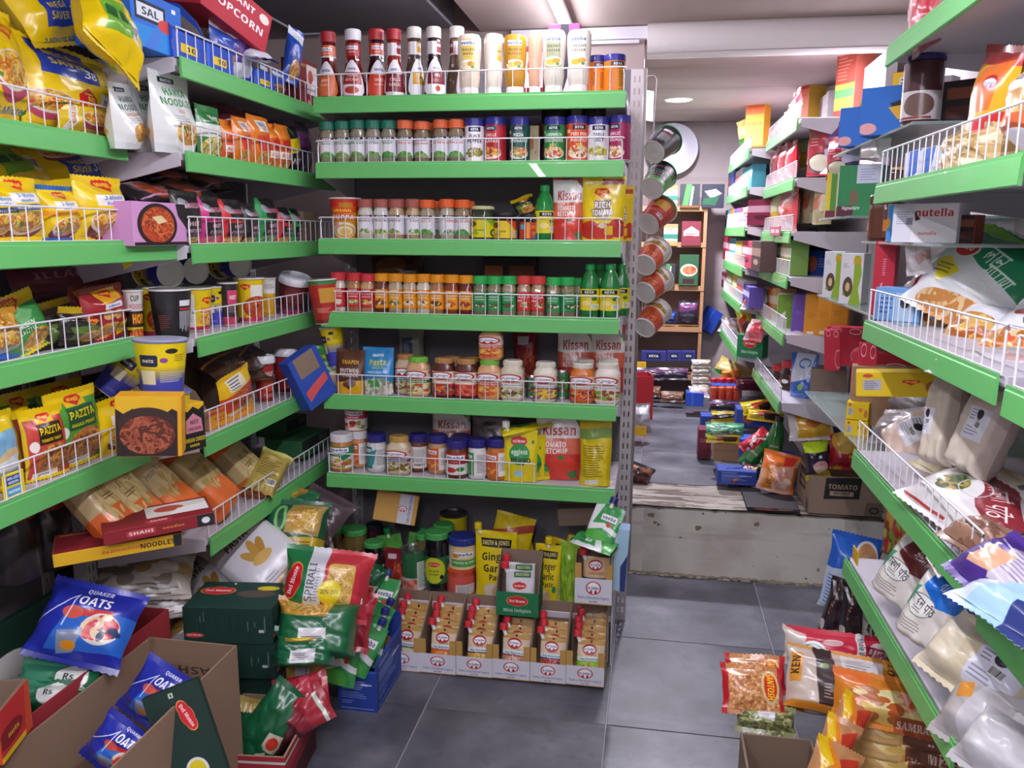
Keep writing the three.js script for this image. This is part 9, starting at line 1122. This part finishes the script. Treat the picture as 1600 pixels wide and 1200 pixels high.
I('green_carton','narrow yellow and green striped box','box',{w:.035,h:.15,d:.06,l:'stripeYG',fa:[.05,.4]},[.6,1.415,-3.012],[0,-.52,0]);
I('white_carton','narrow white packet with tomato picture','box',{w:.04,h:.14,d:.05,l:'tomPack',fa:[.05,.4]},[.6,1.415,-2.835],[0,-.52,0]);
I('chocolate_tub','brown chocolate tub with purple lid on the upper glass shelf','jar',{w:.085,h:.15,lid:'#3a2f7e',fill:'#4a2428',l:'choco',lidw:1.04,lidh:.08,l0:.05,l1:.97},[.6,1.613,-2.122],[0,-.7,0]);
I('chocolate_tub','brown tin with orange label on the middle glass shelf','jar',{w:.085,h:.12,lid:'#4a2a20',fill:'#5a3426',l:'chocoBrown',lidw:1,lidh:.2,l0:.1,l1:.85},[.6,1.343,-2.341],[0,-.7,0]);
I('plastic_wrap','crumpled clear plastic hanging under the middle glass shelf','bag',{w:.06,h:.11,d:.03,l:'silverFlat',wr:.2},[.607,1.27,-2.039],[0,-.7,.17]);
I('snack_bag','reddish packet lying under the upper glass shelf','bag',{w:.18,h:.1,d:.04,l:'orangeWhite',wr:.1},[.637,1.569,-3.028],[-1.22,-.52,0]);
I('red_carton','red carton with white word and domed top','box',{w:.22,h:.11,d:.07,l:'mtrBox',fa:[.05,.15]},[.74,.892,-2.677],[0,-.35,0]);
I('red_carton','upright red carton panel beside the domed red carton','box',{w:.05,h:.255,d:.02,l:'mtrPanel',fa:[.05,.15]},[.62,.799,-2.48],[0,-.17,0]);
I('red_carton','red carton hanging over the shelf end, left one','box',{w:.05,h:.14,d:.04,l:'mtrPanel',fa:[.05,.15]},[.625,.899,-2.955],[0,-.17,.07]);
I('red_carton','stack of red packets on top of the hanging cartons','box',{w:.13,h:.14,d:.06,l:'mtrPanel',fa:[.05,.15]},[.7,.894,-3.111],[0,-.35,0]);
I('yellow_carton','long yellow carton lying in front of the domed red one','box',{w:.19,h:.06,d:.06,l:'yellowCarton',fa:[.05,.15]},[.602,.976,-2.097],[0,-.24,.07]);
I('yellow_carton','small yellow carton, upper one by the wire guard end','box',{w:.06,h:.05,d:.06,l:'yellowCarton',fa:[.05,.15]},[.6,.839,-2.448],[0,-.35,0]);
I('yellow_carton','small yellow carton, lower one by the wire guard end','box',{w:.06,h:.05,d:.06,l:'yellowCarton',fa:[.05,.15]},[.6,.787,-2.446],[0,-.35,0]);
I('brown_carton','brown carton between yellow cartons and black tray','box',{w:.16,h:.17,d:.06,l:'kraft',fa:[.05,.15]},[.66,.82,-2.465],[0,-.17,0]);
I('brown_carton','brown carton with black tomato print standing on the step','crate',{w:.27,h:.15,d:.26,color:'#a5896f',out:'tomatoBox'},[.765,.293,-3.335]);
I('snack_bag','silver and yellow snack bag on top of the tomato carton','bag',{w:.24,h:.13,d:.06,l:'snackYellow',wr:.08},[.671,.571,-3.263],[-.61,0,.07]);
I('snack_bag','second silver and yellow snack bag in the tomato carton','bag',{w:.22,h:.12,d:.06,l:'snackYellow',wr:.08},[.745,.537,-3.322],[-.7,0,-.14]);
I('snack_bag','purple snack bag with lime top hanging over the carton edge','bag',{w:.1,h:.15,d:.06,l:'snackPurple',wr:.08},[.665,.421,-3.229],[-.17,.17,.1]);
I('snack_bag','red and yellow snack bag standing in the tomato carton','bag',{w:.15,h:.16,d:.06,l:'haldiram',wr:.08},[.774,.463,-3.243],[-.21,0,0]);
I('snack_bag','orange and clear bag on the floor beside the tomato carton','bag',{w:.15,h:.17,d:.06,l:'orangeBag',wr:.08},[.526,.31,-3.392],[-.35,0,-.21]);
I('snack_bag','dark purple packet inside the tomato carton','bag',{w:.1,h:.1,d:.06,l:'purplePack',wr:.08},[.745,.487,-3.395],[-.52,0,0]);
I('slate_slab','loose dark grey slab lying on the step beside the tomato carton','box',{w:.2,h:.012,d:.26,l:'blackLay',fa:[.02,.95]},[.5,.292,-3.33]);
I('floor_carton','blue carton with black bags by the step','box',{w:.16,h:.06,d:.1,l:'blueTray',fa:[.05,.4]},[.383,.315,-3.5]);
I('floor_carton','brown carton with green packets behind the blue one','box',{w:.16,h:.1,d:.1,l:'kraft',fa:[.05,.4]},[.381,.348,-3.75]);
I('floor_carton','dark red carton stack along the rear room goods','box',{w:.06,h:.14,d:.1,l:'maroon',fa:[.05,.4]},[.274,.302,-3.95]);
I('floor_carton','blue carton under the purple and yellow tubes','box',{w:.16,h:.08,d:.1,l:'bluePrint',fa:[.05,.4]},[.342,.396,-4.1]);
I('floor_carton','blue carton with yellow snack bags','box',{w:.18,h:.08,d:.12,l:'bluePrint',fa:[.05,.4]},[.499,.48,-3.9]);
I('floor_carton','blue carton behind the green bottles','box',{w:.14,h:.1,d:.1,l:'blueSide',fa:[.05,.4]},[.482,.366,-3.7]);
I('floor_carton','blue crate of red-capped bottles','box',{w:.16,h:.07,d:.1,l:'blueTray',fa:[.05,.4]},[.413,.49,-4.5]);
I('floor_carton','dark blue carton at the far end of the floor goods','box',{w:.1,h:.08,d:.1,l:'blueSide',fa:[.05,.4]},[.272,.358,-4.9]);
I('floor_carton','blue carton behind the orange bag','box',{w:.1,h:.1,d:.1,l:'blueSide',fa:[.05,.4]},[.586,.323,-3.6]);
I('floor_packet','green net bag on the brown carton','bag',{w:.17,h:.07,d:.05,l:'greenNet',wr:.12},[.346,.457,-3.703],[-.52,0,0]);
I('floor_packet','yellow packets under the green net bag','bag',{w:.16,h:.04,d:.05,l:'crispsYellow',wr:.12},[.346,.434,-3.69],[-.52,0,0]);
I('floor_packet','yellow and purple packet pile on the blue carton','bag',{w:.16,h:.06,d:.05,l:'yellowTubes',wr:.12},[.386,.46,-3.985],[-.52,0,0]);
I('floor_packet','white and purple packet on the yellow ones','bag',{w:.15,h:.06,d:.05,l:'purplePack',wr:.12},[.37,.506,-4.035],[-.52,0,0]);
I('floor_packet','yellow snack bag over the rear floor cartons, upper one','bag',{w:.16,h:.07,d:.05,l:'crispsYellow',wr:.12},[.514,.545,-3.839],[-.7,.17,.14]);
I('floor_packet','yellow snack bag over the rear floor cartons, lower one','bag',{w:.16,h:.06,d:.05,l:'crispsYellow',wr:.12},[.527,.52,-3.781],[-.7,0,-.14]);
I('floor_packet','black plastic bag in the blue carton, left one','bag',{w:.08,h:.08,d:.05,l:'blackLay',wr:.12},[.386,.302,-3.467],[-.35,.35,0]);
I('floor_packet','black plastic bag in the blue carton, right one','bag',{w:.08,h:.1,d:.05,l:'blackLay',wr:.12},[.436,.301,-3.484],[-.35,-.35,0]);
I('floor_packet','red packet leaning among the rear floor goods','bag',{w:.07,h:.14,d:.05,l:'redWhite',wr:.12},[.416,.423,-3.605],[-.35,0,-.87]);
I('floor_packet','white plastic bag on the rear floor goods','bag',{w:.12,h:.1,d:.05,l:'silverFlat',wr:.12},[.296,.412,-4.857],[-1.05,0,0]);
I('floor_packet','clear bag of brown lumps in front of the wooden rack','bag',{w:.14,h:.07,d:.05,l:'brownLump',wr:.12},[.146,.328,-5.088],[-.35,0,0]);
I('floor_packet','second clear bag of brown lumps beside the red basket','bag',{w:.08,h:.07,d:.05,l:'brownLump',wr:.12},[.035,.356,-5.088],[-.35,0,0]);
I('floor_packet','shiny dark packet heap under the rack, left one','bag',{w:.2,h:.08,d:.05,l:'purplePack',wr:.12},[-.008,.449,-5.18],[-.52,0,0]);
I('floor_packet','shiny dark packet heap under the rack, right one','bag',{w:.2,h:.08,d:.05,l:'purplePack',wr:.12},[.143,.455,-5.18],[-.52,0,0]);
I('floor_packet','brownish packet heap below the lowest far rear shelf','bag',{w:.2,h:.12,d:.05,l:'goldPaper',wr:.12},[.434,.56,-4.667],[-.7,0,-.52]);
I('floor_packet','dark red packet beside the red-capped bottles','bag',{w:.14,h:.08,d:.05,l:'maroon',wr:.12},[.52,.552,-4.374],[-.7,0,0]);
I('cream_bag','cream bag in the pile on the rear floor, first from the top','bag',{w:.11,h:.05,d:.05,l:'flourCream',wr:.08},[.302,.575,-4.941],[-.35,0,0]);
I('cream_bag','cream bag in the pile on the rear floor, second from the top','bag',{w:.11,h:.05,d:.05,l:'flourCream',wr:.08},[.304,.529,-4.941],[-.35,0,0]);
I('cream_bag','cream bag in the pile on the rear floor, third from the top','bag',{w:.11,h:.05,d:.05,l:'flourCream',wr:.08},[.306,.483,-4.941],[-.35,0,0]);
I('cream_bag','cream bag in the pile on the rear floor, fourth from the top','bag',{w:.11,h:.05,d:.05,l:'flourCream',wr:.08},[.308,.436,-4.941],[-.35,0,0]);
I('capped_bottle','red-capped small bottle in the blue crate, first from the left','jar',{w:.04,h:.08,lid:'#c8242c',fill:'#4a1a30',glass:1,lidw:1,lidh:.3},[.352,.502,-4.55]);
I('capped_bottle','red-capped small bottle in the blue crate, second from the left','jar',{w:.04,h:.08,lid:'#c8242c',fill:'#4a1a30',glass:1,lidw:1,lidh:.3},[.393,.504,-4.55]);
I('capped_bottle','red-capped small bottle in the blue crate, third from the left','jar',{w:.04,h:.08,lid:'#c8242c',fill:'#4a1a30',glass:1,lidw:1,lidh:.3},[.433,.505,-4.55]);
I('capped_bottle','red-capped small bottle in the blue crate, fourth from the left','jar',{w:.04,h:.08,lid:'#c8242c',fill:'#4a1a30',glass:1,lidw:1,lidh:.3},[.474,.507,-4.55]);
I('capped_bottle','orange-capped small bottle in the blue crate, first from the left','jar',{w:.04,h:.08,lid:'#d8582a',fill:'#c8442a',glass:1,lidw:1,lidh:.3},[.342,.481,-4.4]);
I('capped_bottle','orange-capped small bottle in the blue crate, second from the left','jar',{w:.04,h:.08,lid:'#d8582a',fill:'#c8442a',glass:1,lidw:1,lidh:.3},[.382,.482,-4.4]);
I('capped_bottle','orange-capped small bottle in the blue crate, third from the left','jar',{w:.04,h:.08,lid:'#d8582a',fill:'#c8442a',glass:1,lidw:1,lidh:.3},[.422,.484,-4.4]);
I('capped_bottle','orange-capped small bottle in the blue crate, fourth from the left','jar',{w:.04,h:.08,lid:'#d8582a',fill:'#c8442a',glass:1,lidw:1,lidh:.3},[.461,.485,-4.4]);
I('orange_tub','orange tub standing above the red-capped bottles, right one','jar',{w:.05,h:.07,lid:'#d8862a',fill:'#d8781c',lidw:1,lidh:.2},[.478,.551,-4.65]);
I('orange_tub','orange tub lid above the red-capped bottles, left one','jar',{w:.05,h:.07,lid:'#d8862a',fill:'#d8781c',lidw:1,lidh:.2},[.423,.535,-4.65]);
I('green_bottle','green bottle shape pack leaning behind the tomato carton','bottle',{w:.07,h:.2,fill:'#1f6a2c',l:'greenBottle',cap:'#2a2a24'},[.541,.384,-3.603],[-.17,0,-.14]);
I('green_bottle','green and yellow bottle pack lying across the blue cartons','bottle',{w:.07,h:.2,fill:'#1f6a2c',l:'greenBottle',cap:'#2a2a24'},[.421,.362,-3.595],[-.35,0,-.73]);
I('green_bottle','green pack standing beside the orange bag','bottle',{w:.07,h:.2,fill:'#1f6a2c',l:'greenBottle',cap:'#2a2a24'},[.496,.252,-3.61],[-.1,0,-.07]);
I('red_basket','red plastic basket beside the slotted posts in the rear room','crate',{w:.16,h:.254,d:.16,color:'#b0232e'},[-.065,.294,-4.8],[0,.2,0]);
I('grey_sack','grey sack beside the posts at the rear room floor','bag',{w:.1,h:.16,d:.08,l:'clearGrey',wr:.1},[-.022,.337,-4.2],[0,0,.1]);
I('dark_sack','dark brown sack with white ring at the step beside the posts','bag',{w:.12,h:.1,d:.08,l:'darkBoxes',wr:.1},[-.045,.281,-3.477],[-.52,0,-.35]);
scene.traverse((o) => { if (o.isMesh) { o.castShadow = true; o.receiveShadow = true; } });
renderer.render(scene, camera);
